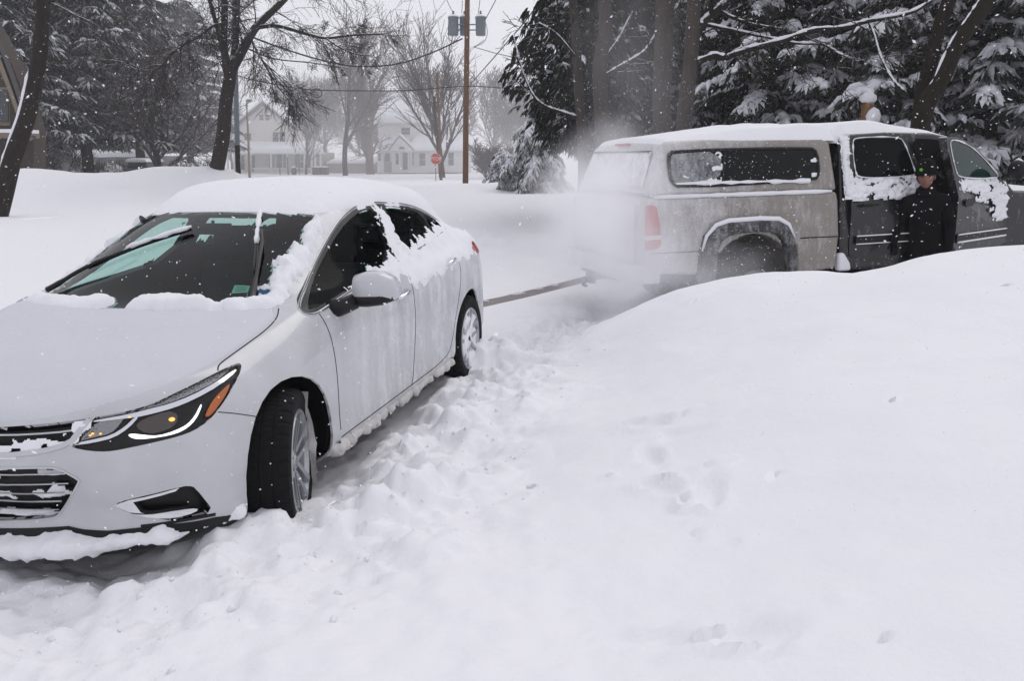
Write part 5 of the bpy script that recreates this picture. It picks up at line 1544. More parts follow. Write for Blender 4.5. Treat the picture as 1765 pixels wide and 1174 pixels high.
for a in range(5):
    an = a * 2 * PI / 5; mb.prism([(.004 * math.cos(an + .9), .004 * math.sin(an + .9)), (.015 * math.cos(an + .4), .015 * math.sin(an + .4)), (.019 * math.cos(an), .019 * math.sin(an)), (.015 * math.cos(an - .4), .015 * math.sin(an - .4)), (.004 * math.cos(an - .9), .004 * math.sin(an - .9))], 0, .006, lambda u, v, h: (-.045 + u, -.155 - h, 1.655 + v))
mb.build('cap_badge', M_badge, cp)
# collar of the coat and gloved hands with five fingers each
mb = MB(); mb.lathe([(.085, -.03), (.10, 0), (.088, .05), (.078, .055)], 24, (0, -.05, 1.40)); mb.build('coat_collar', M_coat, pb, smooth=True)
def hand(side, wrist, fwd, up):
    f = Vector(fwd).normalized(); u = Vector(up).normalized(); s = f.cross(u).normalized() * side
    W_ = Vector(wrist); V = [W_, W_ + f * .045, W_ + f * .085]; E = [(0, 1), (1, 2)]; Rr = [.026, (.036, .02), (.034, .018)]
    for k, (o, L) in enumerate(((-.028, .062), (-.010, .075), (.010, .070), (.027, .055))):
        b = W_ + f * .085 + s * o; i = len(V)
        V += [b, b + f * L * .5 - u * .006, b + f * L * .8 - u * .028, b + f * L * .85 - u * .045]; E += [(2, i), (i, i + 1), (i + 1, i + 2), (i + 2, i + 3)]; Rr += [.011, .010, .009, .008]
    i = len(V); b = W_ + f * .03 - s * .034; V += [b, b + f * .03 - s * .02 - u * .01, b + f * .055 - s * .018 - u * .02]; E += [(1, i), (i, i + 1), (i + 1, i + 2)]; Rr += [.014, .012, .010]
    o = skin_mesh('glove', [tuple(v) for v in V], E, Rr, [M_hair], person, sub=1)
hand(1, (.20, -.20, .80), (-.1, -.35, -1), (0, -1, .3))
hand(-1, (-.29, -.22, .93), (0, -.8, -.5), (0, -.4, 1))
pw = TR_M @ Vector((2.08, -1.08, .03))
person.matrix_world = Matrix.Translation((pw.x, pw.y, -.06)) @ Matrix.Rotation(math.radians(-26), 4, 'Z') @ Matrix.Rotation(math.radians(-5), 4, 'Y') @ Matrix.Rotation(math.radians(7), 4, 'X') @ Matrix.Scale(1.0, 4)
# ================================================================== trees
def bark_mat(name, col, scale=6, snow=(.55, .85, 1.0)):
    m = mat(name, col, .9, spec=.1)
    nt, N, L, b = nodes(m)
    t = tex(nt, scale, 5, .7, stretch=(3, 3, .5)); w = tex(nt, scale * 2, 3, .6)
    L.new(mixc(nt, t.outputs[0], tuple(c * .30 for c in col), tuple(min(1, c * 1.9) for c in col)), b.inputs['Base Color'])
    bump(nt, b, t.outputs[0], .8, .03)
    if snow: up_snow(m, snow[0], snow[1], snow[2], 5)
    return m
M_bark = bark_mat('dark_wet_bark', (.024, .019, .016))
M_bark_clean = bark_mat('dark_bark', (.020, .015, .012), snow=(.8, 1.1, 1.0))
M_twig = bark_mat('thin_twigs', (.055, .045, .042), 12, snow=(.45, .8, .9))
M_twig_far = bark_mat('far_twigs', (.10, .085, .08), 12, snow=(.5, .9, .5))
M_rust = bark_mat('withered_leaves', (.10, .062, .045), 12, snow=(.6, .95, .6))
def needle_mat(name, col, lo, hi, amt):
    m = mat(name, col, .8, spec=.15)
    nt, N, L, b = nodes(m)
    t = tex(nt, 3, 3); L.new(mixc(nt, t.outputs[0], tuple(c * .5 for c in col), tuple(c * 1.5 for c in col)), b.inputs['Base Color'])
    up_snow(m, lo, hi, amt, 2.5)
    return m
M_needle = needle_mat('dark_needles', (.019, .023, .017), .62, .95, .85)
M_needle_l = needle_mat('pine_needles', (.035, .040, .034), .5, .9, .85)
M_needle_s = needle_mat('snowy_needles', (.06, .065, .055), .12, .55, .95)
M_bough_snow = snow_mat('bough_snow', b1=.5, s1=12, s2=50, col=(.80, .80, .84))

def rand_dir(rn):
    v = Vector((rn.gauss(0, 1), rn.gauss(0, 1), rn.gauss(0, 1))); return v.normalized()
def grow(mbs, p, d, L, r, lvl, P, rn):
    k = P['seg'][min(lvl, len(P['seg']) - 1)]
    pts, rad = [p.copy()], [r]
    tip = r * P['taper'][min(lvl, len(P['taper']) - 1)]
    for i in range(k):
        d = (d + rand_dir(rn) * P['bend'] + Vector((0, 0, P['trop'][min(lvl, len(P['trop']) - 1)]))).normalized()
        p = p + d * (L / k); pts.append(p.copy()); rad.append(max(P['rmin'], r + (tip - r) * (i + 1) / k))
    mbs[0 if lvl == 0 else 1].tube(pts, rad, 7 if lvl == 0 else (5 if lvl == 1 else 3), cap=False)
    if lvl >= P['levels']: return
    n = P['n'][lvl]; t0 = P['start'][min(lvl, len(P['start']) - 1)]
    for j in range(n):
        t = t0 + (1 - t0) * (j + rn.random() * .8) / n; t = min(t, .999)
        i = int(t * k); f = t * k - i
        q = pts[i].lerp(pts[i + 1], f); dd = (pts[i + 1] - pts[i]).normalized()
        ax = dd.cross(rand_dir(rn)).normalized()
        an = math.radians(P['ang'][min(lvl, len(P['ang']) - 1)] * (.7 + .6 * rn.random()))
        cd = Matrix.Rotation(an, 3, ax) @ dd
        grow(mbs, q, cd, L * P['ratio'][min(lvl, len(P['ratio']) - 1)] * (.7 + .5 * rn.random()) * (1.15 - .4 * t), max(P['rmin'], (rad[i] + (rad[i + 1] - rad[i]) * f) * P['rr']), lvl + 1, P, rn)
BASEP = dict(seg=(8, 6, 5, 4), taper=(.4, .3, .3, .3), bend=.10, trop=(.02, .06, .05, .03), levels=3, n=(10, 8, 7), start=(.3, .2, .15), ang=(38, 40, 42), ratio=(.65, .55, .5), rr=.55, rmin=.008)
def bare_tree(name, label, base, H, r, P=None, seed=1, group=None, mats=None, lean=(0, 0), cat_='tree'):
    Q = dict(BASEP); Q.update(P or {})
    rn = random.Random(seed)
    root = empty(name, base)
    tag(root, label, cat_, group)
    a, b = MB(), MB()
    grow([a, b], Vector((0, 0, -.3)), Vector((lean[0], lean[1], 1)).normalized(), H, r, 0, Q, rn)
    mt = mats or (M_bark, M_twig)
    a.build('trunk', mt[0], root, smooth=True, fix=False); b.build('crown', mt[1], root, fix=False)
    return root

def limb(mb, pts, r0, r1, n=8, wob=0.0, rn=None):
    P_ = cat(pts, 6); k = len(P_)
    mb.tube(P_, [r0 + (r1 - r0) * i / (k - 1) for i in range(k)], n)
    return P_
def twigs_on(mbs, P_, n, L, r, Pm, rn, t0=.1, t1=1.0, droop=False):
    k = len(P_) - 1
    for j in range(n):
        t = t0 + (t1 - t0) * (j + rn.random()) / n; i = min(int(t * k), k - 1)
        q = P_[i].lerp(P_[i + 1], t * k - i); dd = (P_[i + 1] - P_[i]).normalized()
        ax = dd.cross(rand_dir(rn)).normalized()
        cd = Matrix.Rotation(math.radians(30 + 40 * rn.random()), 3, ax) @ dd
        grow(mbs, q, cd, L * (.5 + .8 * rn.random()), r, 1, Pm, rn)

# --- the street tree behind the car, its limbs where the photo has them
def street_tree():
    rn = random.Random(31); Y = 33.0
    b0 = at(372, 312, Y); root = empty('street_tree', b0); tag(root, 'tall bare street tree with forked trunk and drooping snowy limbs beside the steel pole', 'tree')
    O = b0
    W_ = lambda u, v, dy=0.0: at(u, v, Y + dy) - O
    tr, cr = MB(), MB()
    limb(tr, [W_(367, 325), W_(376, 280), W_(385, 230), W_(389, 180), W_(396, 135), W_(399, 112)], .30, .22, 12)
    S = []
    S.append((limb(tr, [W_(398, 122), W_(420, 82, .3), W_(443, 44, .8), W_(490, -2, 1.5), W_(530, -50, 2.5)], .20, .10), .9))
    S.append((limb(tr, [W_(394, 128), W_(386, 80, -.3), W_(387, 20, -.8), W_(384, -60, -1)], .17, .10), .8))
    S.append((limb(tr, [W_(399, 118), W_(406, 70, .8), W_(409, 10, 1.4), W_(415, -60, 2)], .15, .09), .8))
    S.append((limb(cr, [W_(389, 110), W_(375, 50, -.8), W_(361, -2, -1.5), W_(350, -60, -2)], .10, .06), .7))
    S.append((limb(cr, [W_(441, 47, .8), W_(478, 44, .6), W_(530, 58, .2), W_(562, 65, 0), W_(605, 60, 0), W_(662, 58, .5)], .085, .03), .1))
    S.append((limb(cr, [W_(387, 40, -.6), W_(365, 45, -1.2), W_(344, 61, -1.6), W_(310, 80, -1.8), W_(290, 99, -2), W_(272, 118, -2), W_(240, 121, -2), W_(205, 112, -2.2)], .075, .025), .5))
    S.append((limb(cr, [W_(562, 65), W_(580, 78, -.3), W_(612, 92, -.6), W_(640, 95, -.8)], .04, .015), .05))
    S.append((limb(cr, [W_(430, 62, .5), W_(450, 100, 0), W_(480, 150, -.4), W_(500, 170, -.5)], .05, .015), .4))
    S.append((limb(cr, [W_(420, 80, .5), W_(470, 100, 1), W_(540, 108, 1.4), W_(600, 118, 1.6)], .035, .012), .05))
    P1 = dict(BASEP); P1.update(levels=3, n=(0, 7, 6), seg=(5, 5, 4, 3), bend=.16, trop=(0, -.07, -.12, -.12), rmin=.007, ratio=(.6, .6, .6), rr=.5)
    for (l, f) in S: twigs_on([cr, cr], l, 13 if f > .2 else 9, 1.9 * f + .6, .028 if f > .2 else .015, P1, rn)
    for i, q_ in ((4, 6), (5, 12), (7, 9)): twigs_on([cr, cr], S[i][0], q_, 1.3, .018, P1, rn)
    tr.build('trunk', M_bark, root, smooth=True); cr.build('crown', M_bark, root, fix=False)
street_tree()

# --- the leaning trunk at the far left
def leaning_tree():
    rn = random.Random(5); Y = 22.0
    b0 = at(-12, 400, Y); root = empty('leaning_tree', b0); tag(root, 'dark leaning trunk at the left edge with snow along its side', 'tree')
    W_ = lambda u, v, dy=0.0: at(u, v, Y + dy) - b0
    tr, cr = MB(), MB()
    l = cat([W_(-14, 410), W_(6, 335), W_(22, 272), W_(46, 204), W_(61, 136), W_(71, 68), W_(73, 0), W_(72, -60)], 5)
    k = len(l); tr.tube(l, [.25 - .11 * i / (k - 1) for i in range(k)], 12)
    l2 = limb(cr, [W_(75, 10), W_(95, -3, .2), W_(140, -30, .6)], .07, .03)
    l3 = limb(cr, [W_(72, -20), W_(40, -50, -.5), W_(10, -90, -1)], .10, .05)
    P1 = dict(BASEP); P1.update(levels=3, n=(0, 6, 5), rmin=.006, bend=.15, trop=(0, -.02, -.05, -.05))
    for q in (l2, l3): twigs_on([cr, cr], q, 8, 1.6, .03, P1, rn)
    mb = MB(); sn = [p + Vector((-.19 + .07 * i / k, -.07, .03)) for i, p in enumerate(l)][3:22]
    mb.tube(sn, [.02] + [.05 + .03 * rn.random() for _ in sn[2:]] + [.02], 7)
    tr.build('trunk', M_bark_clean, root, smooth=True); cr.build('crown', M_bark, root, fix=False); mb.build('snow_strip', M_bough_snow, root, smooth=True)
leaning_tree()

# --- broadleaf trees of the street behind
def gb(u, v_unused, Y): 
    p = at(u, 290, Y); return (p.x, Y, gz(p.x, Y))
VASE = dict(n=(11, 9, 8), start=(.14, .12, .1), ang=(24, 24, 30), ratio=(.95, .62, .5), trop=(.02, .07, .06, .04), bend=.07, rmin=.022, rr=.6, seg=(7, 7, 5, 3))
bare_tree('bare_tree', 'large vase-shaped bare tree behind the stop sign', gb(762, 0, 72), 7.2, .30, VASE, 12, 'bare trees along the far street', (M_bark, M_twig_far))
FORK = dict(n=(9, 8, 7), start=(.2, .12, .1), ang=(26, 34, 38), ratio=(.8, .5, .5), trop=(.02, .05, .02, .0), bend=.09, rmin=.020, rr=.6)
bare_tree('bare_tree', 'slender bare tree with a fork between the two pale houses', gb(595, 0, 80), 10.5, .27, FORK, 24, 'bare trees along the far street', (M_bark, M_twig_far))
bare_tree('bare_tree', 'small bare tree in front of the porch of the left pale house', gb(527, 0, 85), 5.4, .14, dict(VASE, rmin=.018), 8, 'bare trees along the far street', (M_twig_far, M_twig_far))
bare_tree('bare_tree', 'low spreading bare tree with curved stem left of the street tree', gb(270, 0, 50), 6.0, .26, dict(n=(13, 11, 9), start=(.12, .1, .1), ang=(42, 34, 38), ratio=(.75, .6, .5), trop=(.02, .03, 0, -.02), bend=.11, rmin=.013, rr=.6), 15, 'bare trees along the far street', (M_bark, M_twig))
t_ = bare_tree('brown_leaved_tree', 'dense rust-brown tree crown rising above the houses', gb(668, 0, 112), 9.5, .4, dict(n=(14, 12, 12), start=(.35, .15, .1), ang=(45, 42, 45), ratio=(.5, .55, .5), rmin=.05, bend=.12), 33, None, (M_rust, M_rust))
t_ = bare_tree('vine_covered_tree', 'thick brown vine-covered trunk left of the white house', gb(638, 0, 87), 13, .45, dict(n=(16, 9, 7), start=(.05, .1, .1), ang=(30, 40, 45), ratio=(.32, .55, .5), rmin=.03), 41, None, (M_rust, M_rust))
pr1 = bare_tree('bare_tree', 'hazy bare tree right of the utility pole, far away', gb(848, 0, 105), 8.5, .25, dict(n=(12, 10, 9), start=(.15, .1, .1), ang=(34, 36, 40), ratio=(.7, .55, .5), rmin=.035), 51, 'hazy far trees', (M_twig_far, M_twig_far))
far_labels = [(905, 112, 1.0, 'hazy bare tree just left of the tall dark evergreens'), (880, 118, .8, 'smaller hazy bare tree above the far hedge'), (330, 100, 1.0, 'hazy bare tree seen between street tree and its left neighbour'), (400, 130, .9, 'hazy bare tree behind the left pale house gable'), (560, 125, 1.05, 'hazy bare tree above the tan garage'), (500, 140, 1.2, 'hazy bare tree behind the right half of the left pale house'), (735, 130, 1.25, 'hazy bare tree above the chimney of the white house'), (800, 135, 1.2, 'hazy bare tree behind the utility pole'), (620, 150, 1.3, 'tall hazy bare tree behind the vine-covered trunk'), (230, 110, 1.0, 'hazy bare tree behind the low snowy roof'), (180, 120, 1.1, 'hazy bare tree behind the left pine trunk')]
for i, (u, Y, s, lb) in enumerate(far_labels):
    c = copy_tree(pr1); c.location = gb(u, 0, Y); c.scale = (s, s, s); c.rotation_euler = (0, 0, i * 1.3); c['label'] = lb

# --- conifers
def spray(mb, p, d, L, rn, drop=.25, nq=7, wd=.032):
    """a hanging fan of needle twigs"""
    side = d.cross(Vector((0, 0, 1)));
    if side.length < .1: side = Vector((1, 0, 0))
    side.normalize()
    for k in range(nq):
        a = (k / (nq - 1) - .5) * 1.9 + rn.gauss(0, .15)
        dd = (d * math.cos(a) + side * math.sin(a) + Vector((0, 0, -drop - .35 * rn.random()))).normalized()
        l = L * (.6 + .6 * rn.random()) * (1 - .25 * abs(a))
        q = p + d * (.25 * L * rn.random())
        w = dd.cross(rand_dir(rn)).normalized() * wd * (.7 + .6 * rn.random())
        m = q + dd * l * .55 + Vector((0, 0, .03 * l)); e = q + dd * l + Vector((0, 0, -.12 * l))
        mb.add([q - w * .5, q + w * .5, m + w, m - w, e], [(0, 1, 2, 3), (3, 2, 4)])
def conifer_mesh(H, R, trunk_r, nb, seed, droop=.35, hang=None, z0=.5, spray_L=.34, per=9, snowy=0.0, shape=.8, wd=.032, clump=1):
    rn = random.Random(seed); tr, cr, sn = MB(), MB(), MB()
    tr.tube([Vector((.04 * math.sin(k), .04 * math.cos(k * 1.7), -.3 + (H + .3) * k / 10)) for k in range(11)], [trunk_r * (1 - .88 * k / 10) for k in range(11)], 9, cap=False)
    for b in range(nb):
        t = (b + rn.random()) / nb; z = z0 + (H - z0) * t
        L = R * ((1 - t) ** shape) * (.45 + .75 * rn.random()) + .25
        az = b * 2.39996 + rn.gauss(0, .2)
        d = Vector((math.cos(az), math.sin(az), .15 - .1 * rn.random() if hang is None else rn.uniform(-.25, .35)))
        pts = []; p = Vector((0, 0, z)); k = 8
        for i in range(k + 1):
            pts.append(p.copy()); f = i / k
            dd = Vector((d.x, d.y, d.z - droop * 1.6 * f + (.25 * f * f))).normalized(); p = p + dd * (L / k)
        tr.tube(pts, [max(.006, .028 * (1 - i / k) * (L / 2) ** .5 + .006) for i in range(k + 1)], 4, cap=False)
        m = int(per * L / 2 * clump) + 2
        for j in range(m):
            f = .12 + .88 * (j + rn.random()) / m; i = min(int(f * k), k - 1); q = pts[i].lerp(pts[i + 1], f * k - i)
            bd = (pts[i + 1] - pts[i]).normalized(); sd = bd.cross(Vector((0, 0, 1))).normalized() * rn.choice((-1, 1))
            sdir = (bd * .5 + sd * rn.random() * 1.1).normalized()
            q = q + sdir * rn.random() * .25 * L * (1 - f) * .8
            spray(cr, q, sdir, spray_L * (.7 + .6 * rn.random()), rn, droop * .9 if hang is None else hang * (.6 + .8 * rn.random()), 7, wd)
            if rn.random() < snowy * .95:
                spray(sn, q + Vector((0, 0, .025)), sdir, spray_L * (.45 + .5 * rn.random()), rn, droop * .7, 8, wd * 1.5)
            if rn.random() < snowy * .35:
                # a pad of snow lying on the bough
                r = spray_L * (.12 + .20 * rn.random())
                c0 = q + sdir * spray_L * .3 + Vector((0, 0, .03))
                a0 = [c0 - sdir * r * 1.5 + Vector((0, 0, .0)), c0 - sdir * r * .5 + Vector((0, 0, r * .3)), c0 + sdir * r * .6 + Vector((0, 0, r * .15)), c0 + sdir * r * 1.7 + Vector((0, 0, -r * .7))]
                sn.tube(a0, [r * .15, r * .55, r * .5, r * .10], 6, cap=False)
        if snowy > .1 and rn.random() < .4 + snowy:
            q = [p_ + Vector((rn.gauss(0, .02), rn.gauss(0, .02), .03)) for p_ in cat([tuple(v) for v in pts[2:]], 3)]
            sn.tube(q, [.01] + [spray_L * (.06 + .24 * rn.random() ** 1.5) for _ in q[2:]] + [.01], 6, cap=False)
    return tr, cr, sn
def conifer(name, label, loc, args, mats=(None, None), group=None, rot=0, s=1.0, cat_='tree'):
    tr, cr, sn = conifer_mesh(**args)
    root = empty(name, loc, rot); root.scale = (s, s, s); tag(root, label, cat_, group)
    tr.build('trunk', mats[0] or M_bark_clean, root, smooth=True, fix=False)
    c = cr.build('crown', mats[1] or M_needle, root, fix=False)
    if sn.v: sn.build('bough_snow', M_bough_snow, root, smooth=True, fix=False)
    return root
G1 = 'dark evergreens behind the pickup'
def fluffy_conifer(name, label, H, R, N, seed, z0, group):
    """soft evergreen: hanging sprays spread through an uneven crown"""
    rn = random.Random(seed); tr, cr, sn = MB(), MB(), MB()
    root = empty(name); tag(root, label, 'tree', group)
    tr.tube([Vector((.05 * math.sin(k), .05 * math.cos(k * 1.7), -.3 + (H + .3) * k / 10)) for k in range(11)], [.15 * (1 - .88 * k / 10) for k in range(11)], 9, cap=False)
    n = 0
    while n < N:
        z = z0 + (H - z0) * rn.random() ** 1.15; az = rn.random() * 2 * PI
        lob = 1 + .38 * noise.noise((math.cos(az) * 1.7, math.sin(az) * 1.7, z * .9 + seed)) + .22 * noise.noise((math.cos(az) * 4, math.sin(az) * 4, z * 2.4 + seed))
        t = (z - z0) / (H - z0); prof = min(1, .55 + 2.2 * t) * (1 - .75 * t ** 1.6)
        r = R * prof * lob * (rn.random() ** .45)
        if noise.noise((math.cos(az) * r * 1.5, math.sin(az) * r * 1.5, z * 1.3 + 9)) < -.28: continue
        p = Vector((math.cos(az) * r, math.sin(az) * r, z)); d = Vector((math.cos(az), math.sin(az), rn.uniform(-.5, .3)))
        spray(cr, p, d.normalized(), rn.uniform(.18, .40), rn, rn.uniform(.3, 1.8), 7, .028)
        if rn.random() < .07: spray(sn, p + Vector((0, 0, .03)), d.normalized(), rn.uniform(.12, .28), rn, .4, 6, .04)
        if n % 22 == 0:
            a = Vector((0, 0, z + .1)); tr.tube([a, a.lerp(p, .5) + Vector((0, 0, .08)), p], [.03, .02, .008], 4, cap=False)
        n += 1
    tr.build('trunk', M_bark_clean, root, smooth=True, fix=False); cr.build('crown', M_needle, root, fix=False); sn.build('bough_snow', M_bough_snow, root, fix=False)
    return root
protoA = fluffy_conifer('evergreen_tree', 'dark evergreen at the left edge of the row behind the pickup', 9.0, 2.0, 3600, 3, 1.9, G1)
protoB = conifer('evergreen_tree', 'snow-laden spruce behind the cap of the pickup', (0, 0, 0), dict(H=9.0, R=2.9, trunk_r=.18, nb=90, seed=9, droop=.5, z0=.5, per=18, snowy=.45, shape=.7, spray_L=.42, clump=1.2, wd=.045), group=G1)
protoC = conifer('evergreen_tree', 'spruce with thick snow pads behind the cab', (0, 0, 0), dict(H=8.0, R=3.1, trunk_r=.16, nb=80, seed=14, droop=.42, z0=.4, per=18, snowy=.75, shape=.75, spray_L=.46, clump=1.2, wd=.05), group=G1)
ev = [  # prototype, pixel column, depth, scale, turn, label
 (protoA, 1015, 20.5, 1.0, 0, None), (protoB, 1330, 19.0, 1.0, .4, None), (protoC, 1560, 17.5, 1.0, 0, None),
 (protoA, 1075, 23.5, 1.15, 2.0, 'dark evergreen behind the two thin dark trunks'),
 (protoA, 1105, 25.0, 1.1, 4.0, 'evergreen deeper in the row, behind the two thick trunks'),
 (protoB, 1240, 23.0, 1.1, 1.7, 'spruce right of the thick bare trunks, behind the long snowy limb'),
 (protoB, 1430, 21.5, 1.05, 3.0, 'spruce behind the snow-capped stump'),
 (protoC, 1700, 16.5, .95, 2.2, 'spruce at the right edge with heavy white boughs'),
 (protoC, 1790, 20.0, 1.1, 4.2, 'spruce half out of the frame at the upper right'),
 (protoB, 1500, 25.5, 1.2, 5.0, 'tall spruce deep behind the leaning trunks'),
 (protoB, 1640, 23.0, 1.1, .9, 'tall spruce right of the leaning trunks'),
 (protoA, 1350, 27.0, 1.2, 5.2, 'dark evergreen far back behind the cap window'),
 (protoA, 1180, 29.0, 1.25, .7, 'dark evergreen farthest back between the bare trunks'),
 (protoB, 1720, 27.0, 1.25, 2.6, 'dark spruce farthest back at the right')]
for i, (pr, u, Y, s, rz, lb) in enumerate(ev):
    o = pr if lb is None else copy_tree(pr)
    p = at(u, 290, Y); o.location = (p.x, Y, gz(p.x, Y) - .05); o.scale = (s, s, s); o.rotation_euler = (0, 0, rz)
    if lb: o['label'] = lb
# weeping snowy boughs left of the row
p = at(922, 290, 40); sb = conifer('snowy_shrub', 'low weeping evergreen wholly white with snow at the left end of the dark row', (p.x, 40, gz(p.x, 40) - .2), dict(H=3.6, R=2.0, trunk_r=.08, nb=70, seed=21, droop=.95, z0=.3, per=30, snowy=.30, shape=.35, spray_L=.42, clump=1.5, wd=.05), (None, M_needle_s), cat_='shrub')
sb2 = copy_tree(sb); p = at(868, 290, 52); sb2.location = (p.x, 52, gz(p.x, 52) - .2); sb2.rotation_euler = (0, 0, 2); sb2.scale = (.7, .7, .62); sb2['label'] = 'small round snow-covered bush between utility pole and evergreens'
# pines on the left
G2 = 'pines on the left'
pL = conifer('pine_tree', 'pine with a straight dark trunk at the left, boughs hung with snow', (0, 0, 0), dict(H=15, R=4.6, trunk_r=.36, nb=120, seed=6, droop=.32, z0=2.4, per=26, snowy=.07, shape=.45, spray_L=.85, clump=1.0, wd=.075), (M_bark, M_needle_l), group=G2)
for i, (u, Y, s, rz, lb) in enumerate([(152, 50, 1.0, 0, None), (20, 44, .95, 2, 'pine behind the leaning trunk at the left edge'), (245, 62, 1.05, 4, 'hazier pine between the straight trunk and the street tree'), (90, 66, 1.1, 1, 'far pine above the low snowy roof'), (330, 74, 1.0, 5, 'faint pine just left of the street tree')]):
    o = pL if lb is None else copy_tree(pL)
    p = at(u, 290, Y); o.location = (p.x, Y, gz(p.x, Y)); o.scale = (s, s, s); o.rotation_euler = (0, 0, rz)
    if lb: o['label'] = lb
# --- the bare trunks among the evergreens
def trunk_tree(name, label, pts_px, Y, r0, r1, limbs, seed, tw=7, snow_side=False, mt=None):
    rn = random.Random(seed); b0 = at(*pts_px[0], Y); b0.z = gz(b0.x, Y) - .1
    root = empty(name, b0); tag(root, label, 'tree')
    W_ = lambda u, v, dy=0.0: at(u, v, Y + dy) - b0
    tr, cr = MB(), MB()
    pp = [Vector((0, 0, 0))] + [W_(*q) for q in pts_px]
    l = cat(pp, 5); k = len(l); tr.tube(l, [r0 + (r1 - r0) * i / (k - 1) for i in range(k)], 12)
    P1 = dict(BASEP); P1.update(levels=3, n=(0, 5, 4), rmin=.005, bend=.15, trop=(0, .0, -.03, -.03), seg=(5, 5, 4, 3))
    sn = MB()
    for (lp, a, b, dy) in limbs:
        L = limb(cr, [W_(u, v, dy * i / max(1, len(lp) - 1)) for i, (u, v) in enumerate(lp)], a, b)
        twigs_on([cr, cr], L, tw, .9, b * .7, P1, rn)
        sn.tube([q + Vector((0, -.01, (a + (b - a) * i / len(L)) * .95 + .004)) for i, q in enumerate(L)], [(.25 + .65 * rn.random()) * (.020 + .5 * (a + (b - a) * i / len(L))) for i in range(len(L))], 6)
    up = l[-1]
    grow([cr, cr], up, (l[-1] - l[-4]).normalized(), 2.2, r1 * .9, 1, P1, rn)
    tr.build('trunk', mt or M_bark_clean, root, smooth=True); cr.build('crown', M_bark, root, fix=False)
    if snow_side:
        s2 = [q + Vector((-(r0 + (r1 - r0) * i / k) * .82, -.03, .02)) for i, q in enumerate(l)][8:-2]
        sn.tube(s2, [.006] + [.012 + .03 * rn.random() for _ in s2[2:]] + [.006], 6)
    if sn.v: sn.build('limb_snow', M_bough_snow, root, smooth=True)
    return root
M_bark_g = bark_mat('grey_brown_bark', (.055, .045, .039), 7, snow=(.62, .98, .6))
trunk_tree('bare_trunk_tree', 'thin dark trunk, leftmost of the four trunks behind the pickup tail', [(1005, 270), (1001, 200), (996, 130), (992, 60), (988, 0), (986, -60)], 16.5, .105, .08, [([(997, 203), (970, 194), (938, 182), (918, 162), (900, 120), (885, 60)], .035, .010, -.6), ([(993, 100), (960, 60), (930, 40)], .03, .012, -1)], 3, mt=M_bark_g)
trunk_tree('bare_trunk_tree', 'rough dark trunk with short snowy stub limbs, second of the four behind the pickup tail', [(1040, 260), (1036, 190), (1034, 110), (1044, 50), (1042, 0), (1040, -60)], 15.8, .145, .12, [([(1036, 135), (1068, 116), (1090, 103), (1112, 87), (1130, 60)], .045, .02, -.4), ([(1046, 95), (1070, 60), (1090, 20)], .03, .012, .5)], 4, mt=M_bark_g)
trunk_tree('bare_trunk_tree', 'thick grey-brown straight trunk, third of the four behind the pickup tail', [(1142, 235), (1140, 180), (1143, 110), (1145, 40), (1146, 0), (1148, -60)], 15.0, .165, .165, [([(1146, 40), (1166, 12), (1185, -10)], .04, .02, .2)], 5, mt=M_bark_g)
trunk_tree('bare_trunk_tree', 'thick trunk sending a long snowy limb to the right over the pickup', [(1178, 230), (1183, 170), (1190, 110), (1194, 50), (1196, 0), (1198, -60)], 14.4, .145, .11,
           [([(1190, 112), (1231, 96), (1250, 99), (1280, 88), (1352, 69), (1402, 52), (1451, 48), (1497, 36), (1567, 22), (1607, 0)], .055, .022, -1.2),
            ([(1196, 55), (1209, 43), (1236, 17), (1262, -3), (1300, -40)], .09, .06, .3), ([(1205, 40), (1222, 43), (1265, 52), (1312, 62), (1350, 70)], .03, .015, .3), ([(1352, 69), (1370, 74), (1419, 77), (1448, 93), (1480, 105)], .022, .008, -.6)], 6, mt=M_bark_g)
trunk_tree('leaning_tree', 'left stem of the leaning pair above the cab', [(1583, 214), (1599, 127), (1616, 58), (1636, 0), (1655, -60)], 13.2, .115, .10, [([(1640, -10), (1600, -60)], .05, .03, .5), ([(1497, 36), (1506, 58), (1518, 98), (1538, 136), (1558, 156)][::-1], .012, .02, .4)], 7)
trunk_tree('leaning_tree', 'right stem of the leaning pair above the cab, a snow line along its upper side', [(1588, 212), (1622, 136), (1648, 78), (1677, 35), (1700, 0), (1735, -60)], 12.9, .135, .125, [([(1700, 0), (1760, -40)], .05, .03, .5)], 8, snow_side=True)
# ================================================================== houses and street furniture behind
M_cream = mat('cream_siding', (.70, .67, .62), .8); nt, N_, L_, B_ = nodes(M_cream)
w_ = nt.nodes.new('ShaderNodeTexWave'); w_.bands_direction = 'Z'; w_.inputs['Scale'].default_value = 2.2; tc_ = nt.nodes.new('ShaderNodeTexCoord'); nt.links.new(tc_.outputs['Object'], w_.inputs['Vector']); bump(nt, B_, w_.outputs[0], .4, .02)
M_white_w = mat('white_siding', (.76, .76, .73), .8); M_trimw = mat('white_trim', (.70, .70, .69), .6)
M_pane = mat('dark_window_pane', (.03, .035, .04), .08, spec=.6); M_brick = mat('brown_brick', (.12, .07, .055), .9); M_tanw = mat('tan_wall', (.30, .25, .20), .9)
M_door = mat('dark_red_door', (.09, .035, .035), .6); M_beam = mat('tan_bargeboard', (.20, .155, .11), .8); M_brown = mat('dark_brown_wall', (.045, .033, .026), .9); M_shingle = mat('dark_shingle', (.05, .048, .05), .9)
M_pole = bark_mat('weathered_pole_wood', (.16, .095, .06), 8, snow=None); M_galv = mat('painted_grey_steel', (.16, .19, .22), .5, metal=.3); M_tank = mat('transformer_grey', (.20, .23, .25), .5)
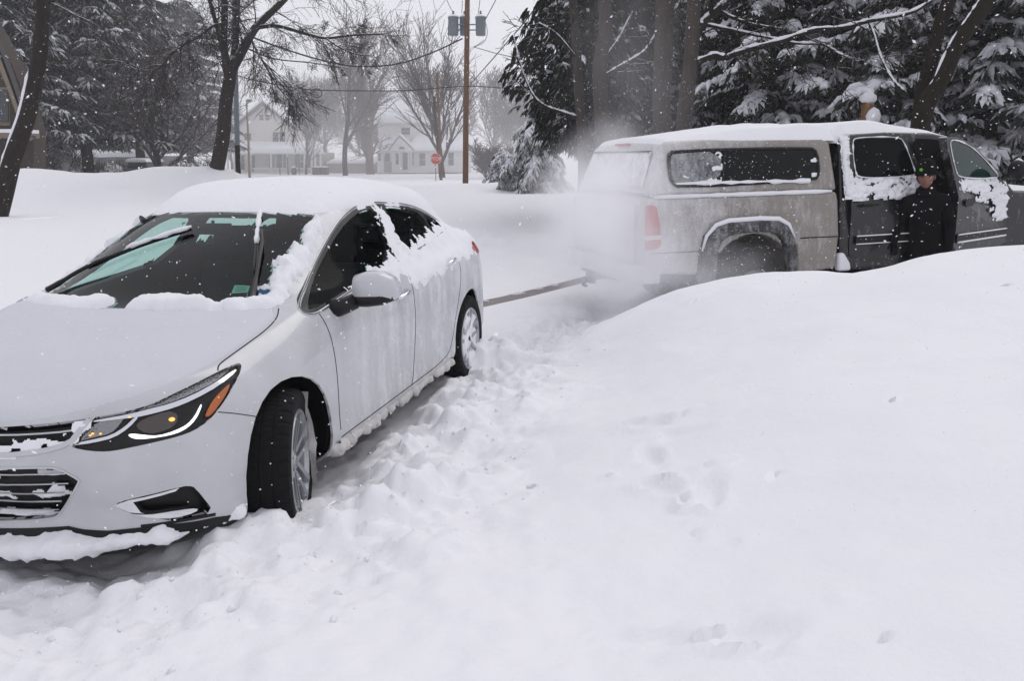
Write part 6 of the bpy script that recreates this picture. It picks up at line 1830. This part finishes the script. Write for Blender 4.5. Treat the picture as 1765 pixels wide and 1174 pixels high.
M_red = mat('stop_red', (.46, .075, .05), .5); M_signw = mat('sign_white', (.75, .75, .75), .5); M_wire = mat('wire_black', (.02, .02, .022), .7); M_lamp = mat('lamp_post_paint', (.24, .17, .11), .7)

class House:
    """local frame: x along the front, y away from the street, z up; built from pixel-measured sizes"""
    def __init__(s, name, label, u, Y, zb=None):
        p = at(u, 290, Y); s.Y = Y; s.x0 = p.x; s.z0 = gz(p.x, Y) if zb is None else zb
        s.o = empty(name, (p.x, Y, s.z0)); tag(s.o, label, 'house')
    def P(s, u, v, dy=0.0):
        q = at(u, v, s.Y); return (q.x - s.x0, dy, q.z - s.z0)
    def face(s, mb, px, dy, th, mi=0):
        poly = [(s.P(u, v)[0], s.P(u, v)[2]) for u, v in px]
        mb.prism(poly, dy, dy + th, lambda a, b, h: (a, h, b), mi)
    def rect(s, mb, u0, v0, u1, v1, dy, th, mi=0): s.face(mb, [(u0, v0), (u1, v0), (u1, v1), (u0, v1)], dy, th, mi)
    def window(s, u0, v0, u1, v1, dy=-.05, parent=None, div=True):
        f = MB(); fr = .55; a = 0.9
        s.rect(f, u0 - fr * a, v0 - fr * a, u1 + fr * a, v1 + fr * a, dy - .03, .08); w = f.build('window', M_trimw, parent or s.o)
        p = MB(); s.rect(p, u0, v0, u1, v1, dy - .05, .03); p.build('pane', M_pane, w)
        if div:
            d = MB(); s.rect(d, u0, (v0 + v1) / 2 - .25, u1, (v0 + v1) / 2 + .25, dy - .06, .02); d.build('sash_bar', M_trimw, w)
        return w
h = House('house', 'pale cream house with steep front gable and long snowy porch roof', 453, 94)
mb = MB(); h.face(mb, [(402, 304), (402, 222), (453, 180), (508, 222), (508, 304)], 0, 9.0); h.wall = mb.build('wall', M_cream, h.o)
mb = MB(); h.face(mb, [(397, 223), (453, 176), (513, 223), (509, 224), (453, 181), (401, 224)], -.4, 9.8); rf = mb.build('roof', M_shingle, h.o)
mb = MB(); h.face(mb, [(396, 222), (452, 175.5), (453, 173), (454, 175.5), (514, 222), (513, 217), (453, 170.5), (397, 217)], -.35, 9.7); mb.build('roof_snow', M_snow, rf)
mb = MB(); h.rect(mb, 486, 172, 492, 196, 4, .8); mb.build('chimney', M_brick, rf)
for q in [(447.5, 197.5, 454.3, 206.7), (458, 197.5, 465, 206.7), (422, 229.5, 433, 241), (470.5, 227.5, 480, 244), (482.5, 227.5, 492, 244)]: h.window(*q)
mb = MB(); h.rect(mb, 404, 262, 562, 265.5, -2.6, 2.6); h.rect(mb, 404, 297, 562, 300, -2.5, 2.5)
po = mb.build('porch', M_white_w, h.o)
mb = MB(); h.rect(mb, 508, 262, 556, 304, .3, 6); mb.build('porch_wall', M_tanw, po)
for u in (405, 443, 478, 505, 534, 546, 552, 561):
    mb = MB(); h.rect(mb, u - 1.4, 265, u + 1.4, 298, -2.5, .22); mb.build('post', M_trimw, po)
mb = MB(); h.rect(mb, 446, 288.5, 562, 290, -2.5, .12)
for k in range(46): h.rect(mb, 447 + k * 2.5, 290, 447.8 + k * 2.5, 297, -2.46, .06)
mb.build('railing', M_trimw, po)
for q in [(416, 268, 422, 292), (430, 268, 440, 296), (464, 266, 472, 289), (477, 266, 486, 290), (489, 266, 497, 289), (518, 266, 540, 289)]:
    h.window(*q, dy=-.05 if q[0] < 508 else .25, parent=po)
vs = []
def roof_slab(H, px_front, px_back, dy0, dy1, th, name, material, parent, bulge=.25):
    mb = MB(); n = 24; m = 6; vs, fs = [], []
    for i in range(n + 1):
        t = i / n
        for j in range(m + 1):
            s_ = j / m
            a = Vector(H.P(px_front[0][0] + (px_front[1][0] - px_front[0][0]) * t, px_front[0][1] + (px_front[1][1] - px_front[0][1]) * t, 0)); a.y = dy0
            b = Vector(H.P(px_back[0][0] + (px_back[1][0] - px_back[0][0]) * t, px_back[0][1] + (px_back[1][1] - px_back[0][1]) * t, 0)); b.y = dy1
            p = a.lerp(b, s_)
            e = min(1, min(t, 1 - t) * 12, s_ * 4 + .25)
            p.z += th * math.sqrt(max(e, 0)) * (1 + .35 * fbm(t * 4, s_ * 2, H.Y, 3)); vs.append(p)
    for i in range(n):
        for j in range(m): fs.append((i * (m + 1) + j, (i + 1) * (m + 1) + j, (i + 1) * (m + 1) + j + 1, i * (m + 1) + j + 1))
    base = len(vs)
    vs += [v - Vector((0, 0, th * 1.1)) for v in vs[::m + 1]]
    for i in range(n): fs.append((i * (m + 1), base + i, base + i + 1, (i + 1) * (m + 1)))
    mb.add(vs, fs); return mb.build(name, material, parent, smooth=True, fix=False)
roof_slab(h, ((402, 261), (566, 261)), ((410, 248), (556, 248)), -2.9, .2, .35, 'porch_snow', M_snow, po)

h2 = House('house', 'white house with gabled entrance, dark door and wide snowy roofs', 720, 92)
mb = MB(); h2.rect(mb, 648, 207, 797, 297, .9, 9); wl2 = mb.build('wall', M_white_w, h2.o)
mb = MB(); h2.rect(mb, 650, 256, 660, 297, 0, 1); h2.rect(mb, 676, 257, 812, 297, -.0, .95); h2.rect(mb, 660, 256, 676, 297, .12, .8); mb.build('front_wall', M_white_w, h2.o)
roof_slab(h2, ((642, 207), (800, 207)), ((648, 160), (792, 156)), .4, 5.5, .45, 'roof_snow', M_snow, wl2)
mb = MB(); h2.rect(mb, 643, 206.5, 799, 210, .42, .5); mb.build('eave', M_tanw, wl2)
mb = MB(); h2.rect(mb, 710, 133, 725, 170, 4.6, 1.0); ch = mb.build('chimney', M_brick, wl2)
mb = MB(); h2.rect(mb, 709.5, 131.5, 725.5, 134, 4.55, 1.1); mb.build('chimney_snow', M_snow, ch)
roof_slab(h2, ((703, 257), (822, 257)), ((715, 232), (812, 234)), -1.3, 1.0, .28, 'porch_snow', M_snow, h2.o)
mb = MB(); h2.rect(mb, 704, 256.5, 820, 260, -1.25, .3)
mb.build('porch_eave', M_trimw, h2.o)
roof_slab(h2, ((646, 257), (684, 257)), ((650, 236), (690, 236)), -.3, 1.0, .2, 'porch_snow', M_snow, h2.o)
mb = MB(); h2.face(mb, [(674, 260), (692, 236), (716, 260)], -1.7, 1.9); gbl = mb.build('entrance_gable', M_trimw, h2.o)
mb = MB(); h2.face(mb, [(671, 260), (691.5, 233.5), (692.5, 233.5), (720, 260), (720, 256), (692, 230), (671, 256)], -1.75, 1.9); mb.build('gable_snow', M_snow, gbl)
mb = MB(); h2.face(mb, [(691, 257)] + [(696 + 5 * math.cos(a), 257 - 4.5 * math.sin(a)) for a in [PI - k * PI / 8 for k in range(1, 8)]] + [(701, 257)], -1.75, .06); mb.build('fan_window', M_pane, gbl)
for u in (680, 691.5, 706.5, 712): 
    mb = MB(); h2.rect(mb, u - .9, 260, u + .9, 293, -1.5, .15); mb.build('column', M_trimw, gbl)
mb = MB(); h2.rect(mb, 694.5, 263, 704, 292, -.08, .1); dr = mb.build('door', M_door, h2.o)
mb = MB(); h2.rect(mb, 696, 265, 702.5, 276, -.11, .05); mb.build('door_window', M_pane, dr)
for q in [(682.5, 264, 688.5, 283), (708.5, 263, 713, 285), (723.5, 264.5, 733, 285), (773, 263, 782, 284.5), (652.5, 264, 656, 277), (690, 219.5, 705, 231), (738, 215, 744, 222), (750, 215, 756, 222)]:
    h2.window(*q, dy=-.05 if q[1] > 240 else .85)
mb = MB(); h2.face(mb, [(663, 278)] + [(667.5 + 4.5 * math.cos(a), 268 - 5 * math.sin(a)) for a in [PI - k * PI / 6 for k in range(0, 7)]] + [(672, 278)], .0, .1); mb.build('arched_window', M_pane, h2.o)
mb = MB(); h2.rect(mb, 662, 279, 675, 297, .02, .1); mb.build('garden_door', M_tanw, h2.o)
mb = MB(); h2.rect(mb, 716, 289, 812, 290.5, -1.2, .1)
for k in range(34): h2.rect(mb, 717 + k * 2.8, 290.5, 717.8 + k * 2.8, 297, -1.15, .05)
mb.build('railing', M_trimw, h2.o)
g_ = House('garage', 'low tan garage wall with snow on top between the two pale houses', 595, 95); g_.o['category'] = 'garage'
mb = MB(); g_.rect(mb, 568, 279, 646, 299, 0, 5); gw = mb.build('wall', M_tanw, g_.o); roof_slab(g_, ((564, 279), (648, 279)), ((564, 273), (648, 273)), -.2, 5, .25, 'roof_snow', M_snow, gw)
# dark half-timbered house at the far left
h3 = House('house', 'dark brown house with curved tan bargeboard at the far left edge', 10, 34)
mb = MB(); h3.face(mb, [(-120, 300), (-120, 140), (-30, 20), (-10, 55), (20, 110), (40, 160), (58, 225), (58, 300)], 0, .9); w3 = mb.build('wall', M_brown, h3.o)
mb = MB(); h3.face(mb, [(-35, 5), (-12, 42), (14, 92), (32, 140), (50, 192), (66, 238), (60, 242), (42, 202), (24, 150), (5, 104), (-20, 58), (-40, 22)], -.5, .25); bb = mb.build('bargeboard', M_beam, h3.o)
mb = MB(); h3.face(mb, [(-38, -2), (-14, 34), (12, 84), (30, 132), (48, 187), (67, 236), (66, 238), (46, 192), (28, 140), (10, 92), (-16, 42), (-40, 6)], -.5, .35); mb.build('roof', M_shingle, w3)
mb = MB(); h3.rect(mb, -60, 150, 18, 216, -.06, .1); wf = mb.build('window', M_beam, h3.o)
for k in range(4):
    mb = MB(); h3.rect(mb, -58 + k * 19.5, 154, -42 + k * 19.5, 210, -.12, .1); mb.build('pane', M_pane, wf)
mb = MB(); h3.rect(mb, -120, 230, 66, 238, -1.2, 1.3); rb = mb.build('porch_beam', M_beam, h3.o)
mb = MB(); h3.rect(mb, -120, 224, 66, 230, -1.25, 1.3); mb.build('porch_snow', M_snow, rb)
# low house with snowy roof
h4 = House('house', 'low house under a thick snow roof behind the left pine trunk', 150, 78)
mb = MB(); h4.rect(mb, 62, 268, 262, 304, 0, 6); w4 = mb.build('wall', mat('grey_siding', (.16, .16, .17), .9), h4.o)
roof_slab(h4, ((56, 267), (268, 267)), ((64, 247), (258, 247)), -.6, 3.2, .3, 'roof_snow', M_snow, w4)
for q in [(84, 274, 96, 288), (120, 274, 134, 292), (186, 274, 200, 288), (222, 274, 234, 288)]: h4.window(*q)
# porch-fronted building behind the evergreens at the right
h5 = House('house', 'dim grey house with thin pale porch posts seen through the evergreens', 1330, 31)
mb = MB(); h5.rect(mb, 1150, 60, 1480, 300, 0, 5); w5 = mb.build('wall', mat('dim_siding', (.13, .14, .15), .9), h5.o)
for u in (1210, 1227, 1246, 1252, 1330, 1345, 1424, 1450):
    mb = MB(); h5.rect(mb, u - 1.2, 120, u + 1.2, 186, -1.5, .12); mb.build('post', M_trimw, h5.o)
mb = MB(); h5.rect(mb, 1180, 184, 1470, 190, -1.7, 1.8); mb.build('porch_ledge', M_snow, h5.o)

def thing_pts(name, label, cat_, Y, u, v):
    b = at(u, v, Y); b.z = gz(b.x, Y); o = empty(name, b); tag(o, label, cat_); return o, b
# utility pole, transformers and wires
YP = 42
up_, b_ = thing_pts('utility_pole', 'brown wooden utility pole carrying grey transformers', 'utility pole', YP, 802, 318)
mb = MB(); mb.tube([Vector((0, 0, -.5)), at(803, 200, YP) - b_, at(805, 60, YP) - b_, at(806, -60, YP) - b_], [.15, .14, .125, .115], 12); mb.build('pole_shaft', M_pole, up_, smooth=True)
for (u, dy) in ((781.5, -.1), (801, .32), (828.5, -.1)):
    c = at(u, 45, YP + dy) - b_
    mb = MB(); mb.lathe([(.0001, -.42), (.22, -.42), (.24, -.38), (.25, .36), (.27, .37), (.27, .42), (.2, .50), (.0001, .53)], 18, tuple(c)); t_ = mb.build('transformer', M_tank, up_, smooth=True)
    mb = MB(); mb.lathe([(.04, .5), (.07, .55), (.04, .58), (.07, .62), (.04, .65), (.06, .70), (.0001, .74)], 10, (c.x, c.y, c.z)); mb.build('bushing', M_galv, t_)
    mb = MB(); p0 = at(805, 40, YP) - b_; mb.tube([Vector((p0.x, 0, c.z + .1)), Vector((c.x, c.y, c.z + .1))], .03, 6); mb.tube([Vector((p0.x, 0, c.z - .15)), Vector((c.x, c.y, c.z - .15))], .03, 6); mb.build('bracket', M_galv, t_)
    mb = MB(); mb.lathe([(.0001, .56), (.15, .55), (.26, .47), (.27, .44)], 14, (c.x, c.y, c.z)); mb.build('snow_cap', M_snow, t_, smooth=True)
for k, (u0, v0, pts) in enumerate([(0, 0, [(797, 0), (796, 22)]), (0, 0, [(762, -20), (776, 12), (783, 22)]), (0, 0, [(824, 25), (826, 10), (829, -20)]), (0, 0, [(836, 34), (840, 55), (834, 72), (818, 80)]), (0, 0, [(773, 34), (773, 62), (778, 70), (792, 68)])]):
    mb = MB(); mb.tube(cat([at(u, v, YP - .1) - b_ for u, v in pts], 5), .014, 4); mb.build('lead_wire', M_wire, up_)
def wire(label, pts, r=.02, n=8):
    P_ = cat([at(u, v, Y) for u, v, Y in pts], n); o = P_[0].copy()
    mb = MB(); mb.tube([p - o for p in P_], r, 5); w = mb.build('overhead_wire', M_wire, None, smooth=True); w.location = o; tag(w, label, 'wire', 'wires on the utility pole'); return w
wire('thick sagging cable from the utility pole down to the street tree', [(797, 66, 42), (745, 90, 41), (687, 109, 40), (618, 114, 39), (550, 102, 37), (465, 75, 35), (405, 50, 34)], .035)
wire('lower level cable crossing the whole gap behind the bare trees', [(405, 128, 36), (431, 136, 37), (482, 146, 38), (533, 154, 39), (620, 156, 40), (707, 155, 41), (803, 148, 42), (891, 153, 34)], .022)
wire('diagonal cable rising from the utility pole to the evergreen top', [(806, 150, 42), (850, 100, 36), (900, 42, 30), (940, -10, 26)], .022)
wire('cable slanting up right from the right transformer', [(836, 34, 42), (854, 0, 40), (875, -45, 38)], .02)
wire('thin cable from the utility pole running right to the evergreens', [(816, 80, 42), (850, 90, 38), (888, 99, 34), (930, 110, 30)], .016)
for lb, (u, v) in (('loop of spare cable hanging near the steel pole', (436, 144)), ('loop of spare cable hanging above the small bare tree', (545, 160))):
    c = at(u, v, 37.5); mb = MB(); mb.tube([Vector((.26 * math.cos(a), 0, .19 * math.sin(a))) for a in [2 * PI * k / 20 for k in range(21)]], .016, 4); w = mb.build('cable_loop', M_wire); w.location = c; tag(w, lb, 'cable loop')
# steel pole next to the street tree
sp_o, b_ = thing_pts('steel_pole', 'tall blue-grey pole with a dark base beside the street tree', 'pole', 36, 410, 306)
mb = MB(); mb.tube([Vector((0, 0, -.3)), at(409, 250, 36) - b_], [.115, .11], 12); mb.build('dark_base', M_bark_clean, sp_o, smooth=True)
mb = MB(); mb.tube([at(409, 250, 36) - b_, at(405, 80, 36) - b_, at(402, -60, 36) - b_], [.108, .10, .09], 12); mb.build('pole_shaft', M_galv, sp_o, smooth=True)
lp, b_ = thing_pts('street_lamp', 'slim tan street lamp in front of the cream gabled house', 'street lamp', 70, 430, 306)
mb = MB(); mb.tube([Vector((0, 0, -.3)), at(428, 240, 70) - b_, at(425, 176, 70) - b_], [.11, .09, .07], 8); mb.build('lamp_post', M_lamp, lp, smooth=True)
mb = MB(); c = at(429, 173, 70) - b_; mb.tube([at(425, 177, 70) - b_, c + Vector((-.1, 0, .05))], .05, 6); mb.lathe([(.0001, .14), (.14, .12), (.27, 0), (.20, -.12), (.0001, -.14)], 14, tuple(c)); mb.build('lamp_head', M_tank, lp, smooth=True)
wp, b_ = thing_pts('wooden_pole', 'thin weathered wooden pole standing in front of the vase-shaped tree', 'pole', 64, 760, 300)
mb = MB(); mb.tube([Vector((0, 0, -.3)), at(757, 210, 64) - b_, at(753, 125, 64) - b_], [.12, .11, .09], 8); mb.build('pole_shaft', M_pole, wp, smooth=True)
# stop sign
st, b_ = thing_pts('stop_sign', 'red octagonal stop sign beside the wooden pole', 'sign', 60, 751, 300)
mb = MB(); mb.tube([Vector((0, .03, -.3)), Vector((0, .03, (at(751, 268, 60) - b_).z))], .03, 6); mb.build('sign_post', M_galv, st)
c = at(751, 273.5, 60) - b_
oc = [(.40 * math.cos(math.radians(22.5 + 45 * k)), .40 * math.sin(math.radians(22.5 + 45 * k))) for k in range(8)]
mb = MB(); mb.prism(oc, 0, .012, lambda u, v, h_: (c.x + u * 1.05, -h_, c.z + v * 1.05)); pl_ = mb.build('sign_border', M_signw, st)
mb = MB(); mb.prism([(a * .94, b * .94) for a, b in oc], .012, .018, lambda u, v, h_: (c.x + u * 1.05, -h_, c.z + v * 1.05)); mb.build('sign_face', M_red, st)
txt = bpy.data.curves.new('sign_text', 'FONT'); txt.body = 'STOP'; txt.size = .36; txt.align_x = 'CENTER'; txt.align_y = 'CENTER'; txt.extrude = .003
to = bpy.data.objects.new('sign_text', txt); COL.objects.link(to)
dg = bpy.context.evaluated_depsgraph_get(); tm = bpy.data.meshes.new_from_object(to.evaluated_get(dg)); bpy.data.objects.remove(to)
tm.transform(Matrix.Translation((c.x, -.024, c.z)) @ Matrix.Rotation(PI / 2, 4, 'X')); tm.materials.clear(); link_mesh('lettering', tm, M_signw, st)
# posts, barrel, brick piers before the cream house
for lb, u, top, m_, r in (('thin brown garden post, left of the dark one', 483, 273, M_pole, .05), ('thin dark garden post next to the brown barrel', 497, 272, M_bark_clean, .06), ('slender grey post right of the barrel', 516.5, 266, M_galv, .05)):
    o, b_ = thing_pts('garden_post', lb, 'post', 84, u, 303); mb = MB(); mb.tube([Vector((0, 0, -.2)), Vector((0, 0, (at(u, top, 84) - b_).z))], r, 7); mb.lathe([(.0001, .10), (r * 1.3, .04), (r * 1.4, 0)], 8, (0, 0, (at(u, top, 84) - b_).z))
    mb.build('post_shaft', m_, o); o['group'] = 'posts in the far front garden'
o, b_ = thing_pts('barrel', 'dark brown barrel capped with snow in the far front garden', 'barrel', 84, 507, 303)
mb = MB(); mb.lathe([(.0001, 0), (.22, 0), (.27, .35), (.22, .72), (.0001, .72)], 16); mb.build('barrel_body', M_brick, o, smooth=True)
mb = MB(); mb.lathe([(.23, .70), (.22, .78), (.1, .85), (.0001, .86)], 14); mb.build('snow_cap', M_snow, o, smooth=True)
for lb, u in (('left brown brick pier with snow at the end of the porch', 546), ('right brown brick pier with snow at the end of the porch', 560)):
    o, b_ = thing_pts('brick_pier', lb, 'brick pier', 85, u, 303); mb = MB(); mb.box((0, 0, .3), (.72, .7, .8)); mb.box((0, 0, .73), (.80, .78, .08)); bevel_obj(mb.build('pier_body', M_brick, o), .03, 2)
    mb = MB(); mb.lathe([(.40, .76), (.38, .84), (.2, .9), (.0001, .92)], 16); mb.build('snow_cap', M_snow, o, smooth=True); o['group'] = 'brick piers at the cream house'
# parked car far left, seen from behind
pc, b_ = thing_pts('parked_car', 'small dark parked car seen from behind, snow heaped on it, beyond the left bank', 'car', 56, 233, 303)
mb = MB(); mb.prism([(-.86, .28), (-.88, .75), (-.80, .92), (.80, .92), (.88, .75), (.86, .28)], 0, 4.1, lambda u, v, h_: (u, h_, v)); bd = bevel_obj(mb.build('body', mat('slate_car_paint', (.05, .06, .075), .35, coat=.4), pc), .06, 3)
mb = MB(); mb.prism([(-.78, .90), (-.62, 1.40), (.62, 1.40), (.78, .90)], .35, 3.0, lambda u, v, h_: (u, h_ + (v - .9) * .35, v)); cb = bevel_obj(mb.build('cabin', bd.data.materials[0], pc), .05, 2)
mb = MB(); mb.prism([(-.66, .98), (-.56, 1.30), (.56, 1.30), (.66, .98)], .33, .36, lambda u, v, h_: (u, h_ + (v - .9) * .35, v)); mb.build('rear_window', M_pane, pc)
mb = MB(); mb.prism([(-.74, 1.36), (-.66, 1.56), (-.3, 1.64), (.3, 1.63), (.66, 1.55), (.74, 1.36)], .30, 3.2, lambda u, v, h_: (u, h_, v)); bevel_obj(mb.build('roof_snow', M_snow, pc), .08, 3)
for s_ in (-1, 1):
    mb = MB(); mb.box((s_ * .76, -.01, .78), (.2, .05, .16)); mb.build('tail_light', M_redlens, pc)
    for y_ in (.75, 3.3):
        mb = MB(); mb.lathe([(.0001, -.1), (.30, -.1), (.32, 0), (.30, .1), (.0001, .1)], 20, (s_ * .76, y_, .30), axis='x'); mb.build('wheel', M_tyre, pc)
# snow-buried shrubs in the left front yard, hedge far right of the pole
def snow_lump(name, label, u, Y, w, hgt, seed):
    p = at(u, 290, Y); z = gz(p.x, Y); o = empty(name, (p.x, Y, z)); tag(o, label, 'shrub')
    rn = random.Random(seed); mb = MB(); vs, fs = [], []; n, m = 26, 12
    for i in range(m + 1):
        for k in range(n):
            a = 2 * PI * k / n; e = i / m; r = w / 2 * math.sin(min(1, e * 1.1) * PI / 2) * (1 + .3 * fbm(math.cos(a) * 1.5, math.sin(a) * 1.5, seed + e, 3))
            vs.append((r * math.cos(a), r * math.sin(a), hgt * math.cos(e * PI / 2) ** .7 * (1 + .2 * fbm(math.cos(a) * 2, math.sin(a) * 2, seed + e * 2, 3)) - (.2 if i == m else 0)))
    for i in range(m):
        for k in range(n): fs.append((i * n + k, (i + 1) * n + k, (i + 1) * n + (k + 1) % n, i * n + (k + 1) % n))
    mb.add(vs, fs); mb.build('snow_cover', M_snow, o, smooth=True)
    mb = MB()
    P1 = dict(BASEP); P1.update(levels=3, n=(0, 5, 4), rmin=.012, bend=.2)
    for k in range(26):
        a = rn.random() * 6.28; grow([mb, mb], Vector((math.cos(a) * w * .25, math.sin(a) * w * .25, 0)), Vector((math.cos(a) * .7, math.sin(a) * .7, 1)).normalized(), hgt * 1.15, .02, 1, P1, rn)
    mb.build('twigs', M_twig, o, fix=False)
snow_lump('snowy_shrub', 'round shrub buried in snow beside the leaning trunk', 66, 48, 1.6, 1.3, 3)
snow_lump('snowy_shrub', 'tall white heap of a shrub left of the straight pine trunk', 104, 50, 2.2, 1.9, 7)
snow_lump('snowy_shrub', 'reddish twiggy shrub under snow right of the low bare tree', 335, 60, 3.2, 1.2, 9)
snow_lump('snowy_shrub', 'small snow-covered shrub right of the straight pine trunk', 195, 56, 1.8, 1.1, 12)
for i, (u, Y, lb) in enumerate([(838, 70, 'hazy twiggy shrub right of the utility pole'), (862, 76, 'pale twiggy shrub farther right of the utility pole')]):
    bare_tree('bare_shrub', lb, gb(u, 0, Y), 1.6, .08, dict(n=(16, 10, 7), start=(.02, .05, .05), ang=(32, 34, 38), ratio=(1.1, .6, .5), rmin=.022), 61 + i, 'bare shrubs right of the pole', (M_twig_far, M_twig_far), cat_='shrub')
# the brown snow-capped stump behind the truck roof
sm, b_ = thing_pts('tree_stump', 'tall reddish-brown broken stump capped with snow behind the pickup roof', 'stump', 13.8, 1490, 240)
zt = (at(1487, 172, 13.8) - b_).z; mb = MB()
n = 16; vs, fs = [], []
for i in range(15):
    z = -.2 + (zt + .2) * i / 14
    for k in range(n):
        a = 2 * PI * k / n; r = (.15 - .004 * i) * (1 + .35 * fbm(math.cos(a) * 1.4, math.sin(a) * 1.4, z * 2.2, 3)); vs.append((r * math.cos(a), r * math.sin(a), z))
for i in range(14):
    for k in range(n): fs.append((i * n + k, i * n + (k + 1) % n, (i + 1) * n + (k + 1) % n, (i + 1) * n + k))
fs.append(tuple(14 * n + k for k in range(n))); mb.add(vs, fs); mb.build('trunk', bark_mat('rotten_red_wood', (.20, .11, .06), 9, snow=(.5, .8, .8)), sm, smooth=True)
mb = MB(); mb.lathe([(.10, -.04), (.135, 0), (.12, .07), (.07, .11), (.0001, .125)], 16, (0, 0, zt)); mb.lathe([(.02, -.14), (.10, -.08), (.12, 0), (.08, .10), (.0001, .15)], 14, (.07, -.09, zt - .26)); mb.build('snow_cap', M_snow, sm, smooth=True)
# ================================================================== falling snow, the spray at the truck's tail, and the haze
M_flake = mat('snowflake', (.88, .88, .92), .8)
mb = MB(); rn = random.Random(99)
vs, fs = [], []
for k in range(13000):
    Y = 2.0 + 26 * rn.random() ** 1.55
    x = (rn.random() * 2 - 1) * (Y * .74 + .6); z = .2 + rn.random() * (1.6 + Y * .26)
    if Y < 3 and abs(x) < .3: continue
    r = .0014 + .0022 * rn.random() ** 3 + .00008 * Y
    d = rand_dir(rn); e = d.orthogonal().normalized(); f = d.cross(e)
    c = Vector((x, Y, z)); i = len(vs)
    st = 1 + rn.random() * 1.2
    vs += [c + d * r * st, c - d * r * st, c + e * r, c - e * r, c + f * r, c - f * r]
    for a in (2, 3):
        for b in (4, 5): fs += [(i, i + a, i + b), (i + 1, i + b, i + a)]
def flake(c, r, st):
    d = rand_dir(rn); e = d.orthogonal().normalized(); f = d.cross(e); i = len(vs)
    vs.extend([c + d * r * st, c - d * r * st, c + e * r, c - e * r, c + f * r, c - f * r])
    for a in (2, 3):
        for b in (4, 5): fs.extend([(i, i + a, i + b), (i + 1, i + b, i + a)])
for k in range(260):       # larger flakes, streaked by the wind
    Y = rn.uniform(1.8, 9); c = Vector((rn.uniform(-1, 1) * Y * .68, Y, rn.uniform(.3, 1.5 + Y * .22))); flake(c, rn.uniform(.0028, .0042), rn.uniform(1.2, 3.2))
for k in range(9000):       # powder flying round the tail and over the cap
    c = Vector((rn.gauss(1.25, .55), rn.gauss(7.75, .55), abs(rn.gauss(.5, .75)) + .15)); flake(c, .0018 + .0022 * rn.random() ** 3, 1.3)
mb.add(vs, fs)
fl = mb.build('falling_snow', M_flake, fix=False); tag(fl, 'snowflakes falling and blowing through the air', None, kind='stuff')

def vol_mat(name, dens, col=(.99, .99, 1.0), aniso=.2, noise_=None):
    m = bpy.data.materials.new(name); m.use_nodes = True; nt = m.node_tree; nt.nodes.clear()
    out = nt.nodes.new('ShaderNodeOutputMaterial'); v = nt.nodes.new('ShaderNodeVolumePrincipled')
    v.inputs['Color'].default_value = (*col, 1); v.inputs['Density'].default_value = dens; v.inputs['Anisotropy'].default_value = aniso
    nt.links.new(v.outputs[0], out.inputs['Volume'])
    return m, nt, v
# wind-blown snow kicked up behind and over the tail of the pickup: soft-edged puffs of real volume
def puff(label, c, rad, dens, sc=1.6, rz=0.0):
    m, nt, v = vol_mat('blown_snow_or_veil', dens)
    tc = nt.nodes.new('ShaderNodeTexCoord'); ln = nt.nodes.new('ShaderNodeVectorMath'); ln.operation = 'LENGTH'; nt.links.new(tc.outputs['Object'], ln.inputs[0])
    n1 = nt.nodes.new('ShaderNodeTexNoise'); n1.inputs['Scale'].default_value = sc; n1.inputs['Detail'].default_value = 3; nt.links.new(tc.outputs['Object'], n1.inputs['Vector'])
    edge = math_n(nt, 'SUBTRACT', 1.0, math_n(nt, 'ADD', ln.outputs['Value'], math_n(nt, 'MULTIPLY', math_n(nt, 'SUBTRACT', n1.outputs[0], .5), 1.3)), clamp=True)
    rim = math_n(nt, 'MULTIPLY', math_n(nt, 'SUBTRACT', 1.0, ln.outputs['Value']), 3.0, clamp=True)
    dn = math_n(nt, 'MULTIPLY', math_n(nt, 'MULTIPLY', math_n(nt, 'MULTIPLY', edge, edge), rim), dens * 1.25)
    nt.links.new(dn, v.inputs['Density'])
    mb = MB(); n, k2 = 20, 12; vs, fs = [], []
    for i in range(k2 + 1):
        for k in range(n):
            th = PI * i / k2; ph = 2 * PI * k / n; vs.append((math.sin(th) * math.cos(ph), math.sin(th) * math.sin(ph), math.cos(th)))
    for i in range(k2):
        for k in range(n): fs.append((i * n + k, (i + 1) * n + k, (i + 1) * n + (k + 1) % n, i * n + (k + 1) % n))
    mb.add(vs, fs); o = mb.build('blowing_snow_or_veil', m); o.location = c; o.scale = rad; o.rotation_euler = (0, 0, rz)
    tag(o, label, None, kind='stuff'); return o
puff('cloud of blown snow over the tailgate of the pickup', (.95, 7.8, 1.0), (1.0, 1.3, 1.15), 4.2)
puff('snow spray thrown up by the rear wheel of the pickup', (1.75, 7.35, .60), (1.1, .6, .5), 1.3)
puff('thin plume of snow drifting up past the trunks', (1.55, 10.6, 2.6), (1.2, 1.2, 2.2), .16)
puff('veil of haze added to whiten the far street', (-14, 78, 4), (55, 34, 17), .019, 2.2)  # extra volume, added only to fade the far houses and trees
hz, nt, v = vol_mat('haze', .0012, (.985, .985, 1.0), 0.0)
mb = MB(); mb.box((0, 180, 11), (620, 560, 27))
hb = mb.build('haze', hz); tag(hb, 'thin falling-snow haze filling the air', None, kind='stuff')
